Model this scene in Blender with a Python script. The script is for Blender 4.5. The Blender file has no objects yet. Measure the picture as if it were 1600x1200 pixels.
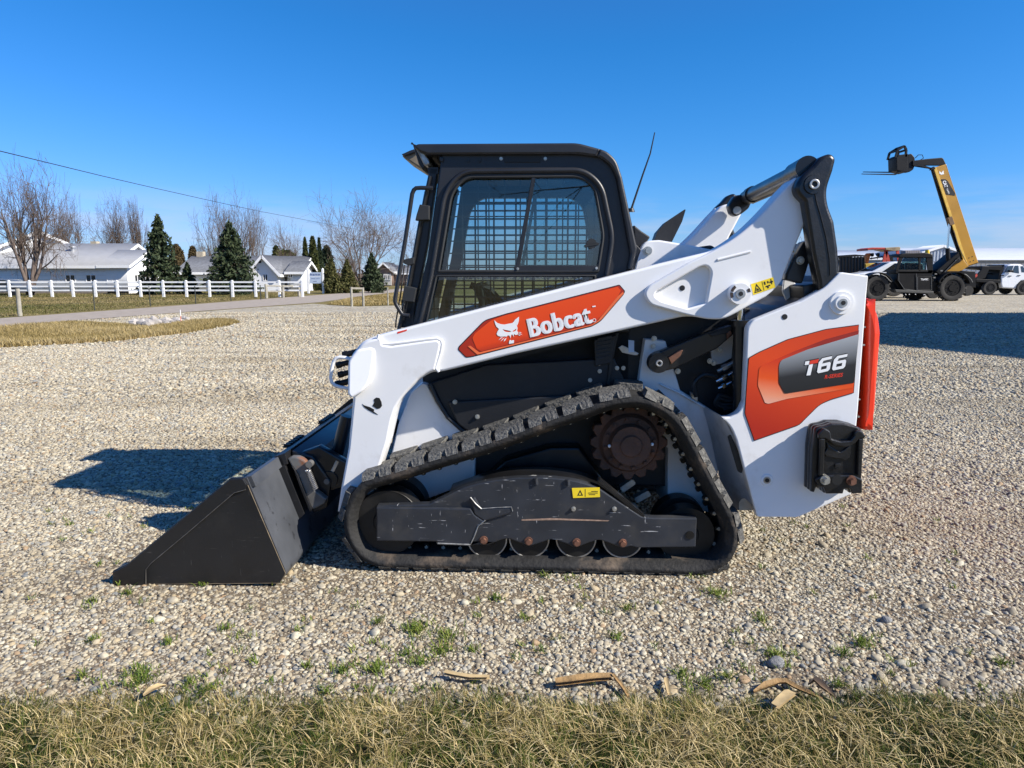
import bpy, bmesh, math, random
import numpy as np
from mathutils import Vector, Matrix, Euler, Quaternion, noise
random.seed(11); np.random.seed(11)
R = math.radians
scene = bpy.context.scene
COL = scene.collection

# ---------------------------------------------------------------- camera, sky, sun, exposure
CAM_H = 1.40                      # eye height of the photographer
FPX = 1109.0                      # focal length in pixels of a 1600 px wide picture
PITCH = math.atan(170.0/FPX)
cam_data = bpy.data.cameras.new('camera')
cam = bpy.data.objects.new('camera', cam_data); COL.objects.link(cam)
cam_data.sensor_fit = 'HORIZONTAL'; cam_data.sensor_width = 36.0
cam_data.lens = FPX/1600*36.0
cam_data.clip_start = 0.05; cam_data.clip_end = 4000
cam.location = (0, 0, CAM_H); cam.rotation_euler = (R(90)-PITCH, 0, 0)
scene.camera = cam

SUN = Vector((2.66, -1.05, 2.05)).normalized()       # direction towards the sun
world = bpy.data.worlds.new('World'); scene.world = world
world.use_nodes = True
wn = world.node_tree.nodes; wl = world.node_tree.links
wn.clear()
w_out = wn.new('ShaderNodeOutputWorld'); w_bg = wn.new('ShaderNodeBackground')
sky = wn.new('ShaderNodeTexSky'); sky.sky_type = 'NISHITA'; sky.sun_disc = False
sky.sun_elevation = math.asin(SUN.z); sky.sun_rotation = math.atan2(SUN.x, SUN.y)
sky.air_density = 1.0; sky.dust_density = 0.25; sky.ozone_density = 1.6; sky.altitude = 100
w_bg.inputs['Strength'].default_value = 0.115
# thin clouds low over the horizon
tc = wn.new('ShaderNodeTexCoord'); sep = wn.new('ShaderNodeSeparateXYZ')
mp = wn.new('ShaderNodeMapping'); mp.inputs['Scale'].default_value = (3.6, 3.6, 26)
nz = wn.new('ShaderNodeTexNoise'); nz.inputs['Scale'].default_value = 1.6; nz.inputs['Detail'].default_value = 7; nz.inputs['Roughness'].default_value = 0.55
cr = wn.new('ShaderNodeValToRGB'); cr.color_ramp.elements[0].position = 0.42; cr.color_ramp.elements[1].position = 0.60
band = wn.new('ShaderNodeValToRGB')
e = band.color_ramp.elements; e[0].position = 0.0; e[0].color = (1, 1, 1, 1); e[1].position = 0.115; e[1].color = (0, 0, 0, 1)
m1 = wn.new('ShaderNodeMath'); m1.operation = 'MULTIPLY'
m2 = wn.new('ShaderNodeMath'); m2.operation = 'MULTIPLY'; m2.inputs[1].default_value = 0.85
mixc = wn.new('ShaderNodeMixRGB'); mixc.inputs[2].default_value = (3.1, 3.6, 4.6, 1)
hsv = wn.new('ShaderNodeHueSaturation'); hsv.inputs['Saturation'].default_value = 1.0; hsv.inputs['Value'].default_value = 1.0
wl.new(tc.outputs['Generated'], mp.inputs['Vector']); wl.new(tc.outputs['Generated'], sep.inputs['Vector'])
wl.new(mp.outputs['Vector'], nz.inputs['Vector']); wl.new(nz.outputs['Fac'], cr.inputs['Fac'])
wl.new(sep.outputs['Z'], band.inputs['Fac'])
wl.new(cr.outputs['Color'], m1.inputs[0]); wl.new(band.outputs['Color'], m1.inputs[1])
wl.new(m1.outputs[0], m2.inputs[0]); wl.new(m2.outputs[0], mixc.inputs[0])
tint = wn.new('ShaderNodeMixRGB'); tint.blend_type = 'MULTIPLY'; tint.inputs[0].default_value = 1; tint.inputs[2].default_value = (0.21, 0.485, 0.89, 1)
wl.new(sky.outputs['Color'], tint.inputs[1]); # the photograph's deep zenith blue: red falls off faster with height than the clear-sky model gives
spr = wn.new('ShaderNodeSeparateColor'); cmb = wn.new('ShaderNodeCombineColor'); pw = wn.new('ShaderNodeMath'); pw.operation = 'POWER'; pw.inputs[1].default_value = 1.9
mu = wn.new('ShaderNodeMath'); mu.operation = 'MULTIPLY'; mu.inputs[1].default_value = 1.27; mn = wn.new('ShaderNodeMath'); mn.operation = 'MINIMUM'; mn.inputs[1].default_value = 2.3
wl.new(tint.outputs['Color'], spr.inputs[0]); wl.new(spr.outputs[0], pw.inputs[0]); wl.new(pw.outputs[0], mu.inputs[0]); wl.new(mu.outputs[0], mn.inputs[0]); mx_ = wn.new('ShaderNodeMath'); mx_.operation = 'MAXIMUM'; mx_.inputs[1].default_value = 0.17; wl.new(mn.outputs[0], mx_.inputs[0]); wl.new(mx_.outputs[0], cmb.inputs[0])
wl.new(spr.outputs[1], cmb.inputs[1]); wl.new(spr.outputs[2], cmb.inputs[2]); wl.new(cmb.outputs[0], hsv.inputs['Color']); wl.new(hsv.outputs['Color'], mixc.inputs[1])
wl.new(mixc.outputs['Color'], w_bg.inputs['Color']); wl.new(w_bg.outputs['Background'], w_out.inputs['Surface'])

sun_data = bpy.data.lights.new('sun', 'SUN'); sun_data.energy = 5.0; sun_data.angle = R(0.53)
sun_data.color = (1.0, 0.935, 0.83)
sun = bpy.data.objects.new('sun', sun_data); COL.objects.link(sun)
sun.rotation_euler = SUN.to_track_quat('Z', 'Y').to_euler(); sun.location = (20, -8, 20)
vs = scene.view_settings
vs.view_transform = 'Standard'; vs.look = 'None'; vs.exposure = 0.70; vs.gamma = 1.0; vs.use_curve_mapping = False
scene.cycles.max_bounces = 7; scene.cycles.transparent_max_bounces = 24
scene.cycles.sample_clamp_indirect = 6

# ---------------------------------------------------------------- helpers: pixels of the photograph -> places in the world
def ray(px, py):
    a = (px-800)/FPX; b = (600-py)/FPX
    return Vector((a, math.cos(PITCH)+b*math.sin(PITCH), -math.sin(PITCH)+b*math.cos(PITCH)))
def at(px, py, Y):
    d = ray(px, py); t = Y/d.y
    return Vector((d.x*t, Y, CAM_H+d.z*t))
def ground(px, py, z=0.0):
    d = ray(px, py); t = (z-CAM_H)/d.z
    return Vector((d.x*t, d.y*t, z))
class Frame:
    """local frame of a thing: origin on the ground, turned by yaw; depth runs away from the camera"""
    def __init__(s, origin, yaw):
        s.m = Matrix.Translation(origin) @ Matrix.Rotation(yaw, 4, 'Z'); s.i = s.m.inverted()
        s.o = s.i @ Vector((0, 0, CAM_H)); s.r = s.i.to_3x3(); s.origin = Vector(origin); s.yaw = yaw
    def P(s, px, py, d):
        v = s.r @ ray(px, py); t = (d-s.o.y)/v.y
        return s.o + v*t
    def L(s, pts, d):
        return [(p.x, p.z) for p in (s.P(q[0], q[1], d) for q in pts)]

# ---------------------------------------------------------------- helpers: materials
def mat(name, col, rough=0.5, metal=0.0, var=0.12, vscale=6.0, col2=None, c2scale=4.0, c2lo=0.52, c2hi=0.7, c2map=(1, 1, 1),
        bump=0.0, bscale=40.0, spec=0.5, coat=0.0, scratch=None, detail=6, rvar=0.12):
    m = bpy.data.materials.new(name); m.use_nodes = True
    n = m.node_tree.nodes; l = m.node_tree.links
    b = n['Principled BSDF']
    b.inputs['Roughness'].default_value = rough; b.inputs['Metallic'].default_value = metal
    b.inputs['Specular IOR Level'].default_value = spec; b.inputs['Coat Weight'].default_value = coat
    b.inputs['Coat Roughness'].default_value = 0.12
    t = n.new('ShaderNodeTexCoord')
    nz = n.new('ShaderNodeTexNoise'); nz.inputs['Scale'].default_value = vscale; nz.inputs['Detail'].default_value = detail
    l.new(t.outputs['Object'], nz.inputs['Vector'])
    r = n.new('ShaderNodeValToRGB'); r.color_ramp.elements[0].position = 0.3; r.color_ramp.elements[1].position = 0.72
    c = Vector(col[:3])
    r.color_ramp.elements[0].color = (*(c*(1-var)), 1); r.color_ramp.elements[1].color = (*[min(1, x) for x in c*(1+var)], 1)
    l.new(nz.outputs['Fac'], r.inputs['Fac'])
    out = r.outputs['Color']
    def layer(out, colr, scale, lo, hi, mapping, dtl=8):
        mp = n.new('ShaderNodeMapping'); mp.inputs['Scale'].default_value = mapping
        l.new(t.outputs['Object'], mp.inputs['Vector'])
        k = n.new('ShaderNodeTexNoise'); k.inputs['Scale'].default_value = scale; k.inputs['Detail'].default_value = dtl; k.inputs['Roughness'].default_value = 0.62
        l.new(mp.outputs['Vector'], k.inputs['Vector'])
        q = n.new('ShaderNodeValToRGB'); q.color_ramp.elements[0].position = lo; q.color_ramp.elements[1].position = hi
        l.new(k.outputs['Fac'], q.inputs['Fac'])
        x = n.new('ShaderNodeMixRGB'); x.inputs[2].default_value = (*colr[:3], 1)
        l.new(q.outputs['Color'], x.inputs[0]); l.new(out, x.inputs[1])
        return x.outputs['Color']
    if col2: out = layer(out, col2, c2scale, c2lo, c2hi, c2map)
    if scratch:
        out = layer(out, scratch, 13, 0.675, 0.71, (.7, 1, 9), 3)
        out = layer(out, scratch, 11, 0.69, 0.725, (9, 1, 1.1), 3)
    l.new(out, b.inputs['Base Color'])
    if rvar:
        rr = n.new('ShaderNodeMapRange'); rr.inputs['To Min'].default_value = max(0.03, rough-rvar); rr.inputs['To Max'].default_value = min(1, rough+rvar)
        l.new(nz.outputs['Fac'], rr.inputs['Value']); l.new(rr.outputs['Result'], b.inputs['Roughness'])
    if bump:
        k = n.new('ShaderNodeTexNoise'); k.inputs['Scale'].default_value = bscale; k.inputs['Detail'].default_value = 5
        l.new(t.outputs['Object'], k.inputs['Vector'])
        bp = n.new('ShaderNodeBump'); bp.inputs['Strength'].default_value = bump; bp.inputs['Distance'].default_value = 0.02
        l.new(k.outputs['Fac'], bp.inputs['Height']); l.new(bp.outputs['Normal'], b.inputs['Normal'])
    return m
def glass(name, tint=(0.5, 0.6, 0.62), dark=0.9, ior=1.45):
    """thin sheet: what lies behind shows through tinted, the surface mirrors by its angle"""
    m = bpy.data.materials.new(name); m.use_nodes = True
    n = m.node_tree.nodes; l = m.node_tree.links; n.clear()
    o = n.new('ShaderNodeOutputMaterial'); t = n.new('ShaderNodeBsdfTransparent'); g = n.new('ShaderNodeBsdfGlossy')
    t.inputs['Color'].default_value = (*[x*dark for x in tint], 1); g.inputs['Roughness'].default_value = 0.01
    # mirror share by angle, the same from either side of the sheet
    lw = n.new('ShaderNodeLayerWeight'); lw.inputs['Blend'].default_value = 0.5
    p5 = n.new('ShaderNodeMath'); p5.operation = 'POWER'; p5.inputs[1].default_value = 5
    r0 = ((ior-1)/(ior+1))**2*1.7; f = n.new('ShaderNodeMath'); f.operation = 'MULTIPLY_ADD'; f.inputs[1].default_value = 1-r0; f.inputs[2].default_value = r0
    l.new(lw.outputs['Facing'], p5.inputs[0]); l.new(p5.outputs[0], f.inputs[0])
    x = n.new('ShaderNodeMixShader')
    l.new(f.outputs[0], x.inputs[0]); l.new(t.outputs[0], x.inputs[1]); l.new(g.outputs[0], x.inputs[2]); l.new(x.outputs[0], o.inputs[0])
    return m

# ---------------------------------------------------------------- helpers: shapes
def rp(pts, r, n=4):
    """round the corners of a polygon; a point may carry its own radius as third value"""
    out = []; N = len(pts)
    for i in range(N):
        p = Vector(pts[i][:2]); a = Vector(pts[i-1][:2]); b = Vector(pts[(i+1) % N][:2])
        rr = pts[i][2] if len(pts[i]) > 2 else r
        u = a-p; v = b-p
        k = min(rr, u.length*0.48, v.length*0.48)
        if k < 1e-5: out.append(tuple(p)); continue
        p0 = p+u.normalized()*k; p1 = p+v.normalized()*k
        for j in range(n+1):
            t = j/n; out.append(tuple(p0*(1-t)**2 + p*2*t*(1-t) + p1*t*t))
    return out
def circ(cx, cy, r, n=24): return [(cx+r*math.cos(2*math.pi*i/n), cy+r*math.sin(2*math.pi*i/n)) for i in range(n)]
UP = Matrix(((1, 0, 0, 0), (0, 0, -1, 0), (0, 1, 0, 0), (0, 0, 0, 1)))      # drawing plane -> upright plane, thickness along depth
class PX(list):
    """outline kept in pixels of the photograph until the depth of the plate that uses it is known"""
    def __init__(s, frame, pts, r): super().__init__(pts); s.frame = frame; s.r = r
    def resolve(s, d):
        q = s.frame.L(s, d); return rp([(a[0], a[1], p[2]) if len(p) > 2 else (a[0], a[1]) for a, p in zip(q, s)], s.r)
class K:
    """collects shapes that become one mesh object"""
    def __init__(s): s.bm = bmesh.new()
    def plate(s, loops, d0, d1, bevel=0.0, mx=None, res=1):
        """outline loops in (x,z), solid from depth d0 to d1; further loops are holes"""
        if isinstance(loops, PX): loops = loops.resolve(min(d0, d1))
        if not isinstance(loops[0][0], (tuple, list, Vector)): loops = [loops]
        cu = bpy.data.curves.new('t', 'CURVE'); cu.dimensions = '2D'; cu.fill_mode = 'BOTH'
        t = abs(d1-d0); bevel = min(bevel, t*0.45)
        cu.extrude = max(t/2-bevel, 0); cu.bevel_depth = bevel; cu.bevel_resolution = res; cu.offset = -bevel
        for lp in loops:
            sp = cu.splines.new('POLY'); sp.points.add(len(lp)-1)
            for q, p in zip(sp.points, lp): q.co = (p[0], p[1], 0, 1)
            sp.use_cyclic_u = True
        ob = bpy.data.objects.new('t', cu); me = bpy.data.meshes.new_from_object(ob)
        me.transform(Matrix.Translation((0, (d0+d1)/2, 0)) @ UP)
        if mx is not None: me.transform(mx)
        s.bm.from_mesh(me)
        bpy.data.objects.remove(ob); bpy.data.curves.remove(cu); bpy.data.meshes.remove(me)
        return s
    def box(s, c, size, rot=None, bevel=0.0):
        m = Matrix.Translation(c) @ (rot.to_4x4() if rot is not None else Matrix.Identity(4)) @ Matrix.Diagonal((*size, 1))
        g = bmesh.ops.create_cube(s.bm, size=1.0, matrix=m)
        if bevel:
            ed = list({e for v in g['verts'] for e in v.link_edges})
            bmesh.ops.bevel(s.bm, geom=ed, offset=bevel, segments=2, affect='EDGES', clamp_overlap=True)
        return s
    def span(s, x0, x1, y0, y1, z0, z1, bevel=0.0):
        return s.box(((x0+x1)/2, (y0+y1)/2, (z0+z1)/2), (abs(x1-x0), abs(y1-y0), abs(z1-z0)), None, bevel)
    def cyl(s, p0, p1, r, r2=None, n=20, caps=True):
        p0 = Vector(p0); p1 = Vector(p1); d = p1-p0
        m = Matrix.Translation((p0+p1)/2) @ d.to_track_quat('Z', 'Y').to_matrix().to_4x4()
        bmesh.ops.create_cone(s.bm, cap_ends=caps, segments=n, radius1=r, radius2=r if r2 is None else r2, depth=d.length, matrix=m)
        return s
    def bar(s, p0, p1, w, h, bevel=0.0):
        p0 = Vector(p0); p1 = Vector(p1); d = p1-p0
        return s.box((p0+p1)/2, (w, h, d.length), d.to_track_quat('Z', 'Y').to_matrix(), bevel)
    def tube(s, pts, r, n=8, closed=False):
        pts = [Vector(p) for p in pts]; N = len(pts); rings = []
        nrm = None
        for i, p in enumerate(pts):
            a = pts[i-1] if (i > 0 or closed) else p; b = pts[(i+1) % N] if (i < N-1 or closed) else p
            t = (b-a).normalized()
            if nrm is None:
                nrm = t.orthogonal().normalized()
            nrm = (nrm-t*nrm.dot(t)).normalized(); bi = t.cross(nrm)
            rr = r[i] if isinstance(r, (list, tuple)) else r
            rings.append([s.bm.verts.new(p+(nrm*math.cos(2*math.pi*k/n)+bi*math.sin(2*math.pi*k/n))*rr) for k in range(n)])
        for i in range(N if closed else N-1):
            A = rings[i]; B = rings[(i+1) % N]
            for k in range(n): s.bm.faces.new((A[k], A[(k+1) % n], B[(k+1) % n], B[k]))
        if not closed:
            s.bm.faces.new(rings[0][::-1]); s.bm.faces.new(rings[-1])
        return s
    def ball(s, c, r, sub=2, scale=(1, 1, 1)):
        bmesh.ops.create_icosphere(s.bm, subdivisions=sub, radius=r, matrix=Matrix.Translation(c) @ Matrix.Diagonal((*scale, 1))); return s
    def quad(s, pts):
        s.bm.faces.new([s.bm.verts.new(p) for p in pts]); return s
    def sheet(s, a, b):
        """faces between two point rows"""
        A = [s.bm.verts.new(p) for p in a]; B = [s.bm.verts.new(p) for p in b]
        for i in range(len(A)-1): s.bm.faces.new((A[i], A[i+1], B[i+1], B[i]))
        return s
    def mesh(s, name, m=None, smooth=38, fix=True):
        if fix: bmesh.ops.recalc_face_normals(s.bm, faces=s.bm.faces[:])
        me = bpy.data.meshes.new(name); s.bm.to_mesh(me); s.bm.free()
        if smooth:
            me.shade_smooth(); me.set_sharp_from_angle(angle=R(smooth))
        if m is not None: me.materials.append(m)
        return me
    def pieces(s, name, m, parent=None, smooth=38):
        """each separate piece becomes an object of its own (touching shells stay together)"""
        bmesh.ops.recalc_face_normals(s.bm, faces=s.bm.faces[:])
        seen = set(); isl = []
        for v in s.bm.verts:
            if v in seen: continue
            st = [v]; seen.add(v); g = []
            while st:
                q = st.pop(); g.append(q)
                for e in q.link_edges:
                    w = e.other_vert(q)
                    if w not in seen: seen.add(w); st.append(w)
            c = [q.co for q in g]; isl.append([g, [min(x[i] for x in c)-.002 for i in range(3)], [max(x[i] for x in c)+.002 for i in range(3)]])
        done = False
        while not done:
            done = True
            for i in range(len(isl)):
                for j in range(i+1, len(isl)):
                    a, b = isl[i], isl[j]
                    if all(a[1][q] < b[2][q] and b[1][q] < a[2][q] for q in range(3)):
                        isl[i] = [a[0]+b[0], [min(x, y) for x, y in zip(a[1], b[1])], [max(x, y) for x, y in zip(a[2], b[2])]]; isl.pop(j); done = False; break
                if not done: break
        out = []
        for g, lo, hi in isl:
            ix = {v: i for i, v in enumerate(g)}; fs = {f for v in g for f in v.link_faces}
            me = bpy.data.meshes.new(name); me.from_pydata([v.co[:] for v in g], [], [[ix[v] for v in f.verts] for f in fs]); me.update()
            if smooth: me.shade_smooth(); me.set_sharp_from_angle(angle=R(smooth))
            if m is not None: me.materials.append(m)
            out.append(link(name, me, parent))
        s.bm.free(); return out
    def done(s, name, m, parent=None, smooth=38, label=None, fix=True):
        return link(name, s.mesh(name, m, smooth, fix), parent, label)
def link(name, me, parent=None, label=None, mx=None):
    o = bpy.data.objects.new(name, me); COL.objects.link(o)
    if parent is not None: o.parent = parent
    if mx is not None: o.matrix_local = mx
    if label: o['label'] = label
    return o
def tag(o, label=None, cat=None, group=None, kind=None):
    if label: o['label'] = label
    if cat: o['category'] = cat
    if group: o['group'] = group
    if kind: o['kind'] = kind
    return o
def thing(name, label, cat, loc=(0, 0, 0), rz=0.0, group=None):
    o = bpy.data.objects.new(name, None); COL.objects.link(o)
    o.empty_display_size = 0.1
    o.location = loc; o.rotation_euler = (0, 0, rz)
    return tag(o, label, cat, group)
def kids(o): return [c for c in bpy.data.objects if c.parent == o]
def np_mesh(name, V, Fq, m=None, attr=None):
    """quads/tris from numpy arrays; attr: per-vertex float called 'tone'"""
    me = bpy.data.meshes.new(name)
    V = np.asarray(V, dtype=np.float32); Fq = np.asarray(Fq, dtype=np.int32)
    me.vertices.add(len(V)); me.vertices.foreach_set('co', V.ravel())
    k = Fq.shape[1]
    me.loops.add(Fq.size); me.loops.foreach_set('vertex_index', Fq.ravel())
    me.polygons.add(len(Fq)); me.polygons.foreach_set('loop_start', np.arange(0, Fq.size, k, dtype=np.int32))
    if attr is not None:
        a = me.attributes.new('tone', 'FLOAT', 'POINT'); a.data.foreach_set('value', np.asarray(attr, dtype=np.float32))
    me.update(calc_edges=True)
    if m is not None: me.materials.append(m)
    return me
def text_into(k, txt, p0, p1, p3, off, bold=0.0, thick=0.0006, shear=0.0, space=1.0):
    """flat lettering stretched so its box runs p0 (lower left) -> p1 (lower right), p0 -> p3 (upper left); off lifts it"""
    cu = bpy.data.curves.new('t', 'FONT'); cu.body = txt; cu.size = 1; cu.offset = bold; cu.shear = shear; cu.space_character = space
    cu.resolution_u = 4
    ob = bpy.data.objects.new('t', cu); me = bpy.data.meshes.new_from_object(ob)
    co = np.empty(len(me.vertices)*3, np.float32); me.vertices.foreach_get('co', co); co = co.reshape(-1, 3)
    lo = co.min(0); hi = co.max(0); u = (co[:, 0]-lo[0])/(hi[0]-lo[0]); v = (co[:, 1]-lo[1])/(hi[1]-lo[1])
    p0 = np.array(p0); e1 = np.array(p1)-p0; e2 = np.array(p3)-p0
    me.vertices.foreach_set('co', (p0+u[:, None]*e1+v[:, None]*e2+np.array(off)).astype(np.float32).ravel())
    k.bm.from_mesh(me)
    bpy.data.objects.remove(ob); bpy.data.curves.remove(cu); bpy.data.meshes.remove(me)
# ---------------------------------------------------------------- materials
WHITE = mat('white_enamel', (0.80, 0.80, 0.80), 0.36, var=0.035, vscale=3, col2=(0.52, 0.49, 0.44), c2scale=5, c2lo=0.60, c2hi=0.95, coat=0.25, rvar=0.08)
WHITE_DIRTY = mat('white_enamel_dusty', (0.70, 0.70, 0.69), 0.5, var=0.06, vscale=4, col2=(0.33, 0.30, 0.26), c2scale=7, c2lo=0.48, c2hi=0.8)
BLACK = mat('black_enamel', (0.010, 0.010, 0.011), 0.34, var=0.3, vscale=5, col2=(0.05, 0.047, 0.042), c2scale=6, c2lo=0.55, c2hi=0.9, coat=0.1)
BLACK_CAST = mat('black_casting', (0.009, 0.009, 0.010), 0.36, var=0.3, vscale=20, bump=0.07, bscale=110, coat=0.15)
CABPAINT = mat('charcoal_cab_paint', (0.017, 0.018, 0.022), 0.42, var=0.15, vscale=5, col2=(0.035, 0.034, 0.034), c2scale=4, c2lo=0.55, c2hi=0.95, bump=0.05, bscale=220)
PANEL = mat('black_plastic_panel', (0.010, 0.0105, 0.0125), 0.50, var=0.25, vscale=4, col2=(0.035, 0.033, 0.030), c2scale=3.5, c2lo=0.55, c2hi=0.95, bump=0.06, bscale=150)
BUCKETP = mat('black_bucket_paint', (0.010, 0.010, 0.011), 0.42, var=0.25, vscale=4, col2=(0.028, 0.026, 0.024), c2scale=5, c2lo=0.56, c2hi=0.9, coat=0.08, bump=0.03, bscale=60, scratch=(0.05, 0.048, 0.045))
BUCKETB = mat('worn_black_bucket_back', (0.060, 0.064, 0.072), 0.36, var=0.3, vscale=5, col2=(0.012, 0.012, 0.013), c2scale=9, c2lo=0.60, c2hi=0.66, coat=0.1)
FRAMEP = mat('scratched_frame_paint', (0.024, 0.027, 0.034), 0.46, var=0.25, vscale=6, col2=(0.06, 0.056, 0.05), c2scale=8, c2lo=0.52, c2hi=0.9, scratch=(0.42, 0.42, 0.42))
RUBBER = mat('dusty_rubber', (0.020, 0.0195, 0.019), 0.75, var=0.3, vscale=12, col2=(0.16, 0.12, 0.085), c2scale=5, c2lo=0.53, c2hi=0.74, bump=0.35, bscale=45, spec=0.3)
LUGR = mat('dusty_tread_rubber', (0.095, 0.093, 0.087), 0.85, var=0.35, vscale=25, col2=(0.17, 0.165, 0.15), c2scale=60, c2lo=0.5, c2hi=0.62, bump=0.8, bscale=70, spec=0.25)
RUST = mat('rusty_steel', (0.085, 0.040, 0.024), 0.72, var=0.35, vscale=9, col2=(0.16, 0.062, 0.028), c2scale=11, c2lo=0.5, c2hi=0.75, bump=0.3, bscale=60)
RUSTB = mat('rusty_bolt', (0.20, 0.095, 0.06), 0.6, 0.4, var=0.3, vscale=30)
STEEL = mat('worn_steel', (0.45, 0.44, 0.42), 0.38, 0.85, var=0.25, vscale=20, rvar=0.15)
CHROME = mat('chrome_rod', (0.75, 0.76, 0.78), 0.12, 1.0, var=0.05, rvar=0.05)
ROLLER = mat('dark_roller_steel', (0.022, 0.021, 0.020), 0.45, 0.5, var=0.3, vscale=12)
ZINC = mat('zinc_bolt', (0.50, 0.49, 0.45), 0.4, 0.8, var=0.2, vscale=40)
RED = mat('red_plastic_door', (0.78, 0.040, 0.012), 0.32, var=0.08, vscale=3, coat=0.3)
YELLOW = mat('yellow_sticker', (0.85, 0.62, 0.02), 0.5, var=0.05)
INK = mat('black_ink', (0.01, 0.01, 0.01), 0.5, var=0.1)
PAPERW = mat('white_print', (0.86, 0.86, 0.85), 0.42, var=0.03)
GREYP = mat('grey_print', (0.55, 0.56, 0.57), 0.45, var=0.05)
DECRED = mat('red_print', (0.72, 0.045, 0.02), 0.4, var=0.05)
SEATM = mat('dark_vinyl', (0.02, 0.021, 0.022), 0.6, var=0.2)
HOSE = mat('hydraulic_hose', (0.012, 0.012, 0.013), 0.5, var=0.2)
GLASS = glass('tinted_window', (0.66, 0.78, 0.79), 0.98, 1.62)
LENS = glass('lamp_lens', (0.85, 0.85, 0.82), 0.85, 1.5)
def print_gradient(name, stops, p0, p1, rough=0.42, coat=0.0):
    """ink that blends between colours along a line of the printed sheet"""
    m = bpy.data.materials.new(name); m.use_nodes = True; n = m.node_tree.nodes; l = m.node_tree.links
    b = n['Principled BSDF']; b.inputs['Roughness'].default_value = rough; b.inputs['Coat Weight'].default_value = coat
    t = n.new('ShaderNodeTexCoord'); p0 = Vector(p0); p1 = Vector(p1); d = p1-p0
    s1 = n.new('ShaderNodeVectorMath'); s1.operation = 'SUBTRACT'; s1.inputs[1].default_value = p0
    s2 = n.new('ShaderNodeVectorMath'); s2.operation = 'DOT_PRODUCT'; s2.inputs[1].default_value = d/d.length_squared
    r = n.new('ShaderNodeValToRGB'); e = r.color_ramp.elements
    while len(e) < len(stops): e.new(0.5)
    for k, (pos, c) in zip(e, stops): k.position = pos; k.color = (*c, 1)
    l.new(t.outputs['Object'], s1.inputs[0]); l.new(s1.outputs[0], s2.inputs[0]); l.new(s2.outputs['Value'], r.inputs['Fac']); l.new(r.outputs['Color'], b.inputs['Base Color'])
    return m
# ---------------------------------------------------------------- ground
def tone_mat(name, stops, rough=0.8, spec=0.2, translucent=0.0, noise_scale=None):
    m = bpy.data.materials.new(name); m.use_nodes = True; n = m.node_tree.nodes; l = m.node_tree.links
    b = n['Principled BSDF']; b.inputs['Roughness'].default_value = rough; b.inputs['Specular IOR Level'].default_value = spec
    a = n.new('ShaderNodeAttribute'); a.attribute_name = 'tone'
    r = n.new('ShaderNodeValToRGB'); e = r.color_ramp.elements
    while len(e) < len(stops): e.new(0.5)
    for k, (p, c) in zip(e, stops): k.position = p; k.color = (*c, 1)
    l.new(a.outputs['Fac'], r.inputs['Fac']); l.new(r.outputs['Color'], b.inputs['Base Color'])
    if translucent:
        t = n.new('ShaderNodeBsdfTranslucent'); x = n.new('ShaderNodeMixShader'); x.inputs[0].default_value = translucent
        l.new(r.outputs['Color'], t.inputs['Color']); l.new(b.outputs[0], x.inputs[1]); l.new(t.outputs[0], x.inputs[2]); l.new(x.outputs[0], n['Material Output'].inputs['Surface'])
    return m
PEB = [(0.0, (0.423, 0.377, 0.278)), (0.14, (0.342, 0.298, 0.214)), (0.26, (0.316, 0.298, 0.252)), (0.36, (0.478, 0.435, 0.335)), (0.52, (0.388, 0.340, 0.248)), (0.63, (0.334, 0.322, 0.282)), (0.72, (0.514, 0.483, 0.382)), (0.81, (0.415, 0.344, 0.226)), (0.86, (0.208, 0.184, 0.143)), (0.94, (0.342, 0.248, 0.156)), (0.97, (0.226, 0.239, 0.239))]
def ramp(n, stops, interp='CONSTANT'):
    r = n.new('ShaderNodeValToRGB'); r.color_ramp.interpolation = interp; e = r.color_ramp.elements
    while len(e) < len(stops): e.new(0.5)
    for k, (p, c) in zip(e, stops): k.position = p; k.color = (*c, 1)
    return r
def gravel_material():
    """far gravel: each cell a pebble with its own colour and a rounded height"""
    m = bpy.data.materials.new('gravel'); m.use_nodes = True; n = m.node_tree.nodes; l = m.node_tree.links
    b = n['Principled BSDF']; b.inputs['Roughness'].default_value = .85; b.inputs['Specular IOR Level'].default_value = .2
    t = n.new('ShaderNodeTexCoord')
    v = n.new('ShaderNodeTexVoronoi'); v.inputs['Scale'].default_value = 13; v.inputs['Randomness'].default_value = 1
    l.new(t.outputs['Object'], v.inputs['Vector'])
    s = n.new('ShaderNodeSeparateColor'); l.new(v.outputs['Color'], s.inputs[0])
    r = ramp(n, PEB); l.new(s.outputs[0], r.inputs['Fac'])
    big = n.new('ShaderNodeTexNoise'); big.inputs['Scale'].default_value = .55; big.inputs['Detail'].default_value = 6
    l.new(t.outputs['Object'], big.inputs['Vector'])
    br = ramp(n, [(0.35, (.86, .84, .82)), (0.65, (1.06, 1.05, 1.03))], 'LINEAR'); l.new(big.outputs['Fac'], br.inputs['Fac'])
    x = n.new('ShaderNodeMixRGB'); x.blend_type = 'MULTIPLY'; x.inputs[0].default_value = 1
    l.new(r.outputs['Color'], x.inputs[1]); l.new(br.outputs['Color'], x.inputs[2]); l.new(x.outputs['Color'], b.inputs['Base Color'])
    bp = n.new('ShaderNodeBump'); bp.inputs['Strength'].default_value = 1.0; bp.inputs['Distance'].default_value = .018; bp.invert = True
    l.new(v.outputs['Distance'], bp.inputs['Height']); l.new(bp.outputs['Normal'], b.inputs['Normal'])
    return m
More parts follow.
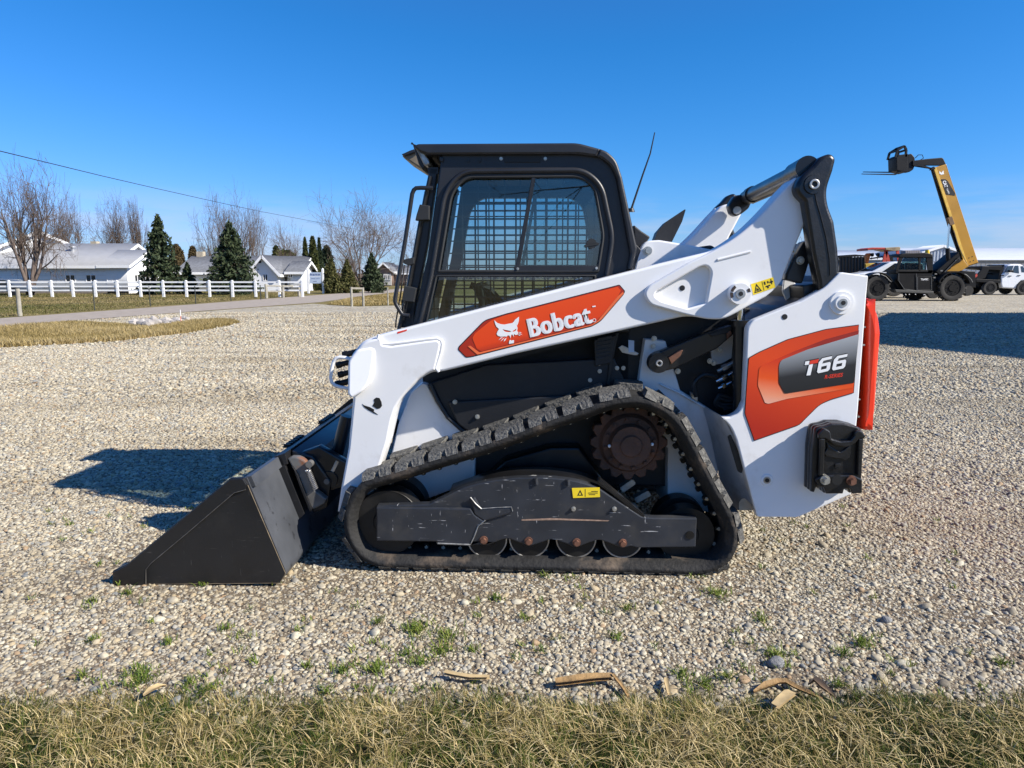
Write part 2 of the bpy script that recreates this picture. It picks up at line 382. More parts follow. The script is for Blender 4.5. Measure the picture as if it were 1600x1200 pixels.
def field_material(name, cols, s1, s2):
    m = bpy.data.materials.new(name); m.use_nodes = True; n = m.node_tree.nodes; l = m.node_tree.links
    b = n['Principled BSDF']; b.inputs['Roughness'].default_value = .95; b.inputs['Specular IOR Level'].default_value = .1
    t = n.new('ShaderNodeTexCoord'); mp = n.new('ShaderNodeMapping'); mp.inputs['Scale'].default_value = (.35, 1, 1); l.new(t.outputs['Object'], mp.inputs['Vector'])
    a = n.new('ShaderNodeTexNoise'); a.inputs['Scale'].default_value = s1; a.inputs['Detail'].default_value = 10; a.inputs['Roughness'].default_value = .7
    l.new(mp.outputs['Vector'], a.inputs['Vector'])
    r = ramp(n, cols, 'LINEAR'); l.new(a.outputs['Fac'], r.inputs['Fac'])
    g = n.new('ShaderNodeTexNoise'); g.inputs['Scale'].default_value = s2; g.inputs['Detail'].default_value = 4; l.new(t.outputs['Object'], g.inputs['Vector'])
    x = n.new('ShaderNodeMixRGB'); x.blend_type = 'MULTIPLY'; x.inputs[0].default_value = .5
    gr = ramp(n, [(.3, (.55, .55, .55)), (.7, (1.35, 1.35, 1.35))], 'LINEAR'); l.new(g.outputs['Fac'], gr.inputs['Fac'])
    l.new(r.outputs['Color'], x.inputs[1]); l.new(gr.outputs['Color'], x.inputs[2]); l.new(x.outputs['Color'], b.inputs['Base Color'])
    bp = n.new('ShaderNodeBump'); bp.inputs['Strength'].default_value = .7; bp.inputs['Distance'].default_value = .05; l.new(g.outputs['Fac'], bp.inputs['Height']); l.new(bp.outputs['Normal'], b.inputs['Normal'])
    return m
def sheet_of(name, pts, z, m, kind='structure'):
    k = K(); vs_ = [k.bm.verts.new((p[0], p[1], z)) for p in pts]; f_ = k.bm.faces.new(vs_); f_.normal_update()
    if f_.normal.z < 0: f_.normal_flip()
    bmesh.ops.triangulate(k.bm, faces=[f_])
    return tag(k.done(name, m, smooth=0, fix=False), kind=kind)
FIELD = field_material('winter_turf', [(.32, (.085, .085, .025)), (.48, (.17, .14, .05)), (.60, (.24, .185, .085)), (.75, (.13, .12, .04))], .30, 9)
ASPH = mat('weathered_asphalt', (.34, .29, .24), .9, var=.15, vscale=3, bump=.2, bscale=120, spec=.2)
sheet_of('field', [(-700, -200), (700, -200), (700, 1500), (-700, 1500)], -.012, FIELD)
rl_ = [(-900, 470+0), ]
def gp(*px): return [ground(*p) for p in px]
near_edge = gp((0, 510), (120, 500), (240, 491), (377, 481), (500, 472), (560, 463.5), (612, 457))
far_edge = gp((612, 452), (562, 456), (473, 462.5), (360, 471), (240, 480), (0, 497))
def extend(a, b, d): v = (a-b); v.normalize(); return a+v*d
road = [extend(near_edge[0], near_edge[1], 60)]+near_edge+[extend(near_edge[-1], near_edge[-2], 60), extend(far_edge[0], far_edge[1], 60)]+far_edge+[extend(far_edge[-1], far_edge[-2], 60)]
sheet_of('road', road, -.004, ASPH)
GRAV = gravel_material()
verge_pts = gp((500, 475), (612, 459), (700, 452), (760, 455), (700, 474), (612, 478), (560, 478.5))
lot = [(-30, 1.9), (60, 1.9), (60, 75), (2, 75), (-2, 36)]+[(p.x, p.y) for p in gp((700, 473), (612, 477.5), (560, 479), (520, 477), (490, 474.5), (377, 482), (240, 492.5), (120, 501.5), (0, 511.5))]
sheet_of('gravel_lot', lot, 0.0, GRAV)
def inside(poly, x, y):
    c = np.zeros(len(x), bool); j = len(poly)-1
    for i in range(len(poly)):
        xi, yi = poly[i][0], poly[i][1]; xj, yj = poly[j][0], poly[j][1]
        hit = ((yi > y) != (yj > y)) & (x < (xj-xi)*(y-yi)/(yj-yi+1e-12)+xi); c ^= hit; j = i
    return c
# near pebbles: real stones, smaller share with distance
def stones(y0, y1, step, size, seed, zj=.5):
    rs = np.random.RandomState(seed)
    ys = np.arange(y0, y1, step); P_ = []
    for y in ys:
        w = .76*y+1.0; x = np.arange(-w, w, step); P_.append(np.stack([x, np.full_like(x, y)], 1))
    p = np.concatenate(P_); p += rs.uniform(-.5, .5, p.shape)*step*1.1
    r = size*np.exp(rs.normal(0, .36, len(p))).clip(.42, 2.1)
    return p, r
sets = [stones(2.0, 4.4, .0104, .0062, 1), stones(2.05, 4.4, .058, .0105, 5), stones(4.4, 8.0, .0160, .0090, 2), stones(8.0, 14, .026, .0135, 3), stones(14, 27, .044, .018, 6)]
pp = np.concatenate([s[0] for s in sets]); rr = np.concatenate([s[1] for s in sets])
rs = np.random.RandomState(9)
nx_ = np.array([noise.noise(Vector((a*1.6, b*1.6, 0))) for a, b in pp[::1]]) if True else 0
zz = rr*(rs.uniform(-.35, .40, len(rr)))-.001
strip = gp((-260, 528), (0, 514), (110, 504), (190, 508.5), (232, 513), (300, 503), (340, 499.5), (366, 502), (376, 505.5), (350, 510.5), (300, 520), (180, 534), (0, 544), (-260, 556))
keep = inside(lot, pp[:, 0], pp[:, 1]) & ~inside([(p.x, p.y) for p in strip], pp[:, 0], pp[:, 1])
bald = (nx_ < -.42) & (pp[:, 1] < 3.4); keep &= ~(bald & (rs.rand(len(pp)) < .35))
# stones pressed down under and beside the machine
ox, oy = ground(850, 899).x, ground(850, 899).y; ca_, sa_ = math.cos(R(-2.0)), math.sin(R(-2.0))
lx_ = (pp[:, 0]-ox)*ca_+(pp[:, 1]-oy)*sa_; ly_ = -(pp[:, 0]-ox)*sa_+(pp[:, 1]-oy)*ca_
zz -= .0014*((lx_ > -2.25) & (lx_ < 1.0) & (ly_ > -.42) & (ly_ < .5))*np.clip((ly_+.42)/.2, 0, 1)
pp = pp[keep]; rr = rr[keep]; zz = zz[keep]
N_ = len(pp)
me = bpy.data.meshes.new('pebble'); me.vertices.add(N_)
me.vertices.foreach_set('co', np.column_stack([pp, zz]).astype(np.float32).ravel())
at_ = me.attributes.new('rot', 'FLOAT_VECTOR', 'POINT'); at_.data.foreach_set('vector', np.column_stack([rs.uniform(-.5, .5, N_), rs.uniform(-.5, .5, N_), rs.uniform(0, 6.28, N_)]).astype(np.float32).ravel())
sc_ = rr[:, None]*np.column_stack([rs.uniform(.9, 1.45, N_), rs.uniform(.75, 1.1, N_), rs.uniform(.5, .85, N_)])
at_ = me.attributes.new('size', 'FLOAT_VECTOR', 'POINT'); at_.data.foreach_set('vector', sc_.astype(np.float32).ravel())
PM = bpy.data.materials.new('pebble_stone'); PM.use_nodes = True
n = PM.node_tree.nodes; l = PM.node_tree.links; b = n['Principled BSDF']; b.inputs['Roughness'].default_value = .72; b.inputs['Specular IOR Level'].default_value = .3
oi = n.new('ShaderNodeObjectInfo'); r = ramp(n, PEB); l.new(oi.outputs['Random'], r.inputs['Fac'])
tcd = n.new('ShaderNodeTexCoord'); nz_ = n.new('ShaderNodeTexNoise'); nz_.inputs['Scale'].default_value = 2.2; nz_.inputs['Detail'].default_value = 5; l.new(tcd.outputs['Object'], nz_.inputs['Vector'])
rr_ = ramp(n, [(.3, (.72, .70, .68)), (.7, (1.12, 1.1, 1.08))], 'LINEAR'); l.new(nz_.outputs['Fac'], rr_.inputs['Fac'])
xx = n.new('ShaderNodeMixRGB'); xx.blend_type = 'MULTIPLY'; xx.inputs[0].default_value = 1; l.new(r.outputs['Color'], xx.inputs[1]); l.new(rr_.outputs['Color'], xx.inputs[2]); # dustier and paler lanes across the lot, drawn out along the way machines drive
mpl = n.new('ShaderNodeMapping'); mpl.inputs['Scale'].default_value = (.22, 1.1, 1); l.new(oi.outputs['Location'], mpl.inputs['Vector'])
ln = n.new('ShaderNodeTexNoise'); ln.inputs['Scale'].default_value = .9; ln.inputs['Detail'].default_value = 5; l.new(mpl.outputs['Vector'], ln.inputs['Vector'])
lr = ramp(n, [(.34, (.80, .77, .72)), (.52, (1, 1, .99)), (.70, (1.08, 1.07, 1.05))], 'LINEAR'); l.new(ln.outputs['Fac'], lr.inputs['Fac'])
x3 = n.new('ShaderNodeMixRGB'); x3.blend_type = 'MULTIPLY'; x3.inputs[0].default_value = 1; l.new(xx.outputs['Color'], x3.inputs[1]); l.new(lr.outputs['Color'], x3.inputs[2])
l.new(x3.outputs['Color'], b.inputs['Base Color'])
def pebble_nodes():
    g = bpy.data.node_groups.new('pebble_scatter', 'GeometryNodeTree')
    g.interface.new_socket('Geometry', in_out='INPUT', socket_type='NodeSocketGeometry'); g.interface.new_socket('Geometry', in_out='OUTPUT', socket_type='NodeSocketGeometry')
    N = g.nodes; Lk = g.links; gi = N.new('NodeGroupInput'); go = N.new('NodeGroupOutput')
    jn = N.new('GeometryNodeJoinGeometry')
    for i in range(6):
        ic = N.new('GeometryNodeMeshIcoSphere'); ic.inputs['Radius'].default_value = 1; ic.inputs['Subdivisions'].default_value = 3 if i < 0 else 2
        sp = N.new('GeometryNodeSetPosition'); ps = N.new('GeometryNodeInputPosition'); ad = N.new('ShaderNodeVectorMath'); ad.inputs[1].default_value = (i*7.3, i*3.1, i*5.7)
        nt = N.new('ShaderNodeTexNoise'); nt.inputs['Scale'].default_value = .75; nt.inputs['Detail'].default_value = 1
        sb = N.new('ShaderNodeVectorMath'); sb.operation = 'SUBTRACT'; sb.inputs[1].default_value = (.5, .5, .5)
        sc = N.new('ShaderNodeVectorMath'); sc.operation = 'SCALE'; sc.inputs['Scale'].default_value = 1.1
        sm = N.new('GeometryNodeSetShadeSmooth'); ti = N.new('GeometryNodeGeometryToInstance')
        Lk.new(ps.outputs[0], ad.inputs[0]); Lk.new(ad.outputs[0], nt.inputs['Vector']); Lk.new(nt.outputs['Color'], sb.inputs[0]); Lk.new(sb.outputs[0], sc.inputs[0])
        Lk.new(ic.outputs['Mesh'], sp.inputs['Geometry']); Lk.new(sc.outputs[0], sp.inputs['Offset']); Lk.new(sp.outputs[0], sm.inputs[0]); Lk.new(sm.outputs[0], ti.inputs[0]); Lk.new(ti.outputs[0], jn.inputs[0])
    mt = N.new('GeometryNodeSetMaterial'); mt.inputs['Material'].default_value = PM
    Lk.new(jn.outputs[0], mt.inputs[0])
    ip = N.new('GeometryNodeInstanceOnPoints'); ip.inputs['Pick Instance'].default_value = True
    ri = N.new('FunctionNodeRandomValue'); ri.data_type = 'INT'; ri.inputs[4].default_value = 0; ri.inputs[5].default_value = 5
    ar = N.new('GeometryNodeInputNamedAttribute'); ar.data_type = 'FLOAT_VECTOR'; ar.inputs['Name'].default_value = 'rot'
    asz = N.new('GeometryNodeInputNamedAttribute'); asz.data_type = 'FLOAT_VECTOR'; asz.inputs['Name'].default_value = 'size'
    er = N.new('FunctionNodeEulerToRotation')
    Lk.new(gi.outputs[0], ip.inputs['Points']); Lk.new(mt.outputs[0], ip.inputs['Instance']); Lk.new(ri.outputs[2], ip.inputs['Instance Index'])
    Lk.new(ar.outputs[0], er.inputs[0]); Lk.new(er.outputs[0], ip.inputs['Rotation']); Lk.new(asz.outputs[0], ip.inputs['Scale'])
    Lk.new(ip.outputs[0], go.inputs[0])
    return g
me.materials.append(PM)
po = link('pebble', me); po['kind'] = 'stuff'
md = po.modifiers.new('scatter', 'NODES'); md.node_group = pebble_nodes()
# soil under the stones near the camera
SOIL = mat('gritty_soil', (.17, .135, .095), .95, var=.35, vscale=30, bump=.6, bscale=120, spec=.1)
sheet_of('soil', [(-2.35, 1.9), (2.35, 1.9), (10.8, 13), (-10.8, 13)], .0015, SOIL)

# ---------------------------------------------------------------- grass
def blades(name, P_, H_, W_, lean, tone, m, seed, segs=3, swirl=None):
    rs = np.random.RandomState(seed); n_ = len(P_)
    a = rs.uniform(0, 6.283, n_) if swirl is None else swirl+rs.normal(0, 1.3, n_)
    ca, sa = np.cos(a), np.sin(a)
    side = np.column_stack([-sa, ca, np.zeros(n_)]); fw = np.column_stack([ca, sa, np.zeros(n_)])
    lean = lean*rs.uniform(.3, 1.3, n_)
    V = np.zeros((n_, (segs)*2+1, 3)); 
    for s in range(segs+1):
        t = s/segs
        c = P_ + fw*(lean*H_*t**1.7)[:, None]; c = c.copy(); c[:, 2] += H_*(t-.30*lean*t*t*.8)
        if s < segs:
            w = W_*(1-t*.75)*.5
            V[:, s*2] = c-side*w[:, None]; V[:, s*2+1] = c+side*w[:, None]
        else: V[:, segs*2] = c
    k = segs*2+1; base = (np.arange(n_)*k)[:, None]
    F_ = []
    for s in range(segs-1):
        F_ += [base+np.array([[s*2, s*2+1, s*2+3]]), base+np.array([[s*2, s*2+3, s*2+2]])]
    F_.append(base+np.array([[segs*2-2, segs*2-1, segs*2]]))
    F_ = np.concatenate(F_)
    o = link(name, np_mesh(name, V.reshape(-1, 3), F_, m, np.repeat(tone, k)))
    return tag(o, kind='stuff')
GRASS = tone_mat('winter_grass', [(0, (.010, .020, .003)), (.22, (.045, .085, .010)), (.40, (.12, .145, .022)), (.56, (.24, .185, .06)), (.78, (.46, .35, .155)), (1, (.68, .56, .31))], .65, .2, .15)
def fbm(x, y, s): return np.array([noise.noise(Vector((a*s, b*s, 3.3))) for a, b in zip(x, y)])
rs = np.random.RandomState(21)
n_ = 150000
y = 1.25+1.06*rs.rand(n_)**.8; x = rs.uniform(-1, 1, n_)*(.78*y+.25)
edge = 2.175+.06*np.array([noise.noise(Vector((v*2.1, 0, 7))) for v in x])+.06*np.array([noise.noise(Vector((v*9, 0, 2))) for v in x])+.03*rs.randn(n_)
ok = y < edge
x, y = x[ok], y[ok]; n_ = len(x)
c1 = fbm(x, y, 3.2); c2 = fbm(x, y, 14)
tone = (.31+.46*c1+.42*c2+rs.normal(0, .25, n_)).clip(0, 1)
h = (.035+.018*c2+rs.normal(0, .013, n_)).clip(.018, .13)*np.where((edge[ok]-y) < .10, .75, 1)
blades('grass', np.column_stack([x, y, np.zeros(n_)]), h, rs.uniform(.0013, .0032, n_), .95, tone, GRASS, 4, 3, 4.5*fbm(x+9, y, 2.2)+7*fbm(x, y+5, 5.5))
# fallen dead blades lying flat
n2 = 9000; y = 1.25+.85*rs.rand(n2); x = rs.uniform(-1, 1, n2)*(.78*y+.25)
blades('thatch', np.column_stack([x, y, np.full(n2, .02)]), rs.uniform(.05, .09, n2)*.5, rs.uniform(.002, .004, n2), 2.6, rs.uniform(.62, 1, n2), GRASS, 14)
sheet_of('lawn', [(-4, .4), (4, .4), (4, 2.14), (-4, 2.14)], .006, mat('lawn_soil', (.10, .085, .045), .95, var=.4, vscale=25, bump=.6, bscale=90, spec=.1))
# weeds between the stones
WEED = tone_mat('weed_leaf', [(0, (.04, .075, .01)), (.5, (.11, .175, .022)), (1, (.25, .27, .05))], .6, .3, .25)
PW = []; 
for px, py, s, c in ((650, 988, 1.6, 3), (700, 997, 1.3, 2), (590, 1048, 1.3, 2), (690, 1020, 1.3, 2), (640, 1025, 1.2, 1), (1210, 1027, 1.3, 2), (220, 1058, 1.5, 2), (218, 1072, 1.3, 1), (265, 1008, 1, 1), (145, 1004, 1, 1), (130, 1060, 1, 1), (296, 1072, 1.1, 1), (535, 1052, 1.2, 2), (480, 1045, 1, 1), (1135, 1062, 1.3, 1), (1100, 1074, 1.4, 2), (1310, 1074, 1.1, 1), (1345, 1008, 1.2, 2), (1318, 1025, 1.1, 1), (1188, 972, 1, 1), (1120, 930, 1.3, 2), (775, 938, 1, 1), (965, 1000, 1.1, 1), (980, 955, 1, 1), (145, 942, 1.1, 1), (200, 930, 1, 1), (850, 903, .8, 1), (1565, 1040, 1, 1), (1065, 1055, 1, 1), (510, 1085, 1.1, 1), (590, 975, 1, 1), (660, 1040, 1, 1), (740, 1020, 1, 1), (330, 1080, 1.2, 1), (355, 985, .9, 1), (820, 970, .9, 1)):
    g_ = ground(px, py)
    for _ in range(int(46*s*c)):
        a = rs.rand()*6.283; r_ = abs(rs.normal(0, .02*s*c**.5)); PW.append((g_.x+r_*math.cos(a), g_.y+r_*math.sin(a), .008))
for i in range(150):
    yy = 2.2+2.0*rs.rand()**1.6; xx_ = rs.uniform(-.72, .72)*yy
    for _ in range(12): PW.append((xx_+rs.normal(0, .012), yy+rs.normal(0, .012), .008))
PW = np.array(PW); nW = len(PW)
blades('weed', PW, rs.uniform(.012, .034, nW), rs.uniform(.003, .006, nW), 1.1, rs.uniform(.2, 1, nW), WEED, 31)
# dry grass strip beside the road, and the turf beyond it
DRY = tone_mat('dry_grass', [(0, (.13, .11, .03)), (.4, (.30, .225, .085)), (.75, (.46, .35, .16)), (1, (.56, .46, .26))], .8, .15, .2)
DRYG = mat('dry_turf', (.25, .19, .075), .95, var=.3, vscale=3, bump=.5, bscale=40, spec=.1)
strip = gp((-260, 528), (0, 514), (110, 504), (190, 508.5), (232, 513), (300, 503), (340, 499.5), (366, 502), (376, 505.5), (350, 510.5), (300, 520), (180, 534), (0, 544), (-260, 556))
sheet_of('grass_verge', [(p.x, p.y) for p in strip], .010, DRYG)
def scatter(poly, n_, seed):
    rs = np.random.RandomState(seed); xs = [p[0] for p in poly]; ys = [p[1] for p in poly]
    x = rs.uniform(min(xs), max(xs), n_); y = rs.uniform(min(ys), max(ys), n_); ok = inside(poly, x, y)
    return x[ok], y[ok]
x, y = scatter([(p.x, p.y) for p in strip], 170000, 3); n_ = len(x); c1 = fbm(x, y, .5)
blades('dry_grass', np.column_stack([x, y, np.zeros(n_)]), rs.uniform(.05, .16, n_)*(1+.5*c1), rs.uniform(.008, .018, n_), .8, (.55+.4*c1+rs.normal(0, .2, n_)).clip(0, 1), DRY, 8, 2)
vp = [(p.x, p.y) for p in gp((545, 466.5), (612, 459), (640, 457), (660, 474), (612, 476.5), (560, 478), (510, 476))]
sheet_of('grass_patch', vp, .006, DRYG)
x, y = scatter(vp, 40000, 13); n_ = len(x); c1 = fbm(x, y, .5)
blades('dry_grass', np.column_stack([x, y, np.zeros(n_)]), rs.uniform(.05, .15, n_), rs.uniform(.015, .03, n_), .8, (.55+.4*c1+rs.normal(0, .2, n_)).clip(0, 1), DRY, 18, 2)
fp_ = [(p.x, p.y) for p in gp((-200, 505), (0, 495.5), (240, 478.5), (360, 469.5), (473, 461.5), (473, 456), (-200, 456))]
x, y = scatter(fp_, 130000, 23); n_ = len(x); c1 = fbm(x, y, .16)
TURF = tone_mat('turf_blade', [(0, (.06, .075, .018)), (.35, (.13, .125, .04)), (.65, (.24, .19, .085)), (1, (.36, .28, .14))], .8, .15, .2)
blades('turf', np.column_stack([x, y, np.full(n_, -.012)]), rs.uniform(.03, .09, n_), rs.uniform(.02, .045, n_), .8, (.48+.45*c1+rs.normal(0, .16, n_)).clip(0, 1), TURF, 28, 2)
# rubble heap at the road side
k = K()
for i in range(70):
    px = rs.uniform(205, 292); py = 505+(px-248)*-.05+rs.normal(0, 1.6); g_ = ground(px, py); r_ = rs.uniform(.05, .17)
    k.ball((g_.x, g_.y, r_*.3), r_, 1, (rs.uniform(.8, 1.4), rs.uniform(.7, 1.2), rs.uniform(.5, .9)))
tag(k.done('rubble', mat('rubble_stone', (.36, .33, .30), .9, var=.5, vscale=2.2), smooth=0), kind='stuff')
# ---------------------------------------------------------------- compact track loader
o_ = ground(850, 899)
F = Frame((o_.x, o_.y, 0), R(-2.0))
WID = 1.73                                  # over both tracks; depth 0 = outer face of the near track
P = F.P; L = F.L
TL = thing('track_loader', 'white compact track loader with orange decals and a black bucket, parked on the gravel', 'track loader', F.origin, F.yaw)
def LR(pts, d, r, n=4):
    """pixels -> rounded outline at depth d (radius in metres)"""
    q = L(pts, d); return rp([(a[0], a[1], p[2]) if len(p) > 2 else a for a, p in zip(q, pts)], r, n)
def far(me_obj, name=None):
    """mirror a part to the far side of the machine"""
    me = me_obj.data.copy(); me.transform(Matrix.Translation((0, WID, 0)) @ Matrix.Diagonal((1, -1, 1, 1))); me.flip_normals()
    o = bpy.data.objects.new(name or me_obj.name.split('.')[0], me); COL.objects.link(o); o.parent = me_obj.parent
    return o
def bolt_into(k, p, r, h=0.012, axis=(0, -1, 0)):
    p = Vector(p); a = Vector(axis)
    k.cyl(p, p+a*h*0.35, r*1.35, n=14); k.cyl(p+a*h*0.35, p+a*h, r, r*0.9, n=6)

# -- chassis and belly
k = K()
k.plate(L([(672, 592), (1003, 505), (1100, 478), (1172, 480), (1165, 640), (1120, 700), (1110, 760), (600, 760), (690, 640)], 0.42), 0.42, WID-0.42, 0.01)
body = k.done('body', PANEL, TL)
# -- white front tower beside the lift-arm leg, and white rear post with its mud guard
k = K()
k.plate(LR([(659, 599), (667, 601), (686, 636), (712, 666), (742, 684), (742, 752), (640, 790), (585, 810), (601, 755), (622, 664), (642, 613)], 0.36, 0.004), 0.36, WID-0.36, 0.006)
front_tower = k.done('front_tower', WHITE, TL)
k = K()
k.plate(LR([(1008, 530), (1040, 533), (1063, 610), (1129, 652, .01), (1129, 700), (1110, 800), (1043, 800), (1043, 700), (1000, 640), (996, 612)], 0.35, 0.003), 0.35, WID-0.35, 0.005)
rear_post = k.done('rear_post', WHITE, TL)
# raised lip along the guard
k = K(); k.tube([P(1031, 600, .34), P(1062, 614, .335), P(1095, 633, .335), P(1129, 653, .335)], 0.006)
k.done('guard_lip', WHITE, TL)
# dirty flared guard: from the post out to the tail plate
k = K()
A = [P(*q, .346) for q in ((1127, 652), (1112, 700), (1122, 740), (1137, 797))]
A = [P(1098, 634, .345), P(1110, 680, .345), P(1122, 735, .345), P(1134, 797, .345)]
B = [P(1130, 652, .09), P(1150, 690, .09), P(1164, 735, .09), P(1179, 797, .09)]
k.sheet(A, B); k.sheet([p+Vector((0.006, .004, 0)) for p in B], [p+Vector((0.006, .004, 0)) for p in A])
k.done('mud_guard', WHITE_DIRTY, TL, fix=False)
k = K(); k.plate(LR([(1136, 681), (1141, 678), (1152, 702), (1160, 730), (1158, 739), (1152, 736), (1143, 706)], .085, 0.006), 0.074, 0.082, 0.001)
k.done('guard_slot', INK, TL)
k = K(); k.plate(LR([(1154, 797), (1154, 785), (1158, 779), (1164, 779), (1172, 786), (1177, 797)], .08, 0.006), 0.075, 0.081, 0.001)
k.done('bare_patch', mat('rust_stain', (0.35, 0.27, 0.18), 0.7, var=0.3, vscale=20), TL)
# dark moulded trim under the arm
k = K()
tr = [P(672, 600, .345), P(683, 625, .345), P(700, 652, .345), P(722, 672, .345), P(748, 685, .345), P(790, 690, .345)]
k.tube(tr, 0.012, 8)
k.plate(LR([(674, 598), (760, 570), (960, 560), (985, 615), (880, 640), (760, 690), (722, 672), (700, 650)], .36, .01), 0.352, 0.40, 0.006)
k.done('trim_moulding', PANEL, TL)
k = K(); k.plate(LR([(700, 628), (800, 622), (880, 618), (990, 612), (992, 626), (930, 632), (860, 650), (780, 684), (742, 682), (715, 662)], .33, .015), 0.325, 0.353, 0.008)
k.done('fender_shield', PANEL, TL)
k = K()
for q in ((711, 628, .322), (746, 651, .322)): bolt_into(k, P(*q), 0.009)
for q in ((936, 568), (937, 580), (922, 594), (964, 575), (974, 575)): bolt_into(k, P(*q, .35), 0.008, 0.008)
k.pieces('panel_bolt', ZINC, TL)
# vents behind the decal
k = K()
k.plate([LR([(928, 531), (962, 524), (956, 566), (930, 572)], .345, .01)], .335, .352, .003)
for i in range(6):
    a = P(934-i*0.6, 530+i*6.2, .332); b = P(956-i*0.6, 526+i*6.2, .332); k.bar(a, b, .009, .010)
k.done('vent', PANEL, TL)
k = K(); k.plate(LR([(948, 600), (953, 560), (962, 520), (967, 520), (957, 565), (952, 605)], .345, .002), .338, .352, .002); k.done('panel_seam', INK, TL)
# small sticker and bright bracket
k = K(); k.plate(LR([(966, 543), (972, 539), (998, 552), (996, 555), (990, 555), (972, 551)], .33, .003), .325, .335, .002); k.done('bright_bracket', STEEL, TL)
k = K(); k.plate(L([(981.5, 531), (990.5, 532), (990.5, 550), (982, 550)], .33), .322, .324); k.done('service_sticker', mat('pale_blue_sticker', (0.45, 0.55, 0.7), .5), TL)

# -- tail: dark engine bay, white outer plates, red door
k = K(); k.plate(LR([(1176, 508), (1250, 474), (1310, 430), (1352, 436), (1349, 470), (1338, 640), (1330, 765), (1246, 803), (1187, 803), (1160, 700), (1166, 620)], .10, .01), .11, WID-.11, .004)
k.done('engine_bay', BLACK, TL)
tail = [(1313, 425, .012), (1357, 431, .004), (1354, 463), (1341, 640), (1336, 690), (1331, 772, .01), (1246, 809, .01), (1183, 808, .006), (1162, 730), (1151, 688), (1143, 668, .03), (1129, 653, .003), (1141, 652), (1155, 645, .03), (1163, 628), (1168, 512, .03), (1176, 501, .03), (1251, 471), (1287, 451, .03)]
k = K(); k.plate(LR(tail, .05, .002), .05, .11, .006)
tail_plate = k.done('tail_plate', WHITE, TL)
far(tail_plate)
k = K()
door = LR([(1351, 466), (1358, 466, .03), (1371, 492, .06), (1374, 520), (1365, 646, .02), (1357, 671, .02), (1347, 671), (1350, 600)], .16, .002)
k.plate(door, .13, WID-.13, .035, res=3)
k.done('tailgate', RED, TL)
k = K()
for q in ((1350, 511), (1349, 539), (1342, 624), (1341, 651)): k.box(P(*q, .135), (.012, .012, .008), None, .002)
k.pieces('gate_clip', ZINC, TL)
# pin pads and holes on the tail plate
k = K()
c = P(1314, 473, .05)
k.cyl(c+Vector((0, .002, 0)), c+Vector((0, -.012, 0)), .054, .050, 36)
k.cyl(c+Vector((0, -.010, 0)), c+Vector((0, -.022, 0)), .036, .031, 32)
c = P(1198, 750, .05); k.cyl(c+Vector((0, .001, 0)), c+Vector((0, -.004, 0)), .030, .026, 32)
k.pieces('pin_pad', WHITE, TL)
k = K()
c = P(1314, 473, .05); k.cyl(c+Vector((0, -.02, 0)), c+Vector((0, -.0245, 0)), .019, n=24)
c = P(1198, 750, .05); k.cyl(c+Vector((0, -.003, 0)), c+Vector((0, -.006, 0)), .0165, n=24)
k.pieces('pin_ring', STEEL, TL)
k = K()
for q, r in (((1314, 473), .010), ((1198, 750), .010), ((1226, 495), .0125)):
    c = P(*q, .05); dd = -.026 if q[0] == 1314 else (-.0075 if q[0] == 1198 else -.0015); k.cyl(c+Vector((0, .001, 0)), c+Vector((0, dd, 0)), r, n=20)
k.pieces('bolt_hole', INK, TL)
# tail decal
dec = LR([(1169, 559, .01), (1185, 550), (1230, 530), (1290, 514), (1342, 507, .002), (1334, 614, .002), (1300, 624), (1281, 632, .05), (1258, 655, .05), (1249, 664), (1178, 689, .004), (1163, 646), (1166, 600)], .049, .01)
k = K(); k.plate(dec, .0475, .049)
badge_border = k.done('decal_border', INK, TL)
def shrink(lp, s):
    out = []; N = len(lp)
    area = sum(lp[i-1][0]*lp[i][1]-lp[i][0]*lp[i-1][1] for i in range(N)); sg = 1 if area > 0 else -1
    for i in range(N):
        a = Vector(lp[i-1]); p = Vector(lp[i]); b = Vector(lp[(i+1) % N]); t = (b-a)
        if t.length < 1e-9: out.append(tuple(p)); continue
        t.normalize(); n = Vector((-t.y, t.x))*sg; out.append(tuple(p+n*s))
    return out
DECOR = print_gradient('orange_print', [(0, (0.60, 0.044, 0.006)), (0.45, (0.74, 0.064, 0.006)), (1, (0.44, 0.020, 0.005))], P(1290, 500, .05), P(1210, 680, .05))
k = K(); k.plate(shrink(dec, .0035), .0462, .0475); k.done('tail_decal', DECOR, TL, smooth=0)
k = K(); k.plate(LR([(1186, 573, .02), (1240, 549), (1290, 530), (1342, 516), (1341, 524), (1275, 541), (1222, 563, .01), (1217, 572), (1216, 600), (1225, 614, .006), (1334, 598), (1333, 606), (1230, 623), (1200, 631, .008), (1195, 629), (1184, 602, .01)], .0465, .002), .0448, .0460)
k.done('decal_sweep', print_gradient('orange_sweep_print', [(0, (0.30, 0.02, 0.010)), (0.35, (0.66, 0.042, 0.006)), (0.62, (0.80, 0.09, 0.008)), (0.86, (0.85, 0.30, 0.16)), (1, (0.82, 0.42, 0.30))], P(1230, 530, .046), P(1210, 632, .046)), TL, smooth=0)
bad = LR([(1220, 563, .012), (1262, 546), (1342, 522, .002), (1334, 598, .002), (1226, 615, .008), (1217, 598, .008), (1217, 572)], .045, .01)
k = K(); k.plate(bad, .0432, .0445)
k.done('model_badge', print_gradient('grey_badge_print', [(0, (0.42, 0.44, 0.46)), (0.35, (0.20, 0.21, 0.22)), (0.62, (0.022, 0.022, 0.023)), (1, (0.012, 0.012, 0.012))], P(1290, 527, .045), P(1300, 606, .045)), TL, smooth=0)
def z4(x, y): return (1150+x/6.667, 500+y/6.667)
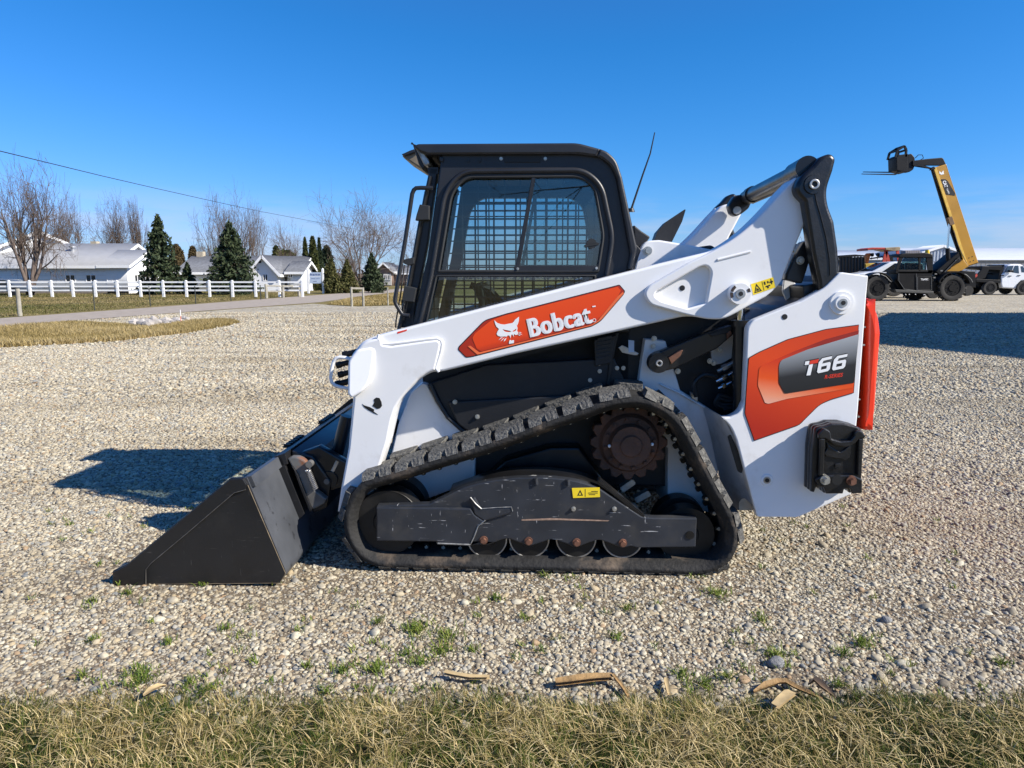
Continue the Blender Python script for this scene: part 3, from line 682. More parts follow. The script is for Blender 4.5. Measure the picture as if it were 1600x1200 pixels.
def six(bl, br, tl):
    def m(u, v): return z4(bl[0]+(br[0]-bl[0])*u+(tl[0]-bl[0])*v, bl[1]+(br[1]-bl[1])*u+(tl[1]-bl[1])*v)
    o = [m(*q) for q in ((.22, 1), (1, 1), (1, .80), (.36, .80), (.30, .62), (.9, .62), (1, .52), (1, .12), (.88, 0), (.12, 0), (0, .12), (0, .78))]
    h = [m(*q) for q in ((.28, .42), (.72, .42), (.72, .20), (.28, .20))]
    return L(o, .043), L(h, .043)
SIX = [six((840, 558), (972, 528), (868, 405)), six((996, 528), (1132, 500), (1026, 380))]
k = K()
for o, h in SIX: k.plate([shrink(o, -.004)], .0424, .0431)
k.plate([shrink(L([z4(*q) for q in ((722, 432), (862, 406), (850, 447), (802, 458), (774, 574), (733, 578), (757, 464), (714, 470))], .043), -.004)], .0424, .0431)
k.done('number_outline', INK, TL)  # printed black outline around the figures
k = K()
for o, h in SIX: k.plate([o, h], .0415, .0423)
k.plate(L([z4(*q) for q in ((722, 432), (765, 425), (757, 464), (714, 470))], .043), .0415, .0423)
k.plate(L([z4(*q) for q in ((760, 466), (802, 458), (774, 574), (733, 578))], .043), .0415, .0423)
k.done('model_number', PAPERW, TL)
k = K(); k.plate(L([z4(*q) for q in ((773, 424), (862, 406), (850, 447), (764, 460))], .043), .0415, .0423); k.done('red_bar', DECRED, TL)
k = K(); text_into(k, 'R-SERIES', P(*z4(922, 614), .0425), P(*z4(1108, 590), .0425), P(*z4(932, 573), .0425), (0, 0, 0), bold=0.02); k.done('series_lettering', DECRED, TL, smooth=0)

# -- counterweights bolted to the tail plate
wt = [(1275, 668, .02), (1290, 666, .02), (1300, 662), (1320, 662), (1345, 668, .02), (1351, 680, .01), (1346, 769, .004), (1328, 771, .003), (1325, 765), (1318, 765), (1316, 771, .003), (1288, 771, .003), (1285, 762), (1276, 762), (1273, 770, .003), (1268, 769, .003), (1270, 700)]
DW = -.055
k = K()
for i, dd in enumerate((.045, .012, -.02)):
    k.plate(LR(wt, DW, .002), dd-.032, dd-.001, .007)
wobj = k.done('counterweight', BLACK_CAST, TL)
fr = lambda pts, r=.004: LR(pts, DW, r)
k = K()
k.plate(fr([(1276, 676, .012), (1285, 667, .012), (1295, 672, .012), (1297, 684), (1310, 688), (1326, 687), (1332, 680), (1333, 672, .012), (1343, 670, .012), (1350, 680), (1348, 684), (1340, 684), (1333, 692, .01), (1318, 698, .01), (1300, 694, .01), (1288, 684), (1276, 684)]), DW-.020, DW+.002, .006)
k.plate(fr([(1272, 748), (1282, 741), (1332, 741), (1345, 748), (1345, 769), (1329, 770), (1326, 762), (1317, 762), (1315, 770), (1289, 770), (1285, 760), (1276, 758)]), DW-.016, DW+.002, .005)
for x0, x1 in ((1278, 1286), (1338, 1345)):
    k.plate(fr([(x0+1, 684), (x1+1, 684), (x1-1, 742), (x0-1, 742)]), DW-.018, DW+.002, .005)
k.done('weight_relief', BLACK_CAST, wobj)
k = K()
k.plate(fr([(1291, 691), (1296, 697), (1304, 702), (1312, 706), (1318, 703), (1326, 696), (1329, 690), (1330, 702), (1327, 714), (1320, 719), (1312, 716), (1305, 716), (1300, 714), (1290, 713), (1287, 708), (1292, 700)]), DW-.007, DW+.002, .003)
k.plate(fr([(1304, 724), (1313, 724), (1312, 730), (1304, 730)]), DW-.006, DW+.002, .002)
text_into(k, 'BOBCAT', P(1288, 738, DW-.001), P(1326, 738, DW-.001), P(1288, 733, DW-.001), (0, 0, 0))
k.done('cast_emblem', BLACK_CAST, wobj)
k = K(); c = P(1308, 750, DW-.016); k.cyl(c+Vector((0, .004, 0)), c+Vector((0, -.0015, 0)), .024, n=24); k.done('weight_hole', INK, wobj)
for q, m_ in (((1288, 749), ZINC), ((1329, 750), RUSTB)):
    k = K(); c = P(*q, DW-.012); k.cyl(c+Vector((0, .03, 0)), c+Vector((0, -.012, 0)), .022, n=20); k.cyl(c+Vector((0, -.012, 0)), c+Vector((0, -.034, 0)), .014, n=6)
    k.done('weight_bolt', m_, wobj)

# -- lift arm (near), mirrored to the far side
AD = .15
arm = [(639, 511), (761, 480), (960, 430), (1080, 400), (1117, 391, .05), (1144, 375, .1), (1170, 354, .1), (1196, 328, .1), (1222, 299), (1244, 276, .03), (1285, 270, .03), (1290, 290, .02), (1259, 346), (1246, 377), (1225, 427, .01), (1222, 438, .01), (1212, 451, .04), (1196, 464), (1170, 478), (1149, 490, .06), (1130, 499, .06), (1107, 499, .06), (1075, 493, .06), (960, 519), (800, 554), (690, 581, .02), (676, 581, .03), (656, 592, .05), (642, 607), (627, 622, .04), (620, 637, .03), (614, 655), (606, 690), (590, 740), (575, 800), (527, 800), (533, 760), (544, 701), (549, 650), (551, 622), (545, 611), (543, 575), (549, 555, .02), (566, 533, .03), (590, 524, .02)]
k = K(); k.plate(LR(arm, AD, .004), AD, AD+.14, .012, res=2)
near_arm = k.done('lift_arm', WHITE, TL)
k = K()      # welded-on knee casting: a step forward of the beam
k.plate(LR([(594, 527), (598, 538), (612, 540), (660, 533), (684, 530, .02), (690, 536, .02), (686, 555), (680, 579), (668, 583, .03), (654, 593), (640, 608), (627, 623, .03), (619, 637), (613, 655), (606, 690), (590, 740), (575, 800), (527, 800), (533, 760), (544, 701), (549, 650), (552, 622), (545, 611), (543, 575), (550, 556, .02), (567, 534, .03)], AD-.02, .004), AD-.022, AD+.02, .012, res=2)
near_knee = k.done('knee_casting', WHITE, TL)
k = K(); k.plate(LR([(556, 547), (577, 543), (584, 546), (584, 560), (581, 587), (577, 600), (568, 611), (551, 621), (545, 615), (543, 565), (549, 555)], AD-.05, .012, 6), AD-.030, AD-.0, .012, res=3)
zt_ = P(560, 545, AD).z; zb_ = P(560, 620, AD).z
for v in k.bm.verts:
    if v.co.y < AD-.01: v.co.y -= .050*(zt_-v.co.z)/(zt_-zb_)      # the face leans, its lower end stands proud
near_pad = k.done('knee_bumper', WHITE, TL)
k = K(); k.tube([P(*q, AD-.012) for q in ((592, 523), (590, 530), (594, 536), (600, 538), (615, 537), (640, 534), (670, 530), (683, 529), (689, 532), (691, 538), (689, 550), (684, 565), (681, 575), (686, 581))], .0075, 8)
k.done('weld_bead', WHITE, TL)
k = K()
rear = [(1006, 459, .02), (1013, 447, .03), (1075, 411), (1117, 391, .05), (1144, 375, .1), (1170, 354, .1), (1196, 328, .1), (1222, 299), (1244, 277), (1259, 330), (1259, 346), (1246, 377), (1225, 427, .01), (1222, 438, .01), (1212, 451, .04), (1196, 464), (1170, 478), (1149, 490, .06), (1130, 499, .06), (1107, 499, .06), (1075, 493, .06), (1015, 476, .03)]
hole = [(1023, 462, .01), (1026, 455, .01), (1091, 418, .01), (1104, 414, .02), (1112, 424, .02), (1103, 474, .004), (1076, 482, .006), (1033, 470, .01)]
k.plate([LR(rear, AD-.03, .004), LR(hole, AD-.03, .006)], AD-.032, AD+.02, .008, res=2)
near_rear = k.done('arm_side_plate', WHITE, TL)
k = K()
a = P(1121, 406, AD-.031); b = P(1172, 393, AD-.031); k.tube([a+(b-a)*t for t in (0, .25, .5, .75, 1)], .0065, 8)
a = P(1052, 424, AD-.031); b = P(1110, 396, AD-.031)
k.done('stiffener_bead', WHITE, TL)
for o in (near_arm, near_knee, near_rear): far(o)
# pins on the near arm
AP = AD-.032
k = K(); c = P(1157, 459, AP-.05); k.cyl((c.x, AP+.01, c.z), (c.x, AP-.05, c.z), .047, n=40); k.done('pin_boss', WHITE, TL)
k = K(); k.cyl((c.x, AP-.049, c.z), (c.x, AP-.056, c.z), .0215, n=28); k.pieces('pin_ring', STEEL, TL)
k = K(); k.cyl((c.x, AP-.055, c.z), (c.x, AP-.0575, c.z), .011, n=6)
c2 = P(1066, 450, AD-.001); k.cyl((c2.x, AD+.002, c2.z), (c2.x, AD-.002, c2.z), .0125, n=20)
k.pieces('bolt_hole', INK, TL)
k = K()
for a0, a1, q in ((2.2, 2.9, .04), (3.0, 3.6, .041), (.2, .6, .042)):
    pts = [(c.x+.046*math.cos(a0+(a1-a0)*t/5), c.z+.046*math.sin(a0+(a1-a0)*t/5)) for t in range(6)] + [(c.x+.033*math.cos(a1-(a1-a0)*t/5), c.z+.033*math.sin(a1-(a1-a0)*t/5)) for t in range(6)]
    k.plate(pts, AP-.0515, AP-.0505)
k.pieces('chipped_paint', mat('bare_metal_chip', (0.05, 0.035, 0.03), .5), TL)
# warning label
lab = [(1173, 444), (1208, 433), (1211.5, 449), (1177, 461)]
k = K(); k.plate(L(lab, AP), AP-.0015, AP-.0003); wl_ = k.done('warning_label', YELLOW, TL)
def lp(u, v, q=lab, d=None):
    a = Vector(q[3])+(Vector(q[2])-Vector(q[3]))*u; b = Vector(q[0])+(Vector(q[1])-Vector(q[0]))*u
    r_ = a+(b-a)*v; return (r_.x, r_.y)
k = K()
k.plate([L([lp(.06, .12), lp(.40, .12), lp(.23, .90)], AP), L([lp(.12, .20), lp(.34, .20), lp(.23, .72)], AP)], AP-.0022, AP-.0016)
k.plate(L([lp(.17, .24), lp(.30, .24), lp(.26, .40), (lp(.20, .5))], AP), AP-.0022, AP-.0016)
k.plate(L([lp(.485, .08), lp(.50, .08), lp(.50, .92), lp(.485, .92)], AP), AP-.0022, AP-.0016)
for u0, v0, u1, v1 in ((.56, .55, .62, .85), (.60, .30, .80, .42), (.66, .15, .72, .35), (.80, .55, .95, .70), (.86, .4, .9, .9), (.70, .6, .76, .8)):
    k.plate(L([lp(u0, v0), lp(u1, v0), lp(u1, v1), lp(u0, v1)], AP), AP-.0022, AP-.0016)
k.done('label_print', INK, wl_)
# black decals on the knee: a hole's darkness painted flat, beside arrow marks
k = K()
k.plate(LR([(584, 624), (588, 621), (593, 622), (596, 628), (597, 634), (594, 638), (589, 639), (585, 636), (582, 634), (585, 629)], AD-.0225, .002), AD-.0236, AD-.0222)
k.plate(LR([(566, 631), (570, 634), (580, 640), (591, 648), (585, 646), (576, 641), (569, 636)], AD-.0225, .001), AD-.0236, AD-.0222)
k.plate(LR([(568, 633), (578, 636), (585, 640), (584, 643), (576, 640)], AD-.0225, .001), AD-.0236, AD-.0222)
k.pieces('hole_arrow_mark', INK, TL)
k = K(); k.plate(L([(621, 518.5), (636, 514.5), (635.5, 517), (621, 521.5)], AD), AD-.001, AD-.0002); k.done('red_sticker', DECRED, TL)
# brand decal on the arm
db = LR([(715, 546, .008), (717, 541), (757, 500, .02), (790, 490), (968, 444.5, .006), (977, 455, .006), (974, 461), (938, 503, .02), (925, 510), (737, 558, .012), (728, 559, .008)], AD, .006)
k = K(); k.plate(db, AD-.0012, AD-.0001); k.done('decal_border', INK, TL)
BD = AD-.0013
grad = print_gradient('orange_arm_print', [(0, (0.16, 0.012, 0.006)), (0.14, (0.45, 0.032, 0.008)), (0.32, (0.77, 0.056, 0.005)), (1, (0.82, 0.072, 0.005))], P(850, 534, AD), P(836, 478, AD))
k = K(); k.plate(shrink(db, .0045), BD-.0012, BD); k.done('arm_decal', mat('dark_orange_print', (0.38, 0.022, 0.006), .4, var=.15), TL, smooth=0)
k = K(); k.plate(LR([(738, 528), (742, 521), (768, 500, .02), (790, 492.5), (965, 448, .003), (970, 454, .005), (966, 462), (934, 500, .02), (920, 507), (752, 549, .008), (745, 545, .006)], AD, .006), BD-.0024, BD-.0013); k.done('decal_field', grad, TL, smooth=0)
k = K(); k.plate(LR([(731, 541), (735, 540), (749, 550.5), (925, 507), (934, 501), (965, 463), (973, 456), (975, 458), (938, 501, .02), (925, 508.5), (746, 554)], AD, .002), BD-.0030, BD-.0025); k.done('decal_highlight', mat('light_orange_print', (0.85, 0.16, 0.05), .4, var=.08), TL, smooth=0)
def z5(x, y): return (700+x/5.333, 430+y/5.333)
TXD = BD-.0034
k = K()
for i_, sh in enumerate((-9, -6, -3, 0, 3, 6, 9)):
    text_into(k, 'Bobcat', P(*z5(695+sh, 519-sh*.24), TXD), P(*z5(1199+sh, 399-sh*.24), TXD), P(*z5(661+sh, 366-sh*.24), TXD), (0, -.00013*i_-.00105, 0), bold=0.009, space=1.12)
k.bm.normal_update(); k.done('brand_lettering', PAPERW, TL, smooth=0, fix=False)
head = [(385, 375), (396, 384), (412, 398), (440, 408), (470, 411), (505, 404), (535, 399), (548, 388), (558, 372), (592, 345), (590, 380), (583, 405), (574, 422), (580, 440), (576, 462), (586, 482), (578, 496), (562, 498), (552, 490), (547, 500), (550, 516), (540, 500), (534, 492), (526, 500), (521, 528), (514, 505), (500, 500), (488, 512), (470, 510), (440, 512), (416, 505), (405, 490), (412, 470), (425, 448), (405, 430), (393, 405)]
ho = [[(452, 449), (480, 456), (512, 462), (530, 470), (506, 474), (480, 472), (468, 464)], [(538, 466), (552, 456), (570, 445), (566, 460), (552, 468), (541, 472)]]
k = K()
k.plate([L([z5(*q) for q in head], TXD)]+[L([z5(*q) for q in h], TXD) for h in ho], TXD-.0006, TXD)
k.done('cat_head_emblem', PAPERW, TL, smooth=0)
k = K()
k.plate(L([z5(*q) for q in ((510, 547), (520, 538), (530, 546), (540, 540), (550, 542), (549, 566), (508, 572))], TXD), TXD-.0006, TXD)
for w in (((462, 513), (440, 520), (420, 542), (440, 528)), ((474, 516), (455, 530), (436, 552), (458, 536)), ((488, 520), (472, 532), (462, 555), (480, 540)), ((586, 474), (600, 474), (617, 482), (600, 480)), ((586, 484), (602, 486), (619, 498), (600, 492)), ((582, 492), (595, 496), (604, 505), (592, 502))):
    k.plate(L([z5(*q) for q in w], TXD), TXD-.0006, TXD)
k.pieces('emblem_whisker', PAPERW, TL, smooth=0)
k = K(); c = P(*z5(1219, 376), TXD); ring = circ(c.x, c.z, .0085, 20)
k.plate([ring, circ(c.x, c.z, .006, 20)], TXD-.0006, TXD)
for q in (((1202, 257), (1230, 253), (1231, 263), (1204, 267)),): k.plate(L([z5(*t) for t in q], TXD), TXD-.0006, TXD)
k.pieces('trademark_print', PAPERW, TL, smooth=0)
# front grab loop and quick couplers on the knee
k = K(); k.tube([P(*q, AD+.03) for q in ((550, 562), (540, 559), (531, 558), (525, 560), (521, 566), (518, 578), (516.5, 590), (518, 597), (523, 602), (532, 605), (545, 607))], .0085, 10); k.done('guard_loop', WHITE, TL)
k = K()
for x, y, r in ((545, 552, .014), (535, 568, .013), (538, 583, .013), (534, 598, .015)):
    a = P(x-9, y+3, AD+.09); b = P(x+14, y-3, AD+.09); k.cyl(a, b, r, n=14); k.cyl(a, a+(b-a)*.3, r*1.25, n=14)
k.pieces('hose_coupler', ROLLER, TL)

# -- rear links, torque tube
link_ = [(1243, 292, .03), (1252, 275, .03), (1270, 259), (1283, 244, .02), (1299, 239, .03), (1307, 247, .02), (1302, 267), (1292, 296, .06), (1294, 320, .06), (1304, 346), (1310, 388), (1313, 430), (1300, 462), (1282, 470), (1279, 440), (1270, 398), (1262, 346), (1257, 315), (1246, 304, .02)]
k = K(); k.plate(LR(link_, .06, .004), .06, .145, .016, res=2); rl = k.done('rear_link', BLACK_CAST, TL); far(rl)
k = K()
seam = [P(*q, .0585) for q in ((1273, 300), (1276, 316), (1283, 340), (1291, 372), (1296, 405), (1297, 430))]; k.tube(seam, .0025, 6)
k.done('casting_seam', BLACK_CAST, TL)
k = K(); c = P(1272, 288, .05); k.cyl((c.x, .075, c.z), (c.x, .052, c.z), .046, .040, 32); k.done('link_boss', BLACK_CAST, TL)
k = K(); k.plate([circ(c.x, c.z, .022), circ(c.x, c.z, .012)], .042, .054, .002); k.pieces('pin_ring', STEEL, TL)
k = K(); k.cyl((c.x, .056, c.z), (c.x, .050, c.z), .012, n=6); k.pieces('bolt_hole', INK, TL)
k = K()
a = P(1262, 262, .12); b = P(1165, 309, 1.38)
k.cyl(a+(b-a)*.0, a+(b-a)*.16, .052, .050, 28); k.cyl(a+(b-a)*.16, b, .040, n=28)
k.cyl(a+(b-a)*.84, a+(b-a)*.90, .048, n=28)
k.tube([a+Vector((.02, -.04, -.035))+(b-a)*t for t in (.1, .4, .7, .95)], .012, 8)
k.done('torque_tube', BLACK, TL)
k = K(); k.plate(LR([(1136, 322), (1146, 306, .02), (1166, 304), (1174, 312), (1168, 326), (1158, 334), (1148, 339, .02), (1140, 335, .02)], 1.36, .01), 1.33, 1.40, .008); k.done('tube_bracket', BLACK_CAST, TL)
k = K(); c = P(1151, 329, 1.33); k.cyl((c.x, 1.34, c.z), (c.x, 1.315, c.z), .024, n=20); k.done('bracket_pin', STEEL, TL)
# brackets between arm and link
k = K()
k.plate(LR([(1254, 378), (1268, 374), (1272, 382), (1256, 432), (1252, 443), (1228, 437), (1230, 428), (1244, 395)], .18, .006), .17, .24, .004)
k.plate(LR([(1228, 424), (1250, 380), (1256, 384), (1236, 432)], .26, .004), .25, .5, .004)
k.done('stop_bracket', BLACK, TL)
k = K(); bolt_into(k, P(1250, 407, .168), .014, .018); bolt_into(k, P(1241, 392, .168), .007, .01); k.pieces('stop_bolt', ZINC, TL)
k = K(); k.plate(LR([(1224, 436), (1240, 440), (1250, 456), (1252, 472), (1244, 480), (1230, 474), (1222, 455)], .32, .01), .31, .33, .003); k.done('inner_plate', WHITE, TL)
k = K(); k.plate(LR([(1246, 446), (1275, 440), (1300, 452), (1296, 500), (1250, 500)], .2, .01), .13, 1.5, .004); k.done('rear_crossmember', BLACK, TL)
k = K(); k.plate(LR([(1160, 505), (1200, 485), (1260, 470), (1262, 480), (1200, 505), (1165, 520)], .2, .006), .16, 1.5, .004); k.done('upper_crossmember', BLACK, TL)

# -- lower control link, lift cylinder, hoses
k = K()
k.plate(LR([(1014, 566, .03), (1022, 552, .03), (1035, 548), (1115, 516), (1143, 508, .01), (1146, 523, .01), (1120, 545), (1052, 577, .02), (1030, 582, .03), (1017, 577, .03)], .25, .01), .25, .31, .006)
k.done('control_link', BLACK, TL)
k = K(); k.plate(LR([(1108, 522), (1140, 509), (1144, 512), (1141, 519), (1112, 526)], .245, .002), .238, .249, .003)
k.done('link_flange', PANEL, TL)
k = K(); k.plate(LR([(1044, 559), (1063, 546), (1067, 547), (1063, 556), (1049, 569)], .24, .002), .236, .249, .003); k.plate(LR([(1135, 521), (1141, 516), (1144, 521), (1136, 530)], .24, .002), .236, .249, .003); k.pieces('rusty_edge', RUSTB, TL)
k = K(); c = P(1029, 567, .225); k.cyl((c.x, .26, c.z), (c.x, .215, c.z), .052, .048, 36); k.done('link_boss', BLACK_CAST, TL)
k = K(); k.plate([circ(c.x, c.z, .0165), circ(c.x, c.z, .008)], .203, .217, .002); k.pieces('pin_ring', STEEL, TL)
k = K(); k.cyl((c.x, .216, c.z), (c.x, .211, c.z), .009, n=6); k.pieces('bolt_hole', INK, TL)
k = K()
for q in ((1022, 529), (1021, 541), (1059, 580), (1109, 564), (1115, 567), (1125, 547)): bolt_into(k, P(*q, .34), .010, .012)
k.pieces('frame_bolt', ZINC, TL)
k = K(); k.cyl(P(1156, 466, .19), P(1157, 503, .19), .0195, n=24); k.done('cylinder_rod', CHROME, TL)
k = K(); a = P(1158, 500, .20); b = P(1157, 660, .20); k.cyl(a, b, .036, n=28); k.cyl(a, a+(b-a)*.06, .046, n=28); k.done('lift_cylinder', BLACK, TL)
k = K(); k.plate(LR([(1110, 540), (1150, 520), (1150, 555), (1126, 568), (1112, 570)], .41, .01), .40, .42, .002); k.done('inner_white_plate', WHITE, TL)
for x, y, x2, y2 in ((1121, 580, 1146, 567), (1119, 596, 1150, 581), (1122, 607, 1143, 598)):
    k = K(); a = P(x, y, .30); b = P(x2, y2, .30); k.cyl(a, a+(b-a)*.3, .009, n=12); k.cyl(a+(b-a)*.3, a+(b-a)*.6, .016, n=6); k.cyl(a+(b-a)*.6, b, .0125, n=12); k.done('hose_fitting', CHROME if y != 580 else STEEL, TL)
for pts in (((1146, 567), (1158, 562), (1162, 575), (1152, 600), (1160, 620)), ((1150, 581), (1162, 578), (1165, 600), (1150, 622), (1124, 618), (1126, 632), (1156, 630)), ((1143, 598), (1155, 598), (1160, 612), (1140, 626), (1122, 622), (1122, 634), (1160, 640)), ((1120, 590), (1100, 586), (1085, 600), (1088, 620)), ((1130, 640), (1160, 632), (1166, 610))):
    k = K(); q = [P(*p, .30) for p in pts]; sm = []
    for i in range(len(q)-1):
        p0 = q[max(i-1, 0)]; p1 = q[i]; p2 = q[i+1]; p3 = q[min(i+2, len(q)-1)]
        for t in (0, .25, .5, .75): sm.append(.5*((2*p1)+(p2-p0)*t+(2*p0-5*p1+4*p2-p3)*t*t+(3*p1-p0-3*p2+p3)*t**3))
    sm.append(q[-1]); k.tube(sm, .012, 8); k.done('hydraulic_hose', HOSE, TL)
k = K(); k.plate(LR([(1078, 612), (1090, 616), (1090, 628), (1080, 622)], .34, .003), .33, .36, .003); k.done('small_bracket', STEEL, TL)

# -- upper engine cover, scoop, antenna
k = K(); k.plate(LR([(986, 440), (992, 418), (996, 400), (1004, 382, .02), (1012, 376, .02), (1030, 375), (1078, 383), (1118, 391), (1118, 460), (986, 470)], .40, .006), .40, WID-.40, .008); k.done('engine_cover', WHITE, TL)
k = K(); bolt_into(k, P(1012, 392, .398), .016, .02); k.done('cover_bolt', ZINC, TL)
k = K(); k.plate(LR([(988, 352), (1000, 362), (1014, 371), (1006, 382), (998, 396), (990, 392)], .5, .01), .45, 1.2, .006); k.plate(LR([(1090, 386), (1105, 384), (1122, 394), (1095, 398)], .5, .01), .42, 1.3, .004); k.done('rear_cowl', PANEL, TL)
k = K()
sc = [(1022, 376), (1027, 362), (1040, 347), (1070, 327)]; sb = [(1049, 378), (1055, 366), (1065, 346), (1070.5, 328)]
for a, b in ((0, 0),):
    A = [P(*q, .78) for q in sc]; B = [P(*q, .78) for q in sb]; C2 = [p+Vector((.01, .16, .0)) for p in A]
    k.sheet(A, B); k.sheet(C2, A)
    k.sheet([p+Vector((0.004, .006, 0)) for p in B], [p+Vector((0.004, .006, 0)) for p in A])
k.done('exhaust_scoop', PANEL, TL, fix=False)
k = K(); b0 = P(986, 331, 1.0); k.cyl(b0, b0+Vector((.0, 0, .02)), .022, .014, 14); k.tube([b0, P(988, 322, 1.0), P(1004, 274, 1.0), P(1016, 240, 1.0), P(1023, 207, 1.0)], [.010, .006, .005, .004, .003], 8); k.done('antenna', HOSE, TL)
# -- tracks
inner_px = [(606, 870), (660, 871.5), (730, 873), (800, 874.5), (880, 876), (960, 878), (1040, 880), (1085, 881), (1112, 876), (1129, 862), (1135, 842), (1131, 822), (1119, 797), (1104, 770), (1087, 737), (1072, 708), (1056, 679), (1041, 661), (1022, 648), (1000, 641), (975, 641), (950, 646), (910, 660), (860, 677), (800, 700), (740, 720), (690, 735), (640, 751), (606, 761), (580, 769), (566, 782), (557, 802), (555.5, 822), (561, 842), (573, 859), (588, 867)]
kp = [Vector((a[0], a[1])) for a in L(inner_px, 0)]
dense = []
NK = len(kp)
for i in range(NK):
    p0, p1, p2, p3 = kp[i-1], kp[i], kp[(i+1) % NK], kp[(i+2) % NK]
    for j in range(12):
        t = j/12
        dense.append(.5*((2*p1)+(p2-p0)*t+(2*p0-5*p1+4*p2-p3)*t*t+(3*p1-p0-3*p2+p3)*t**3))
seg = [0.0]
for i in range(len(dense)): seg.append(seg[-1]+(dense[(i+1) % len(dense)]-dense[i]).length)
PER = seg[-1]
import bisect
def along(s):
    s %= PER; i = min(bisect.bisect_right(seg, s)-1, len(dense)-1)
    t = (s-seg[i])/max(seg[i+1]-seg[i], 1e-9)
    return dense[i]*(1-t)+dense[(i+1) % len(dense)]*t
def frame_at(s):
    p = along(s); t = (along(s+.02)-along(s-.02)).normalized()
    return p, t, Vector((t.y, -t.x))               # position, direction, outward normal (path runs clockwise seen from the near side... checked below)
cen = sum(dense, Vector((0, 0)))/len(dense)
p_, t_, n_ = frame_at(0.3)
SGN = 1 if n_.dot(p_-cen) > 0 else -1
TW = .42; TC = .058
cs = [(0.0, .050), (.030, .003), (.040, 0), (TC, .010), (TC, TW-.014), (.030, TW), (.012, TW), (0.0, TW-.004)]
def track(y0, parent_name, prow):
    k = K(); NS = 220; rings = []
    for i in range(NS):
        p, t, n = frame_at(PER*i/NS); n = n*SGN
        rings.append([k.bm.verts.new((p.x+n.x*o, y0+w, p.y+n.y*o)) for o, w in cs])
    for i in range(NS):
        A = rings[i]; B = rings[(i+1) % NS]
        for j in range(len(cs)): k.bm.faces.new((A[j], A[(j+1) % len(cs)], B[(j+1) % len(cs)], B[j]))
    tr = k.done('track', RUBBER, TL, smooth=50)
    # tread lugs: two rows of C shaped blocks half a pitch apart
    NL = int(round(PER/.166)); pitch = PER/NL
    h = .027
    def lug_mesh(flip):
        k = K()
        q = [(-.072, .004), (-.014, .004), (-.009, .028), (.009, .028), (.014, .004), (.072, .004), (.070, .12), (.054, .20), (-.054, .20), (-.070, .12)]
        top = [(x*.95, .030 + (.004 if i_ in (2, 3) else w)*.85) for i_, (x, w) in enumerate(q)]
        if flip: q = [(x, TW-w) for x, w in q]; top = [(x, TW-w) for x, w in top]
        A = [k.bm.verts.new((x, w, -.004)) for x, w in q]; B = [k.bm.verts.new((x, w, h)) for x, w in top]
        N = len(q)
        for i in range(N): k.bm.faces.new((A[i], A[(i+1) % N], B[(i+1) % N], B[i]))
        k.bm.faces.new(B); k.bm.faces.new(A[::-1])
        return k.mesh('tread_lug', LUGR, smooth=0)
    ma, mb = lug_mesh(False), lug_mesh(True)
    for i in range(NL):
        for me, ph in ((ma, 0.0), (mb, .5)):
            p, t, n = frame_at((i+ph+.15)*pitch); n = n*SGN
            X = Vector((t.x, 0, t.y)); Z = Vector((n.x, 0, n.y)); Y = Z.cross(X)
            if Y.y < 0: X = -X; Y = Z.cross(X)
            m = Matrix((X, Y, Z)).transposed().to_4x4(); m.translation = Vector((p.x+n.x*TC, y0, p.y+n.y*TC))
            link('tread_lug', me, tr, mx=m)
    k = K()
    ND = int(round(PER/.083))
    for i in range(ND):
        p, t, n = frame_at(PER*i/ND); n = n*SGN
        rot = Matrix(((t.x, 0, -n.x), (0, 1, 0), (t.y, 0, -n.y))); 
        c_ = Vector((p.x-n.x*.008, 0, p.y-n.y*.008))
        for w in (.135, .285): k.box((c_.x, y0+w, c_.z), (.022, .035, .030), rot, .004)
    dl = k.done('drive_lug', ROLLER, tr); dl['kind'] = 'stuff'
    k = K()
    for i in range(ND):
        p, t, n = frame_at(PER*i/ND); n = n*SGN; rot = Matrix(((t.x, 0, -n.x), (0, 1, 0), (t.y, 0, -n.y)))
        c_ = Vector((p.x-n.x*.006, 0, p.y-n.y*.006)); k.box((c_.x, y0+.115, c_.z), (.017, .012, .020), rot, .005)
    k.done('metal_insert', ZINC, tr)['kind'] = 'stuff'
    return tr
near_track = track(0.0, 'track', 0)
far_track = track(WID-TW, 'track', 0)

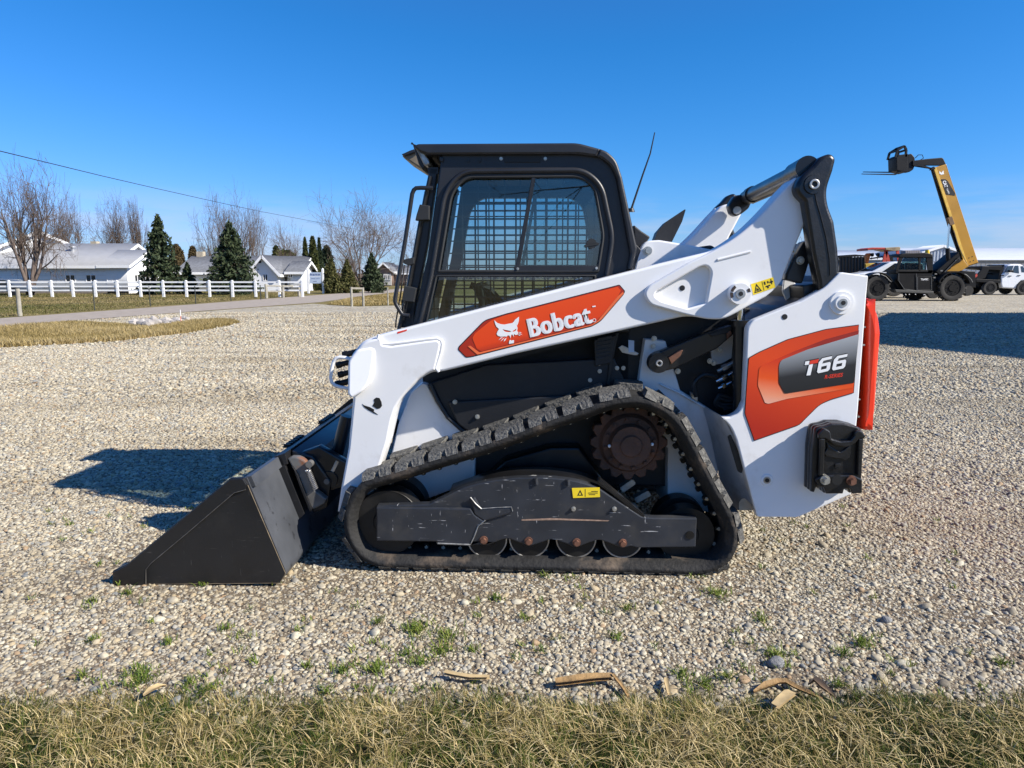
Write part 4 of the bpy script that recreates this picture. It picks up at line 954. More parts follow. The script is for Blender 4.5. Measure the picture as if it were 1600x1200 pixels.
def undercarriage(y0, detail):
    """wheels inside one track"""
    f = lambda d: d if y0 == 0 else WID-d
    def dwheel(name, px, py, r, mtl, d0, d1, groove=True):
        c = P(px, py, d0 if y0 == 0 else .05); k = K()
        w = d1-d0
        k.cyl((c.x, f(d0), c.z), (c.x, f(d0+w*.34), c.z), r, n=48); k.cyl((c.x, f(d1-w*.34), c.z), (c.x, f(d1), c.z), r, n=48)
        k.cyl((c.x, f(d0+.02), c.z), (c.x, f(d1-.02), c.z), r*.72, n=32)
        a = f(d0); s = -1 if y0 == 0 else 1
        k.cyl((c.x, a, c.z), (c.x, a+s*.012, c.z), r*.45, r*.40, n=28)
        return k.done(name, mtl, TL), c
    o, c = dwheel('front_idler', 606, 816, .158, ROLLER, .06, .36)
    if y0 == 0:
        k = K(); k.tube([(c.x+.155*math.cos(i*.1309), .061, c.z+.155*math.sin(i*.1309)) for i in range(48)], .003, 6, True); k.done('idler_rim', ROLLER, o)
    dwheel('rear_idler', 1072, 836, .135, ROLLER, .10, .34)
    for px in (761, 827, 900, 973):
        o, c = dwheel('roller', px, 841.5, .096, ROLLER, .055, .33)
        if y0 == 0:
            k = K(); k.tube([(c.x+.0935*math.cos(i*.19635), .056, c.z+.0935*math.sin(i*.19635)) for i in range(32)], .0045, 6, True); k.done('roller_lit_edge', STEEL, o)  # added bright ring, stands in for the lit edge of the roller
    # drive sprocket
    c = P(986, 697, .10); k = K(); r = .185; NT = 16; pts = []
    for i in range(NT):
        a = 2*math.pi*i/NT
        for da, rr in ((-.40, .90), (-.18, 1.0), (.18, 1.0), (.40, .90), (.5, .855)):
            aa = a+da*2*math.pi/NT; pts.append((c.x+r*rr*math.cos(aa), c.z+r*rr*math.sin(aa)))
    d0, d1 = sorted((f(.17), f(.25)))
    k.plate(pts, d0, d1, .006)
    s = -1 if y0 == 0 else 1
    a = f(.17)
    k.cyl((c.x, a, c.z), (c.x, a+s*.03, c.z), r*.78, r*.70, 40)
    k.cyl((c.x, a+s*.028, c.z), (c.x, a+s*.075, c.z), r*.55, r*.50, 36)
    k.cyl((c.x, a+s*.073, c.z), (c.x, a+s*.085, c.z), r*.30, r*.26, 28)
    k.cyl((c.x, f(.25), c.z), (c.x, f(.45), c.z), r*.7, n=30)
    sp = k.done('sprocket', RUST, TL)
    k = K()
    for i in range(12):
        an = 2*math.pi*(i+.3)/12; bolt_into(k, (c.x+r*.63*math.cos(an), a+s*.026, c.z+r*.63*math.sin(an)), .010, .016, (0, s, 0))
    k.pieces('sprocket_bolt', RUST, sp)
    k = K()
    for an in (0.06, math.pi+.03): k.ball((c.x+r*.60*math.cos(an)*.9, a+s*.06, c.z+r*.6*math.sin(an)), .0085)
    k.pieces('grease_plug', PAPERW, sp)
    # frame plate
    fd = .02
    fp = [(589, 790, .004), (670, 788), (700, 774, .03), (723, 762, .05), (766, 751, .08), (808, 746.5, .08), (860, 746, .08), (905, 752, .06), (936, 763, .02), (952, 774), (1003, 808, .01), (1022, 809.5), (1089, 810, .004), (1087, 855, .004), (995, 856), (986, 853, .01), (973, 857, .02), (958, 851, .02), (936, 843, .02), (915, 850, .02), (900, 856, .02), (886, 850, .02), (863, 842, .02), (842, 849, .02), (827, 854, .02), (812, 848, .02), (792, 841, .02), (772, 848, .02), (758, 853, .02), (748, 849), (738, 853, .006), (682, 851, .004), (681, 846), (589, 845, .004)]
    k = K(); a0, a1 = sorted((f(fd), f(fd+.05))); k.plate(LR(fp, fd, .002), a0, a1, .005)
    tf = k.done('track_frame', FRAMEP, TL)
    k = K()
    a0, a1 = sorted((f(fd-.014), f(fd+.01)))
    k.plate(LR([(589, 791, .003), (735, 793), (742, 803, .006), (757, 813), (733, 852, .006), (684, 850), (683, 845), (589, 844, .003)], fd, .002), a0, a1, .006)
    k.plate(LR([(735, 778, .006), (742, 776, .006), (752, 793), (800, 792, .004), (801, 800, .006), (757, 813), (742, 803)], fd, .002), a0, a1, .006)
    k.done('frame_gusset', FRAMEP, tf)
    if detail:
        k = K(); k.tube([P(*q, fd-.015) for q in ((735, 777), (743, 787), (752, 795))], .0035, 6); k.tube([P(*q, fd-.015) for q in ((752, 795), (776, 793), (799, 792), (801, 799))], .002, 6); k.tube([P(*q, fd-.015) for q in ((758, 813), (747, 822), (741, 838), (735, 851), (684, 849))], .0035, 6)
        k.pieces('weld_bead', mat('bright_worn_edge', (.30, .30, .29), .45, .4, var=.5, vscale=40), tf)
    k = K(); b0, b1 = sorted((f(.03), f(.22)))
    k.plate(LR([(700, 774), (766, 751, .08), (808, 747, .08), (860, 746.5, .08), (905, 752, .06), (936, 763), (1003, 808), (1000, 825), (700, 825)], fd, .002), b0, b1, .01)
    k.bar(P(934, 748, .05) if y0 == 0 else P(934, 748, .05)+Vector((0, WID-.10, 0)), P(1005, 806, .05) if y0 == 0 else P(1005, 806, .05)+Vector((0, WID-.10, 0)), .05, .02, .004)
    k.plate(LR([(860, 700), (905, 700), (940, 745), (940, 780), (720, 780), (790, 720)], .30, .01), *sorted((f(.30), f(.42))), .01)
    k.done('frame_beam', FRAMEP if not detail else BLACK, TL)
    if detail:
        for px, py in ((756, 843.5), (826, 845), (901, 847), (973, 848)):
            k = K(); bolt_into(k, P(px, py, fd), .0145, .022); k.done('roller_bolt', RUSTB, tf)
        k = K()
        for px, py in ((896, 795), (960, 795)): bolt_into(k, P(px, py, fd), .0085, .012)
        k.pieces('frame_bolt', ZINC, tf)
        k = K(); c = P(1078, 836, fd); k.cyl((c.x, fd+.004, c.z), (c.x, fd-.004, c.z), .020, n=20); k.done('frame_plug', ROLLER, tf)
        k = K()
        for (x0, y0_), (x1, y1) in (((837, 747), (838, 757)), ((887, 749), (888, 758))):
            k.tube([P(x0, y0_, fd-.002), P(x1, y1, fd-.002)], .010, 8)
        k.pieces('frame_lug', FRAMEP, tf)
        q = [(893.5, 762.5), (937, 761.5), (937.5, 776.5), (895.5, 778)]
        k = K(); k.plate(L(q, fd-.001), fd-.003, fd-.0012); st = k.done('warning_label', YELLOW, tf)
        k = K()
        k.plate([L([(902, 774), (911, 774), (906.5, 765)], fd), L([(904.2, 772.8), (908.8, 772.8), (906.5, 768)], fd)], fd-.0036, fd-.003)
        for u in ((914, 763.5, 914.8, 776), (919, 769.5, 934, 770.5), (920, 772, 930, 773), (924, 767, 934, 768)): k.plate(L([(u[0], u[1]), (u[2], u[1]), (u[2], u[3]), (u[0], u[3])], fd), fd-.0036, fd-.003)
        k.done('label_print', INK, st)
        k = K(); k.plate(L([(815, 811.5), (862, 809.5), (952, 813), (950, 814.5), (870, 812.5), (815, 813.5)], fd), fd-.0012, fd-.0002); k.done('scrape_mark', mat('bare_scrape', (0.33, 0.22, 0.16), .5, var=.4, vscale=40), tf)
    return tf
undercarriage(0, True)
undercarriage(1, False)
k = K()
k.plate(LR([(724, 742, .01), (742, 690), (860, 660), (870, 700), (905, 722), (905, 752), (724, 775)], .44, .01), .43, .6, .01); k.done('hydraulic_box', BLACK, TL)
k = K(); k.plate(L([(842, 723), (912, 720), (913, 736), (842, 738)], .415), .405, .428, .002); k.done('chassis_plate', WHITE, TL)
k = K()
for a in ((970, 764, 990, 750), (992, 780, 1014, 768)):
    k.bar(P(a[0], a[1], .28), P(a[2], a[3], .28), .06, .03, .004)
k.pieces('bright_lug', ZINC, TL)

# -- cab
cab = TL
CD = .36
side = [(690, 240, .01), (904, 238, .03), (938, 244, .03), (955, 256, .04), (964, 276, .03), (990, 420), (984, 520), (642, 520), (652, 470), (668, 400)]
upw = [(706, 300, .06), (728, 276.5, .04), (908, 275.5, .06), (930, 292, .06), (943, 368, .03), (934, 424, .008), (685, 424, .006)]
loww = [(682, 431, .006), (930, 431, .006), (922, 500), (916, 512), (664, 512, .01)]
k = K(); k.plate([LR(side, CD, .01), LR(upw, CD, .004), LR(loww, CD, .004)], CD, CD+.06, .008); cs_ = k.done('cab_side', CABPAINT, TL); far(cs_)
k = K(); k.plate(LR([(646, 229, .004), (652, 224.5, .01), (903, 223, .03), (938, 232.5), (933, 244.5), (904, 240.5, .02), (668, 241.5), (655, 237)], CD-.03, .004), CD-.03, WID-CD+.03, .010, res=2)
for d0, d1 in ((CD-.03, CD+.10), (WID-CD-.10, WID-CD+.03)):
    k.plate(LR([(937.5, 232.3), (948, 236, .05), (963, 249, .05), (972, 276), (996, 388, .01), (988, 424, .008), (980, 421), (985, 396), (964, 278), (956, 260, .04), (940, 247, .03), (932.5, 244.3)], CD-.03, .003), d0, d1, .010, res=2)
k.done('roof', CABPAINT, TL)
k = K(); A = [P(944, 240, CD+.1), P(960, 262, CD+.1), P(986, 400, CD+.1)]; k.sheet(A, [p+Vector((0, WID-2*CD-.2, 0)) for p in A]); k.done('rear_window', GLASS, TL, fix=False)
k = K(); k.plate(LR([(985, 372), (1002, 390), (990, 426), (976, 420)], .4, .004), .4, WID-.4, .004); k.done('rear_cab_sill', CABPAINT, TL)
# moulded bead round the door opening and rubber seal round the panes
def loop3(pts, d): 
    return [Vector((a[0], d, a[1])) for a in pts]
bead = [(696, 298, .09), (722, 268, .06), (912, 266, .10), (940, 290, .09), (957, 370, .05), (946, 440), (936, 520), (652, 520), (672, 440)]
k = K(); k.tube(loop3(LR(bead, CD, .02, 6), CD-.004), .013, 10, True); k.done('door_bead', CABPAINT, TL)
k = K(); k.tube(loop3(LR(upw, CD, .004, 6), CD-.001), .008, 8, True); k.tube(loop3(LR(loww, CD, .004, 6), CD-.001), .006, 8, True); k.done('window_seal', SEATM, TL)
for g0 in (CD, WID-CD-.06):
    k = K(); k.plate(LR(upw, CD, .004), g0+.03, g0+.03); k.plate(LR(loww, CD, .004), g0+.03, g0+.03); k.done('window_pane', GLASS, TL)
k = K()
k.plate(LR([(831, 276), (837, 276), (811, 424), (804, 424)], CD, .001), CD-.006, CD+.02, .003)
k.plate(LR([(804, 415), (936, 415), (935, 424), (803, 424)], CD, .001), CD-.008, CD+.02, .003)
wf = k.done('sliding_frame', CABPAINT, TL); far(wf)
k = K(); k.plate(LR([(835, 277), (909, 277, .06), (929, 293, .05), (941, 368), (934, 416), (808, 416)], CD, .003), CD+.007, CD+.007); k.done('sliding_pane', GLASS, TL)
k = K(); c = P(924, 381, CD); k.cyl((c.x, CD+.006, c.z), (c.x, CD-.02, c.z), .024, n=20); k.bar((c.x-.035, CD-.012, c.z-.012), (c.x+.035, CD-.012, c.z), .022, .014, .003); k.done('window_latch', SEATM, TL)
k = K()
for q in ((809, 420), (932, 419)): bolt_into(k, P(*q, CD-.008), .005, .006)
for q in ((783, 248), (852, 248), (972, 299)): bolt_into(k, P(*q, CD-.002), .0062, .008)
k.pieces('cab_bolt', ZINC, TL)
k = K(); k.plate(LR([(789, 242), (846, 242), (844, 254, .004), (788, 254, .004)], CD, .002), CD-.004, CD+.01, .002); k.done('air_slot', INK, TL)
k = K()
for x in (732, 750): k.box(P(x, 250, CD-.004), (.010, .010, .022), None, .003)
k.plate(LR([(687, 244), (694, 248), (692, 254), (687, 252)], CD, .003), CD-.012, CD+.01, .003)
k.pieces('small_clip', CABPAINT, TL)
# steel guards inside both side windows
def guard(d, bw, sx, sz):
    k = K()
    for reg, in ((upw,), (loww,)):
        poly = [Vector(q) for q in LR(reg, CD, .004)]
        x0 = min(p.x for p in poly); x1 = max(p.x for p in poly); z0 = min(p.y for p in poly); z1 = max(p.y for p in poly)
        def cuts(fix, val):
            xs = []
            for i in range(len(poly)):
                a, b = poly[i-1], poly[i]; u0, u1 = (a.x, b.x) if fix == 'x' else (a.y, b.y)
                if (u0-val)*(u1-val) < 0:
                    t = (val-u0)/(u1-u0); xs.append((a.y+(b.y-a.y)*t) if fix == 'x' else (a.x+(b.x-a.x)*t))
            xs.sort(); return xs
        x = x0+.035; i = 0
        while x < x1:
            c = cuts('x', x)
            if len(c) >= 2: k.span(x-bw, x+bw, d-.003, d+.003, c[0], c[-1])
            x += sx if i % 4 != 2 else sx*.7; i += 1
        z = z0+.03; i = 0
        while z < z1:
            c = cuts('z', z)
            if len(c) >= 2: k.span(c[0], c[-1], d-.0024, d+.0024, z-bw, z+bw)
            z += sz; i += 1
    return k.done('window_guard', INK if 0 else SEATM, TL, smooth=0)
guard(CD+.075, .003, .078, .060); guard(WID-CD-.075, .0052, .068, .049)
# front of the cab: door frame, glass, hinges, grab bars
k = K()
for d in (CD+.03, WID-CD-.09):
    k.plate(LR([(671, 262), (684, 262), (668, 380), (648, 480), (643, 512), (622, 512), (632, 470), (655, 372)], CD+.03, .004), d, d+.06, .006)
a = P(675, 268, CD+.03); b = P(640, 500, CD+.03)
k.span(a.x-.02, a.x+.03, CD+.03, WID-CD-.03, a.z-.01, a.z+.02); k.span(b.x-.04, b.x+.02, CD+.03, WID-CD-.03, b.z-.03, b.z+.1)
k.done('front_frame', CABPAINT, TL)
k = K()
A = [P(672, 270, CD+.07), P(630, 500, CD+.07)]; k.sheet(A, [p+Vector((0, WID-2*CD-.14, 0)) for p in A]); k.done('windscreen', GLASS, TL, fix=False)
k = K()
k.plate(LR([(657, 320), (672, 322), (672, 344), (650, 345), (652, 336)], .37, .003), .345, .39, .004)
k.plate(LR([(633, 446), (652, 450), (648, 472), (629, 470)], .37, .003), .345, .39, .004)
k.plate(LR([(630, 406), (648, 402), (648, 412), (640, 415), (632, 412)], .37, .003), .35, .38, .003)
k.pieces('door_hinge', SEATM, TL)
def smooth_path(pts, n=5):
    out = []
    for i in range(len(pts)-1):
        p0 = pts[max(i-1, 0)]; p1 = pts[i]; p2 = pts[i+1]; p3 = pts[min(i+2, len(pts)-1)]
        for j in range(n):
            t = j/n; out.append(.5*((2*p1)+(p2-p0)*t+(2*p0-5*p1+4*p2-p3)*t*t+(3*p1-p0-3*p2+p3)*t**3))
    return out+[pts[-1]]
k = K(); k.tube([P(*q, .345) for q in ((676, 294), (658, 293.5), (650, 294), (646.5, 297), (644, 303), (634, 370), (618, 463), (617, 470), (619, 476), (627, 489), (630, 492), (640, 493))], .0105, 10); k.done('grab_bar', CABPAINT, TL)
k = K()
k.tube([P(672, 275, .37), P(657, 345, .37), P(640, 440, .37), P(622, 520, .37)], .010, 8)
k.tube([P(632, 414, .36), P(626, 460, .36), P(619, 500, .36), P(618, 512, .36)], .004, 6)
k.tube([P(638, 414, .36), P(632, 460, .36), P(628, 505, .36)], .004, 6)
k.cyl(P(668, 300, .40), P(630, 500, .40), .016, n=12)
k.done('gas_strut', BLACK, TL)
# visor with work lamps
k = K(); k.plate(LR([(648, 230), (672, 238), (674, 262), (666, 271), (660, 262), (651, 232)], .5, .004), CD+.02, WID-CD-.02, .006); k.done('visor', CABPAINT, TL)
for (d0, d1) in ((.36, .50), (WID-.50, WID-.36)):
    k = K(); k.plate(LR([(649, 231), (660, 231), (671, 254, .006), (669, 258, .006), (663, 259, .006)], .36, .004), d0, d1, .006); lamp = k.done('work_lamp', mat('lamp_bowl', (0.42, 0.41, 0.39), .35, .5, var=.4, vscale=40) if d0 < 1 else bpy.data.materials['lamp_bowl'], TL)
k = K(); k.plate(LR([(628, 243, .006), (640, 236), (656, 232), (668, 262), (661, 266, .004), (631, 247)], 1.0, .004), 1.0, 1.34, .01); k.done('lamp_housing', mat('tan_lamp_housing', (0.20, 0.16, 0.11), .4, var=.3, vscale=12), TL)
k = K(); k.plate(LR([(627, 241, .004), (640, 235), (652, 231), (656, 236), (632, 244)], .98, .004), .98, 1.36, .006); k.done('lamp_hood', CABPAINT, TL)
# inside: seat, controls, rear wall
k = K()
c = P(862, 440, .85)
k.box((c.x, .865, c.z-.25), (.46, .50, .14), None, .04)
k.box((c.x+.26, .865, c.z+.02), (.13, .50, .56), Matrix.Rotation(.18, 3, 'Y'), .05)
k.box((c.x+.33, .865, c.z+.36), (.10, .28, .17), Matrix.Rotation(.18, 3, 'Y'), .04)
k.done('seat', SEATM, TL)
k = K()
c = P(745, 470, .55); d = P(770, 455, 1.2)
for q, y in ((c, .56), (c, 1.18)):
    k.tube([(q.x+.02, y, q.z-.2), (q.x+.03, y, q.z), (q.x, y, q.z+.09)], [.02, .022, .03], 10)
k.box((c.x+.25, .56, c.z-.10), (.40, .10, .08), Matrix.Rotation(.1, 3, 'Y'), .02); k.box((c.x+.25, 1.18, c.z-.10), (.40, .10, .08), Matrix.Rotation(.1, 3, 'Y'), .02)
k.tube([P(735, 445, .7), P(752, 452, .7), P(775, 476, .7), P(790, 500, .7)], .018, 8)
k.tube([P(750, 447, 1.0), P(765, 452, 1.0), P(785, 474, 1.0), P(795, 500, 1.0)], .018, 8)
k.pieces('control_lever', SEATM, TL)
k = K(); a = P(960, 268, .45); b = P(985, 420, .45); k.plate(LR([(930, 300), (958, 262), (985, 420), (975, 520), (915, 520), (945, 390)], .45, .01), .44, .50, .004); k.plate(LR([(930, 300), (958, 262), (985, 420), (975, 520), (915, 520), (945, 390)], .45, .01), WID-.50, WID-.44, .004); k.span(b.x-.02, b.x+.0, .44, WID-.44, b.z-.45, b.z+.10); k.pieces('rear_pillar', SEATM, TL)
k = K(); a = P(690, 262, .5); b = P(890, 262, .5); k.span(a.x, b.x, CD+.06, WID-CD-.06, a.z+.0, a.z+.05, .01); k.done('headliner', SEATM, TL)
k = K(); a = P(660, 512, .45); b = P(985, 512, .45); k.span(a.x, b.x, CD+.06, WID-CD-.06, a.z-.3, a.z, .01); k.done('cab_floor', SEATM, TL)

# -- bucket
BW = -.17
prof_out = [(437, 911), (445, 897), (381, 746)]
k = K()
sp_ = LR([(176, 916), (176, 892), (199, 881), (230, 855), (360, 747), (380, 746.5), (387, 757), (446, 897, .02), (437, 912, .01), (232, 914)], BW, .004)
k.plate(sp_, BW, BW+.016, .002); bside = k.done('bucket_side', BUCKETP, TL)
me = bside.data.copy(); me.transform(Matrix.Translation((0, WID-2*BW-.016, 0))); me_far = link('bucket_side', me, TL)
BW2 = WID-BW
me.transform(Matrix.Translation((0, BW2-(WID-2*BW-.016)-.016-BW, 0)))
k = K(); k.plate(LR([(178, 914), (178, 893), (200, 882), (231, 856), (361, 748), (380, 747.5), (386, 757), (384, 766), (366, 770), (290, 835), (236, 880), (228, 890), (228, 913)], BW-.002, .004), BW-.010, BW, .002)
wear = k.done('side_cutter', BUCKETP, bside)
k = K(); k.tube([P(*q, BW-.011) for q in ((228, 913), (228, 890), (236, 880), (290, 835), (366, 770), (384, 765))], .0016, 5); k.done('scraped_edge', mat('scraped_edge_steel', (.13, .12, .105), .5, .3, var=.4, vscale=30), bside)
k = K(); k.tube([P(*q, BW+.001) for q in ((387, 758), (410, 812), (446, 896), (437, 911))], .0018, 5); k.tube([P(*q, BW-.002) for q in ((178, 913), (230, 913), (436, 911))], .0014, 5); k.pieces('scraped_edge', mat('scraped_ochre', (.17, .13, .08), .6, .2, var=.4, vscale=20), bside)
k = K()
shell = L([(230, 914), (437, 911.5), (446, 897), (384, 748)], BW)
t_in = [(shell[0][0], shell[0][1]+.014), (shell[1][0]-.006, shell[1][1]+.014), (shell[2][0]-.016, shell[2][1]+.004), (shell[3][0]-.016, shell[3][1])]
k.plate(rp([shell[0], (shell[1][0], shell[1][1], .02), (shell[2][0], shell[2][1], .03), shell[3], t_in[3], (t_in[2][0], t_in[2][1], .02), (t_in[1][0], t_in[1][1], .02), t_in[0]], .002, 5), BW+.014, WID-BW-.014, .001)
k.done('bucket_shell', BUCKETB, TL)
k = K(); k.plate(L([(178, 917), (178, 911), (260, 911), (260, 916)], BW), BW+.002, WID-BW-.002, .002); k.done('cutting_edge', BUCKETP, TL)
# top edge bar with two grip steps
k = K(); q = L([(381, 747), (390, 745), (397, 762), (388, 764)], BW); k.plate(q, BW+.02, WID-BW-.02, .003); k.done('top_lip', BUCKETB, TL)
tp = Vector(L([(383, 746)], BW)[0])
for y0 in (.38, .98):
    k = K(); k.span(tp.x-.030, tp.x+.010, y0, y0+.26, tp.y-.002, tp.y+.006, .002)
    for i in range(7): k.span(tp.x-.028, tp.x+.008, y0+.01+i*.036, y0+.024+i*.036, tp.y+.006, tp.y+.016, .002)
    k.done('grip_step', BLACK, TL)
# mounting flange + coupler plate between bucket and arm
def offs(px, py, d): return P(px, py, d)
nx = Vector((shell[3][0]-shell[2][0], 0, shell[3][1]-shell[2][1])).normalized()        # up the back of the bucket
nb = Vector((-nx.z, 0, nx.x)); nb = nb if nb.x > 0 else -nb                              # away from its back
base = Vector((shell[2][0], 0, shell[2][1])); hgt = (Vector(shell[3])-Vector(shell[2])).length
def bk(u, v, y): p = base+nx*(u*hgt)+nb*v; return Vector((p.x, y, p.z))
k = K()
for y0 in (.20,):
    for ya, yb in ((.18, .20), (1.53, 1.55)):
        pts = [bk(.30, .0, 0), bk(.34, .035, 0), bk(1.0, .035, 0), bk(1.0, 0, 0)]
        k.plate([(p.x, p.z) for p in pts], ya, yb, .002)
k.plate([(p.x, p.z) for p in (bk(.90, 0, 0), bk(.90, .05, 0), bk(1.02, .06, 0), bk(1.02, 0, 0))], .18, 1.55, .003)
k.done('mount_flange', BUCKETP, TL)
k = K()
k.plate([(p.x, p.z) for p in (bk(.28, .05, 0), bk(.30, .13, 0), bk(.55, .20, 0), bk(.88, .16, 0), bk(1.0, .07, 0), bk(.9, .05, 0))], .24, WID-.24, .01)
k.plate([(p.x, p.z) for p in (bk(.45, .10, 0), bk(.45, .30, 0), bk(.62, .33, 0), bk(.95, .20, 0), bk(.95, .1, 0))], .26, .32, .008)
k.plate([(p.x, p.z) for p in (bk(.45, .10, 0), bk(.45, .30, 0), bk(.62, .33, 0), bk(.95, .20, 0), bk(.95, .1, 0))], WID-.32, WID-.26, .008)
k.done('quick_coupler', BLACK, TL)
k = K(); k.cyl(P(524, 720, .40), P(542, 650, .40), .032, n=20); k.pieces('tilt_cylinder', BLACK, TL)
k = K(); k.cyl(P(521, 735, .28), P(529, 719, .28), .022, n=20); k.done('coupler_pin', STEEL, TL)
LV = mat('worn_lever', (0.16, 0.155, 0.145), 0.5, 0.3, var=.3, vscale=12, col2=(0.28, 0.11, 0.05), c2scale=9, c2lo=.58, c2hi=.7)
k = K(); k.plate(LR([(450, 716), (456, 713), (466, 713, .02), (478, 719, .02), (485, 728, .01), (482, 738), (484, 748), (494, 766), (511, 779, .006), (508, 786), (489, 796, .004), (478, 776), (464, 742), (456, 727)], .20, .004), .19, .235, .008); k.done('coupler_lever', LV, TL)
k = K(); k.plate(LR([(457, 728), (466, 742), (486, 792), (489, 799), (484, 799), (470, 764)], .18, .002), .175, .20, .003); k.done('lever_plate', BLACK, TL)
k = K(); a = P(481, 734, .175); b = P(493, 764, .175); ax = (b-a); u = ax.normalized(); v1 = u.orthogonal().normalized(); v2 = u.cross(v1)
k.tube([a+ax*(i/120)+(v1*math.cos(i*2*math.pi/10)+v2*math.sin(i*2*math.pi/10))*.012 for i in range(121)], .0035, 6); k.done('coil_spring', STEEL, TL)
k = K(); c = P(485, 724, .19); k.cyl((c.x, .20, c.z), (c.x, .165, c.z), .017, n=18); c = P(511, 752, .24); k.cyl((c.x, .26, c.z), (c.x, .23, c.z), .014, n=14); k.done('lever_knob', LV, TL)
k = K()
for px, d in ((508, .22), (1.0, 0)):
    if d: c = P(512, 752, d); k.cyl((c.x, .30, c.z), (c.x, .25, c.z), .040, n=28)
k.done('pivot_hub', BLACK_CAST, TL)
for o in bpy.data.objects:
    if o.parent == TL and o.type == 'MESH' and 'category' in o.keys(): del o['category']
# ---------------------------------------------------------------- fences, posts, sign, wire
def facing(px, py, Y, yaw=0.0): 
    g_ = at(px, py, Y); return Frame((g_.x, Y, 0), yaw)
FWHITE = mat('white_vinyl_fence', (.80, .80, .79), .5, var=.04)
g0 = ground(250, 464.3); YF = g0.y
wf_ = thing('white_fence', 'white three rail ranch fence running in front of the white buildings', 'fence', (at(256, 464, YF).x, YF, 0))
def sub(o): return Vector(o.location)
def local(o, v): return Vector(v)-Vector(o.location)
pxs = [-90, -54, -18]+[16, 48, 82, 115, 150, 184.5, 220.5, 256, 292, 328, 364, 400, 437, 473]
xs = [at(p, 464, YF).x for p in pxs]
HF = (464.3-440)/FPX*YF*1.02
for x in xs:
    k = K(); k.box(local(wf_, (x, YF, HF*.51)), (.15, .12, HF*1.02), None, .01); k.cyl(local(wf_, (x, YF, HF*1.02)), local(wf_, (x, YF, HF*1.06)), .10, .02, 4); k.done('post', FWHITE, wf_, smooth=0)
for i in range(len(xs)-1):
    for hz in (.93, .665, .42):
        k = K(); k.box(local(wf_, ((xs[i]+xs[i+1])/2, YF+.02, HF*hz)), (xs[i+1]-xs[i]-.2, .05, .10), None, 0); k.done('rail', FWHITE, wf_, smooth=0)
WOOD = mat('grey_weathered_wood', (.30, .28, .23), .9, var=.3, vscale=5, bump=.4, bscale=25)
IRON = mat('dark_steel_post', (.03, .035, .03), .6, var=.3)
def wire_fence(name, label, spec, wires):
    a0 = ground(spec[0][0], spec[0][2]); t = thing(name, label, 'fence', a0)
    tops = []
    for px, pt, pb, w, m_ in spec:
        g_ = ground(px, pb); top = at(px, pt, g_.y); k = K()
        k.cyl(local(t, g_), local(t, (g_.x, g_.y, top.z)), w, w*.92, 10); k.done('post', m_, t); tops.append((g_, top.z))
    k = K()
    for i in range(len(tops)-1):
        for f_ in wires:
            (a, za), (b, zb) = tops[i], tops[i+1]; k.tube([local(t, (a.x, a.y-.03, za*f_)), local(t, ((a.x+b.x)/2, (a.y+b.y)/2-.03, (za+zb)/2*f_-.02)), local(t, (b.x, b.y-.03, zb*f_))], .004, 4)
    k.done('wire', IRON, t)['kind'] = 'stuff'
    return t, tops
wire_fence('wire_fence', 'low wire fence on thin steel posts along the far edge of the road', [(-200, 452, 506, .02, IRON), (31.5, 451, 493.8, .075, WOOD), (148, 449, 485, .022, IRON), (235, 447.5, 479, .024, IRON), (306, 447, 475, .026, IRON), (361, 447, 470, .028, IRON), (407.6, 445, 468, .03, IRON), (416.2, 444, 466.2, .075, WOOD)], (.95, .75, .55, .35))
def brace_fence(label, spec, rails):
    t, tops = wire_fence('post_brace', label, spec, ())
    for i, j, f_ in rails:
        (a, za), (b, zb) = tops[i], tops[j]; k = K(); k.bar(local(t, (a.x, a.y, za*f_)), local(t, (b.x, b.y, zb*f_)), .09, .09, .01); k.done('rail', WOOD, t)
brace_fence('grey wooden corner brace of three posts in front of the white gabled house', [(417.5, 444.5, 466, .06, WOOD), (442.6, 445, 465.4, .09, WOOD), (467.6, 445, 463.6, .09, WOOD)], ((0, 1, .9), (1, 2, .9), (0, 1, .5)))
brace_fence('grey wooden brace of round posts standing right of the white sign on dry grass', [(549.8, 448.5, 479, .055, WOOD), (568, 449, 478.6, .055, WOOD), (606.3, 449, 477, .035, WOOD)], ((0, 1, .94),))
# marker stick on the rubble
g_ = ground(283, 506); k = K(); top = at(282.5, 484, g_.y)
t = thing('marker_stick', 'thin orange and white marker stick on the rubble by the road', 'marker', g_)
k.cyl((0, 0, 0), (0, 0, top.z*.55), .012, n=8); k.done('orange_half', mat('faded_orange', (.75, .22, .12), .6), t)
k = K(); k.cyl((0, 0, top.z*.55), (0, 0, top.z), .012, n=8); k.done('white_half', FWHITE, t)
# roadside sign
YS = ground(483, 458.5).y
t = thing('roadside_sign', 'white roadside sign with faded blue lettering between two tall white posts', 'sign', (at(494, 458, YS).x, YS, 0))
for a, b, tp, bt in ((480.5, 482.5, 421, 458.5), (503.5, 506, 420.5, 459)):
    X = at((a+b)/2, 440, YS).x; zt = at(0, tp, YS).z; k = K(); k.box(local(t, (X, YS, zt/2)), (.16, .16, zt), None, .01); k.cyl(local(t, (X, YS, zt)), local(t, (X, YS, zt+.08)), .11, .01, 4); k.done('post', FWHITE, t, smooth=0)
x0, x1 = at(484, 430, YS).x, at(502, 430, YS).x; z1, z0 = at(0, 425.5, YS).z, at(0, 443, YS).z
k = K(); k.span(x0-t.location.x, x1-t.location.x, -.06, -.02, z0, z1, .01); k.done('board', mat('pale_blue_board', (.42, .50, .62), .6, var=.1), t, smooth=0)
INKB = mat('blue_ink', (.07, .10, .22), .6)
k = K()
def sp_(u, v): return (x0+(x1-x0)*u-t.location.x, -.064, z0+(z1-z0)*v)
